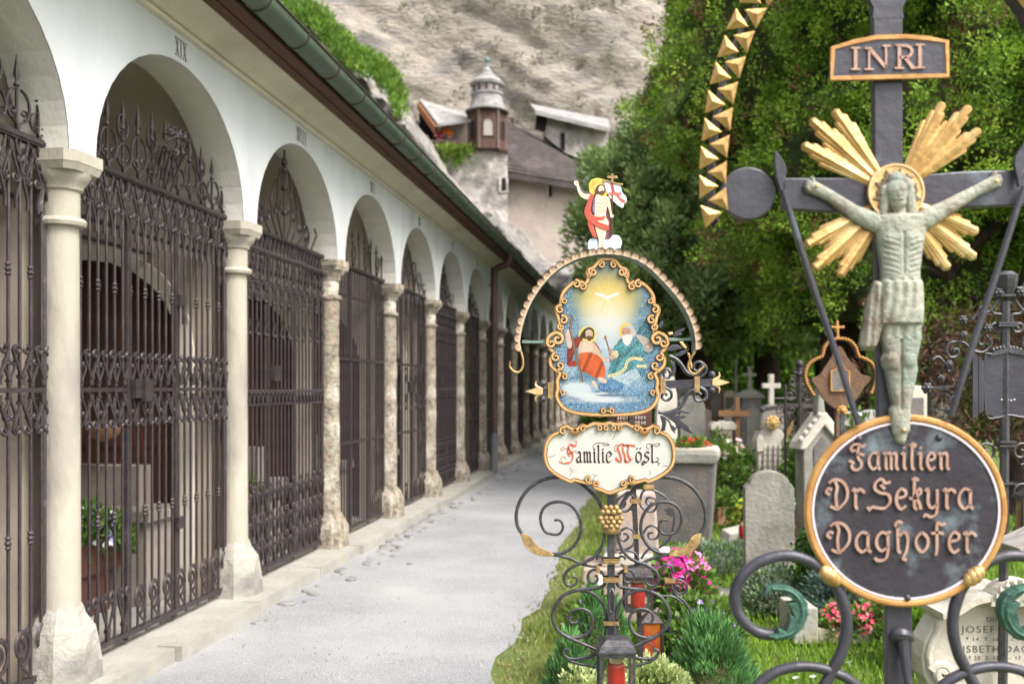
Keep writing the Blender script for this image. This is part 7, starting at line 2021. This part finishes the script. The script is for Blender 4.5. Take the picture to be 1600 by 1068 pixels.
MB().prism([(scx + .14 * math.cos(a), scz - .02 + .12 * math.sin(a)) for a in np.linspace(0, PI, 14)], -.115, .0).build('shell_back', M['palestone'], g.root)
def textmesh(txt, x, z, h_, mat, parent, y, sx=1.0, spacing=1.25):
    cu = bpy.data.curves.new('inscription', 'FONT'); cu.body = txt; cu.size = h_ / .69; cu.extrude = .0015; cu.space_character = spacing; cu.offset = -.0004
    to = bpy.data.objects.new('tmp_text', cu); C.objects.link(to)
    bpy.context.view_layer.update()
    me = bpy.data.meshes.new_from_object(to.evaluated_get(bpy.context.evaluated_depsgraph_get()))
    me.name = 'inscription'
    bpy.data.objects.remove(to); me.materials.clear(); me.materials.append(mat)
    return place('inscription', me, parent, (x, y, z), (PI / 2, 0, 0), (sx, 1, 1))
for t_, a, b, hh, x1_ in (('DIE', 470, 610, 34, 560), ('JOSEF DAG', 292, 690, 48, 770), ('* 14. 7. 1892 – 1960', 325, 752, 28, 800), ('ISBETH DAG', 300, 835, 50, 770), ('* 30. 3. 1895 – 17', 345, 890, 30, 725)):
    x_, z_ = g.q(*c10(a, b)); h_ = hh / 4.684 * k_
    o = textmesh(t_, x_, z_, h_, M['incised'], g.root, -.0012)
    bpy.context.view_layer.update()
    w0 = max(v.co.x for v in o.data.vertices) - min(v.co.x for v in o.data.vertices)
    o.scale.x = ((x1_ - a) / 4.684 * k_) / w0

# ------------------------------------------------------------------ graves, plants and flowers
GRN = [(.12, .22, .04), (.16, .27, .05), (.085, .16, .03)]
JUN = [(.13, .29, .09), (.18, .36, .12), (.09, .21, .07)]
SIL = [(.28, .33, .25), (.22, .28, .20), (.16, .22, .14)]
PAL = [(.50, .55, .27), (.42, .48, .20), (.30, .38, .13)]
def shrub(name, label, cat, px, z, w_, h_, nclump, k, L, W, cols, up=.4, base=None, dp=None, x=None, cone=0.0, size=.05, group=None, z0=0.0, spread=.8, core=None):
    """rounded plant: leaves in clumps over a dome, denser at the skin"""
    cx_ = (px - 800) * z / F if x is None else x
    dp = dp or w_ * .8
    d = RG.normal(size=(nclump * 2, 3)); d /= np.linalg.norm(d, axis=1, keepdims=True); d = d[d[:, 2] > -.15][:nclump]
    rad = (1 - .5 * RG.random((len(d), 1)) ** 2) * (1 + .16 * vnoise(d * 2.7 + cx_ * 3)[:, None])
    P = d * rad
    sc_xy = 1 - cone * np.clip(P[:, 2:3], 0, 1)
    P = np.c_[P[:, :2] * sc_xy, P[:, 2]] * np.array([w_ / 2, dp / 2, h_])
    v, q, c = clumps(P, d, k, size, L, W, cols, up=up, spread=spread)
    o = npmesh(name, v, q, M['leaf'], cols=c)
    o.location = (cx_, z, GZ + z0)
    tag(o, label, cat, group)
    if core:
        MB().lathe([(w_ * .36 * r_, h_ * t_) for r_, t_ in ((1, 0), (1, .3), (.8, .6), (.4, .8), (.05, .86))], 14).build('woody_core', core, o, True)
    return o
def blossoms(o, n, w_, dp, h_, r, cols, z0=0.0, name='blossoms', heads=True):
    d = RG.normal(size=(n, 3)); d /= np.linalg.norm(d, axis=1, keepdims=True); d[:, 2] = np.abs(d[:, 2]); d[:, 1] = -np.abs(d[:, 1]) * .9 + .1
    P = d * np.array([w_ / 2, dp / 2, h_]) * RG.uniform(.85, 1.08, (n, 1)) + np.array([0, 0, z0])
    nn = 6
    col = np.repeat(np.asarray(cols)[RG.integers(0, len(cols), n)] * RG.uniform(.8, 1.15, (n, 1)), nn, 0)
    N = d + np.array([0, -.5, .2]); N /= np.linalg.norm(N, axis=1, keepdims=True)
    A = np.cross(N, np.array([.3, .2, 1.0])); A /= np.linalg.norm(A, axis=1, keepdims=True); B = np.cross(N, A)
    an = np.tile(np.arange(nn) * 2 * PI / nn, n)
    D = np.repeat(A, nn, 0) * np.cos(an)[:, None] + np.repeat(B, nn, 0) * np.sin(an)[:, None] + np.repeat(N, nn, 0) * .35
    Dn = D / np.linalg.norm(D, axis=1, keepdims=True)
    W_ = np.cross(np.repeat(N, nn, 0), Dn); P2 = np.repeat(P, nn, 0)
    R_ = r * np.repeat(RG.uniform(.75, 1.2, n), nn)[:, None]
    V = np.stack([P2, P2 + Dn * R_ * .6 + W_ * R_ * .45, P2 + Dn * R_, P2 + Dn * R_ * .6 - W_ * R_ * .45], 1).reshape(-1, 3)
    return npmesh(name, V, np.arange(len(V)).reshape(-1, 4), M['petal'], o, cols=np.clip(col, 0, 1))
DK = M['twigs']
shrub('juniper', 'dense green dwarf juniper at the path edge left of the painted cross', 'shrub', 888, 4.75, .36, .46, 520, 26, .045, .009, JUN, 1.1, cone=.45, size=.035, core=DK)
shrub('juniper', 'second pointed juniper tuft close behind the lantern, left side', 'shrub', 925, 5.1, .25, .62, 380, 24, .045, .009, JUN, 1.2, cone=.7, size=.03, core=DK)
shrub('juniper', 'taller pointed juniper between the post and the white lantern', 'shrub', 960, 5.2, .22, .56, 300, 24, .045, .009, JUN, 1.2, cone=.7, size=.03, core=DK)
shrub('juniper', 'wide bushy green juniper right of the small frosted lantern', 'shrub', 1112, 4.75, .50, .56, 900, 26, .048, .009, JUN, 1.0, cone=.35, size=.04, core=DK)
shrub('box_bush', 'low pale variegated bush at the bottom under the lantern', 'shrub', 1010, 4.25, .60, .50, 1100, 22, .026, .016, PAL, .4, size=.035, core=DK)
shrub('box_bush', 'pale variegated tuft at the bottom edge left of the lantern', 'shrub', 905, 4.2, .28, .46, 480, 22, .026, .016, PAL, .4, size=.035, core=DK)
o = shrub('violas', 'purple and lilac violas in front of the stone kerb', 'flowers', 1092, 5.6, .56, .46, 480, 14, .05, .028, GRN, .3, size=.05)
blossoms(o, 120, .56, .44, .47, .024, [(.26, .13, .52), (.38, .22, .62), (.50, .40, .66), (.12, .05, .30)])
o = shrub('violas', 'few violet blossoms left of the post, between junipers', 'flowers', 928, 5.7, .34, .50, 200, 12, .05, .026, GRN, .3, size=.05)
blossoms(o, 40, .34, .27, .50, .024, [(.26, .13, .52), (.40, .26, .64)])
# magenta petunias in a stone bowl
g = Grave('planter', 1062, 6.3, 'grey stone bowl holding magenta petunias', 'planter')
zz = g.q(1062, 925)[1]
MB().lathe([(.10, 0), (.08, .04), (.07, .15), (.14, zz), (.155, zz + .03), (.13, zz + .03)], 18).build('bowl', M['grave'], g.root, True)
o = shrub('petunias', 'bright magenta and pink petunias in the stone bowl', 'flowers', 1064, 6.3, .38, .22, 190, 12, .05, .03, GRN, .2, size=.05, z0=zz)
blossoms(o, 105, .40, .32, .25, .042, [(.75, .015, .22), (.85, .05, .32), (.60, .02, .36), (.80, .20, .50)], 0)
# silver ground cover
shrub('silver_cover', 'low silvery ground cover at the foot of the dark monument', 'plant', 1120, 9.2, 1.0, .20, 620, 14, .05, .022, SIL + [(.2, .32, .1)], .5, size=.07)
shrub('silver_shrub', 'silvery bush at the foot of the round-headed slab', 'shrub', 1206, 7.35, .42, .34, 420, 16, .045, .022, SIL + [(.17, .26, .09)], .4, size=.05, core=DK)
# pink begonias with a stone kerb
g = Grave('grave_bed', 1310, 6.55, 'mossy stone kerb round a bed of pink begonias', 'grave'); 
g.box('kerb', 1236, 1274, -.06, .3, 0, .24, M['stonefloor']); g.box('kerb', 1274, 1388, -.04, .02, 0, .10, M['stonefloor']); g.box('kerb', 1420, 1446, -.06, .3, 0, .3, M['stonefloor'])
for i, px in enumerate((1306, 1348, 1378)):
    o = shrub('begonia', ['pink begonia clump nearest the mossy kerb block', 'pink begonia clump in the middle of the bed', 'pink begonia clump touching the black cross post'][i], 'flowers', px, 6.6, .22, .16, 90, 10, .045, .032, GRN, .2, size=.035, z0=.06)
    blossoms(o, 95, .24, .22, .18, .020, [(.80, .08, .16), (.85, .20, .26), (.88, .34, .38)])
shrub('blue_spruce', 'low blue-green shrub above the pink begonias', 'shrub', 1335, 7.1, .72, .38, 700, 18, .045, .016, [(.14, .22, .17), (.20, .29, .23), (.10, .16, .12)], .5, size=.05, z0=.05, core=DK)
# ivy over a stone
g = Grave('gravestone', 1276, 7.3, 'small stone overgrown by dark ivy beside the round slab'); fb = g.foot()
g.slab('body', [(1262, fb), (1262, 860), (1276, 846), (1292, 860), (1292, fb)], .14, M['grave'])
n = 420
P = np.c_[RG.normal(0, .075, n), RG.uniform(-.06, .0, n), RG.uniform(0, .62, n)]
v, q, c = clumps(P, np.tile([0, -1, .1], (n, 1)), 9, .035, .04, .038, [(.045, .11, .022), (.08, .16, .03), (.12, .22, .05)])
o = npmesh('ivy', v, q, M['leaf'], cols=c); o.location = g.root.location; tag(o, 'dark ivy climbing the small stone left of the round plate', 'ivy')
# roses
o = shrub('rose_bush', 'white rose bush beside the small pinkish gravestone', 'rose bush', 1140, 13.2, .95, .95, 500, 14, .075, .045, GRN, .3, size=.1, core=DK)
blossoms(o, 48, .95, .75, .95, .055, [(.85, .83, .76), (.82, .80, .70), (.80, .55, .55)])
o = shrub('yellow_flowers', 'yellow flowers in a terracotta box before the pillar stone', 'flowers', 1160, 11.4, .26, .24, 90, 10, .06, .03, GRN, .3, size=.05, z0=.14)
blossoms(o, 60, .28, .24, .26, .03, [(.75, .72, .08), (.65, .68, .15)])
g = Grave('flower_box', 1163, 11.4, 'dark terracotta box under the yellow flowers', 'planter'); g.box('box', 1153, 1176, -.12, .12, 0, .17, M['terracotta'])
g = Grave('flower_box', 1134, 12.2, 'long tan flower box with pink and yellow blossoms', 'planter'); g.box('box', 1118, 1150, -.14, .14, 0, .22, M['terracotta'])
o = shrub('mixed_flowers', 'pink blossoms over the long tan flower box', 'flowers', 1134, 12.2, .30, .17, 90, 10, .06, .03, GRN, .3, size=.05, z0=.2)
blossoms(o, 34, .30, .24, .17, .032, [(.80, .36, .42), (.75, .70, .12)])
o = shrub('red_flowers', 'red flowers lying along the top of the dark monument', 'flowers', 1078, 10.75, .40, .09, 60, 10, .05, .03, GRN, .3, size=.04, z0=(1.6 - GZ + (604 - 701) * 10.6 / F))
blossoms(o, 40, .42, .2, .10, .032, [(.55, .01, .02), (.65, .03, .04)])
shrub('shrub', 'bright green bush left of the round slab beyond the roses', 'shrub', 1130, 15.6, .9, .8, 300, 12, .10, .05, [(.15, .27, .04), (.20, .33, .05)], .4, size=.1)
o = shrub('rose_bush', 'climbing white blossoms right of the gabled stone', 'rose bush', 1345, 8.2, .5, 1.35, 420, 12, .06, .035, GRN, .2, size=.07)
blossoms(o, 30, .5, .4, 1.4, .05, [(.82, .80, .76)])
shrub('shrub', 'green leafy bush behind the fluted pale stone', 'shrub', 1248, 12.6, .42, 1.1, 260, 12, .07, .04, GRN, .2, size=.08)
shrub('hosta', 'bright broad-leaved plant left of the baroque stone', 'plant', 1440, 6.0, .30, .36, 90, 10, .12, .045, [(.20, .36, .04), (.26, .42, .06)], .8, size=.06)
shrub('pale_ground_cover', 'cream and green groundcover before the baroque stone', 'plant', 1560, 4.35, 1.0, .17, 900, 16, .028, .018, PAL + [(.62, .60, .42)], .4, size=.04)
g = Grave('gravestone', 1150, 9.4, 'pale flat stone plate lying tilted left of the round slab'); 
o = g.slab('plate', [(1136, 850), (1140, 834), (1172, 826), (1172, 846)], .35, M['palestone'], 0); g.box('block', 1140, 1172, .02, .35, 0, .26, M['darkstone'])
g = Grave('kerb_stone', 1130, 7.9, 'weathered low kerb stone lying in the lawn', 'kerb stone'); g.box('stone', 1105, 1160, 0, .2, 0, .05, M['stonefloor'], .02)
g = Grave('kerb_stone', 1117, 5.9, 'white upright stone edge behind the violas', 'kerb stone'); g.box('stone', 1098, 1128, 0, .12, 0, .30, M['white'], .01)
# daisies
rr = random.Random(2)
dz = MB()
for i in range(10):
    a = 2 * PI * i / 10; dz.add([(0, 0, .05), (.012 * math.cos(a - .25), .012 * math.sin(a - .25), .052), (.018 * math.cos(a), .018 * math.sin(a), .054), (.012 * math.cos(a + .25), .012 * math.sin(a + .25), .052)], [(0, 1, 2, 3)])
dz.tube([(0, 0, 0), (0, 0, .05)], .0015, 4)
dzm = dz.mesh('daisy', M['white'])
for i in range(46):
    z = rr.uniform(5.2, 9); px = rr.uniform(1090, 1440) if i > 8 else rr.uniform(860, 900)
    d_ = place('daisy', dzm, None, ((px - 800) * z / F, z, GZ - .01), (rr.uniform(-.5, .1), rr.uniform(-.3, .3), 0), (1.3, 1.3, 1.2))
    tag(d_, 'small white daisy in the lawn', 'daisy', 'daisies in the lawn')
# inside the bays: bowls and troughs of flowers behind the gates
def aplant(x, y, z0, w_, h_, cols, blos, label, r=.03, n=60):
    p = arc(x, y)
    o = shrub('potted_flowers', label, 'flowers', 0, p.y, w_, h_, 150, 12, .06, .03, cols, .4, x=p.x, size=.05, z0=z0 - GZ)
    if blos: blossoms(o, n, w_, w_ * .8, h_, r, blos)
    t_ = empty('flower_trough', arc(x, y, 0), -TH, 'trough under the ' + label, 'planter')
    MB().box(-.14, .14, -w_ * .55, w_ * .55, z0 - .2, z0 + .02).box(-.10, .10, -w_ * .3, w_ * .3, 0, z0 - .2).build('trough', M['wood'], t_)
PNK = [(.62, .22, .36), (.70, .34, .45)]
aplant(-3.65, 4.35, .65, .34, .30, GRN, PNK, 'pink flowers behind the gate at the left edge')
aplant(-3.95, 6.55, .50, .62, .24, GRN, [(.30, .25, .55), (.7, .7, .75)], 'violet flowers behind the gate under arch XIX', .025, 40)
aplant(-3.9, 8.9, .55, .5, .25, GRN, [(.6, .2, .3)], 'faded red flowers behind the gate of arch XVIII')
for (y_, x_) in ((6.9, -4.0), (9.2, -4.1)):
    b_ = empty('hanging_bowl', arc(x_, y_, 1.28), 0, 'pale hanging bowl on thin rods behind the ' + ('XIX gate' if y_ < 8 else 'XVIII gate'), 'lamp')
    MB().lathe([(.02, -.08), (.10, -.05), (.15, .02), (.16, .06), (.14, .06)], 16).build('bowl', M['terracotta'], b_, True)
    for i in range(3): MB().tube([(.15 * math.cos(i * 2.1), .15 * math.sin(i * 2.1), .06), (0, 0, 1.2)], .005, 4).build('rod', M['iron'], b_)
for b in range(0, 6):
    yb = (Yc(b) + Yc(b + 1)) / 2
    rl = empty('tomb_railing', arc(-4.9, yb, 0), -TH + PI / 2, ['low scrolled railing round the tomb in bay XX', 'low scrolled railing round the tomb in bay XIX', 'low scrolled railing round the tomb in bay XVIII', 'low scrolled railing in bay XVII', 'low scrolled railing in bay XVI', 'low scrolled railing in bay XV'][b], 'railing')
    for z in (.12, .62): MB().box(-.95, .95, -.012, .012, z, z + .025).build('rail', M['iron'], rl)
    for i in range(9): place('scroll', RGm, rl, (-.85 + i * .21, 0, .16), (0, 0, 0), (1.7, 1, 2.2))
    tb = empty('tomb_slab', arc(-5.5, yb, 0), -TH, ['stone tomb slab behind the railing in bay XX', 'stone tomb slab behind the railing in bay XIX', 'stone tomb slab in bay XVIII', 'stone tomb slab in bay XVII', 'stone tomb slab in bay XVI', 'stone tomb slab in bay XV'][b], 'tomb')
    bev(MB().box(-.4, .4, -.75, .75, 0, .45).box(-.45, .45, -.8, .8, .45, .53).build('slab', M['pinkstone'], tb), .015)

# more of the crowded middle ground
def simple(px, z, w_, top, mat, label, kind=0, yaw=0.0):
    g = Grave('gravestone', px, z, label, yaw=yaw); fb = g.foot(); h_ = w_ / 2
    if kind == 0: pts = [(px - h_, fb), (px - h_, top + h_ * .5)] + [(px - h_ * math.cos(t), top + h_ * .5 - h_ * .5 * math.sin(t)) for t in np.linspace(.1, PI - .1, 9)] + [(px + h_, top + h_ * .5), (px + h_, fb)]
    elif kind == 1: pts = [(px - h_, fb), (px - h_, top + h_ * .7), (px, top), (px + h_, top + h_ * .7), (px + h_, fb)]
    else: pts = [(px - h_, fb), (px - h_, top), (px + h_, top), (px + h_, fb)]
    g.slab('slab', pts, .2, mat)
    g.slab('plinth', [(px - h_ * 1.25, fb), (px - h_ * 1.2, fb - .18 / g.k), (px + h_ * 1.2, fb - .18 / g.k), (px + h_ * 1.25, fb)], .3, mat, -.06)
    if kind == 2: g.slab('cap', [(px - h_ * 1.2, top), (px - h_ * .9, top - 5), (px + h_ * .9, top - 5), (px + h_ * 1.2, top)], .26, mat, -.03)
    g.slab('sunk_panel', [(px - h_ * .65, top + w_ * 1.6), (px - h_ * .65, top + w_ * .55), (px + h_ * .65, top + w_ * .55), (px + h_ * .65, top + w_ * 1.6)], .012, M['darkstone'] if mat is not M['darkstone'] else M['grave'], -.010, .003)
    return g
simple(1228, 17, 26, 628, M['darkstone'], 'dark stone with arched head right behind the fluted pale stone')
simple(1268, 18, 24, 622, M['pinkstone'], 'pinkish pointed stone behind the scrolled dark iron cross', 1)
simple(1330, 12.5, 30, 648, M['palestone'], 'pale square stone just above the round plate, left of its top', 2)
simple(1366, 11.5, 28, 640, M['white'], 'white round-headed stone just left of the figure shins')
simple(1432, 10.2, 34, 602, M['palestone'], 'pale round-headed stone right of the figure shins')
simple(1470, 12.5, 30, 610, M['darkstone'], 'dark square stone left of the ornate iron cross', 2)
simple(1072, 18.5, 24, 600, M['grave'], 'grey pointed stone far behind the black leaves', 1)
simple(1140, 24, 18, 610, M['palestone'], 'small pale far stone left of the thin pole', 0)
simple(1300, 22, 20, 615, M['grave'], 'far grey stone behind the wooden shrine', 1)
for i, (px, z, w_, h_, fl) in enumerate(((1216, 11.2, .5, .5, [(.8, .3, .35)]), (1330, 11, .5, .5, [(.82, .8, .74)]), (1075, 12.6, .5, .35, [(.7, .1, .1)]), (1240, 15, .7, .7, [(.8, .75, .3)]), (1380, 9.2, .5, .75, [(.82, .8, .76)]), (1460, 8.4, .6, .6, [(.8, .5, .55)]))):
    o = shrub('grave_planting', ['pink-flowered bush before the fluted stone', 'white-flowered bush under the wooden shrine', 'red-flowered plant behind the dark monument', 'yellow-flowered bush beyond the fluted stone', 'white-flowered bush at the figure feet', 'pink-flowered bush left of the ornate cross'][i], 'flowers', px, z, w_, h_, 190, 13, .06, .035, [(.16, .27, .05), (.21, .33, .07), (.11, .2, .04)], .3, size=.07)
    blossoms(o, 30, w_, w_ * .8, h_, .035, fl)
g = Grave('lily_cross', 1227, 9.6, 'thin black iron rod cross with gilt yellow leaf beside the gabled stone', 'grave cross')
MB().tube([(0, 0, 0), (0, 0, g.q(0, 600)[1])], .012, 6).tube([(-.1, 0, g.q(0, 622)[1]), (.1, 0, g.q(0, 622)[1])], .010, 6).build('rod', M['iron'], g.root)
for s_ in (-1, 1): MB().tube(spiral(s_ * .06, g.q(0, 640)[1], .05, 1.4, PI / 2, s_, .2, 20), .007, 6).build('scroll', M['iron'], g.root, True)
MB().prism([(.0, g.q(0, 690)[1]), (.02, g.q(0, 670)[1]), (.08, g.q(0, 655)[1]), (.06, g.q(0, 672)[1])], -.012, 0).build('gilt_leaf', M['gold'], g.root)
# candles on the graves
for i, (px, z, lab) in enumerate(((1233, 7.9, 'small red grave candle by the round-headed slab'), (1160, 9.3, 'small red grave candle on the low block'), (1098, 8.6, 'red grave candle at the foot of the beige step'), (1350, 6.9, 'red grave candle among the begonias'))):
    g = Grave('grave_candle', px, z, lab, 'candle')
    zz = .0 if i != 1 else .262
    MB().lathe([(.03, zz), (.034, zz + .01), (.034, zz + .11), (.028, zz + .12)], 14).build('cup', M['red'], g.root, True)
    MB().lathe([(.031, zz + .121), (.031, zz + .135), (.012, zz + .15)], 14).build('lid', M['goldold'], g.root, True)
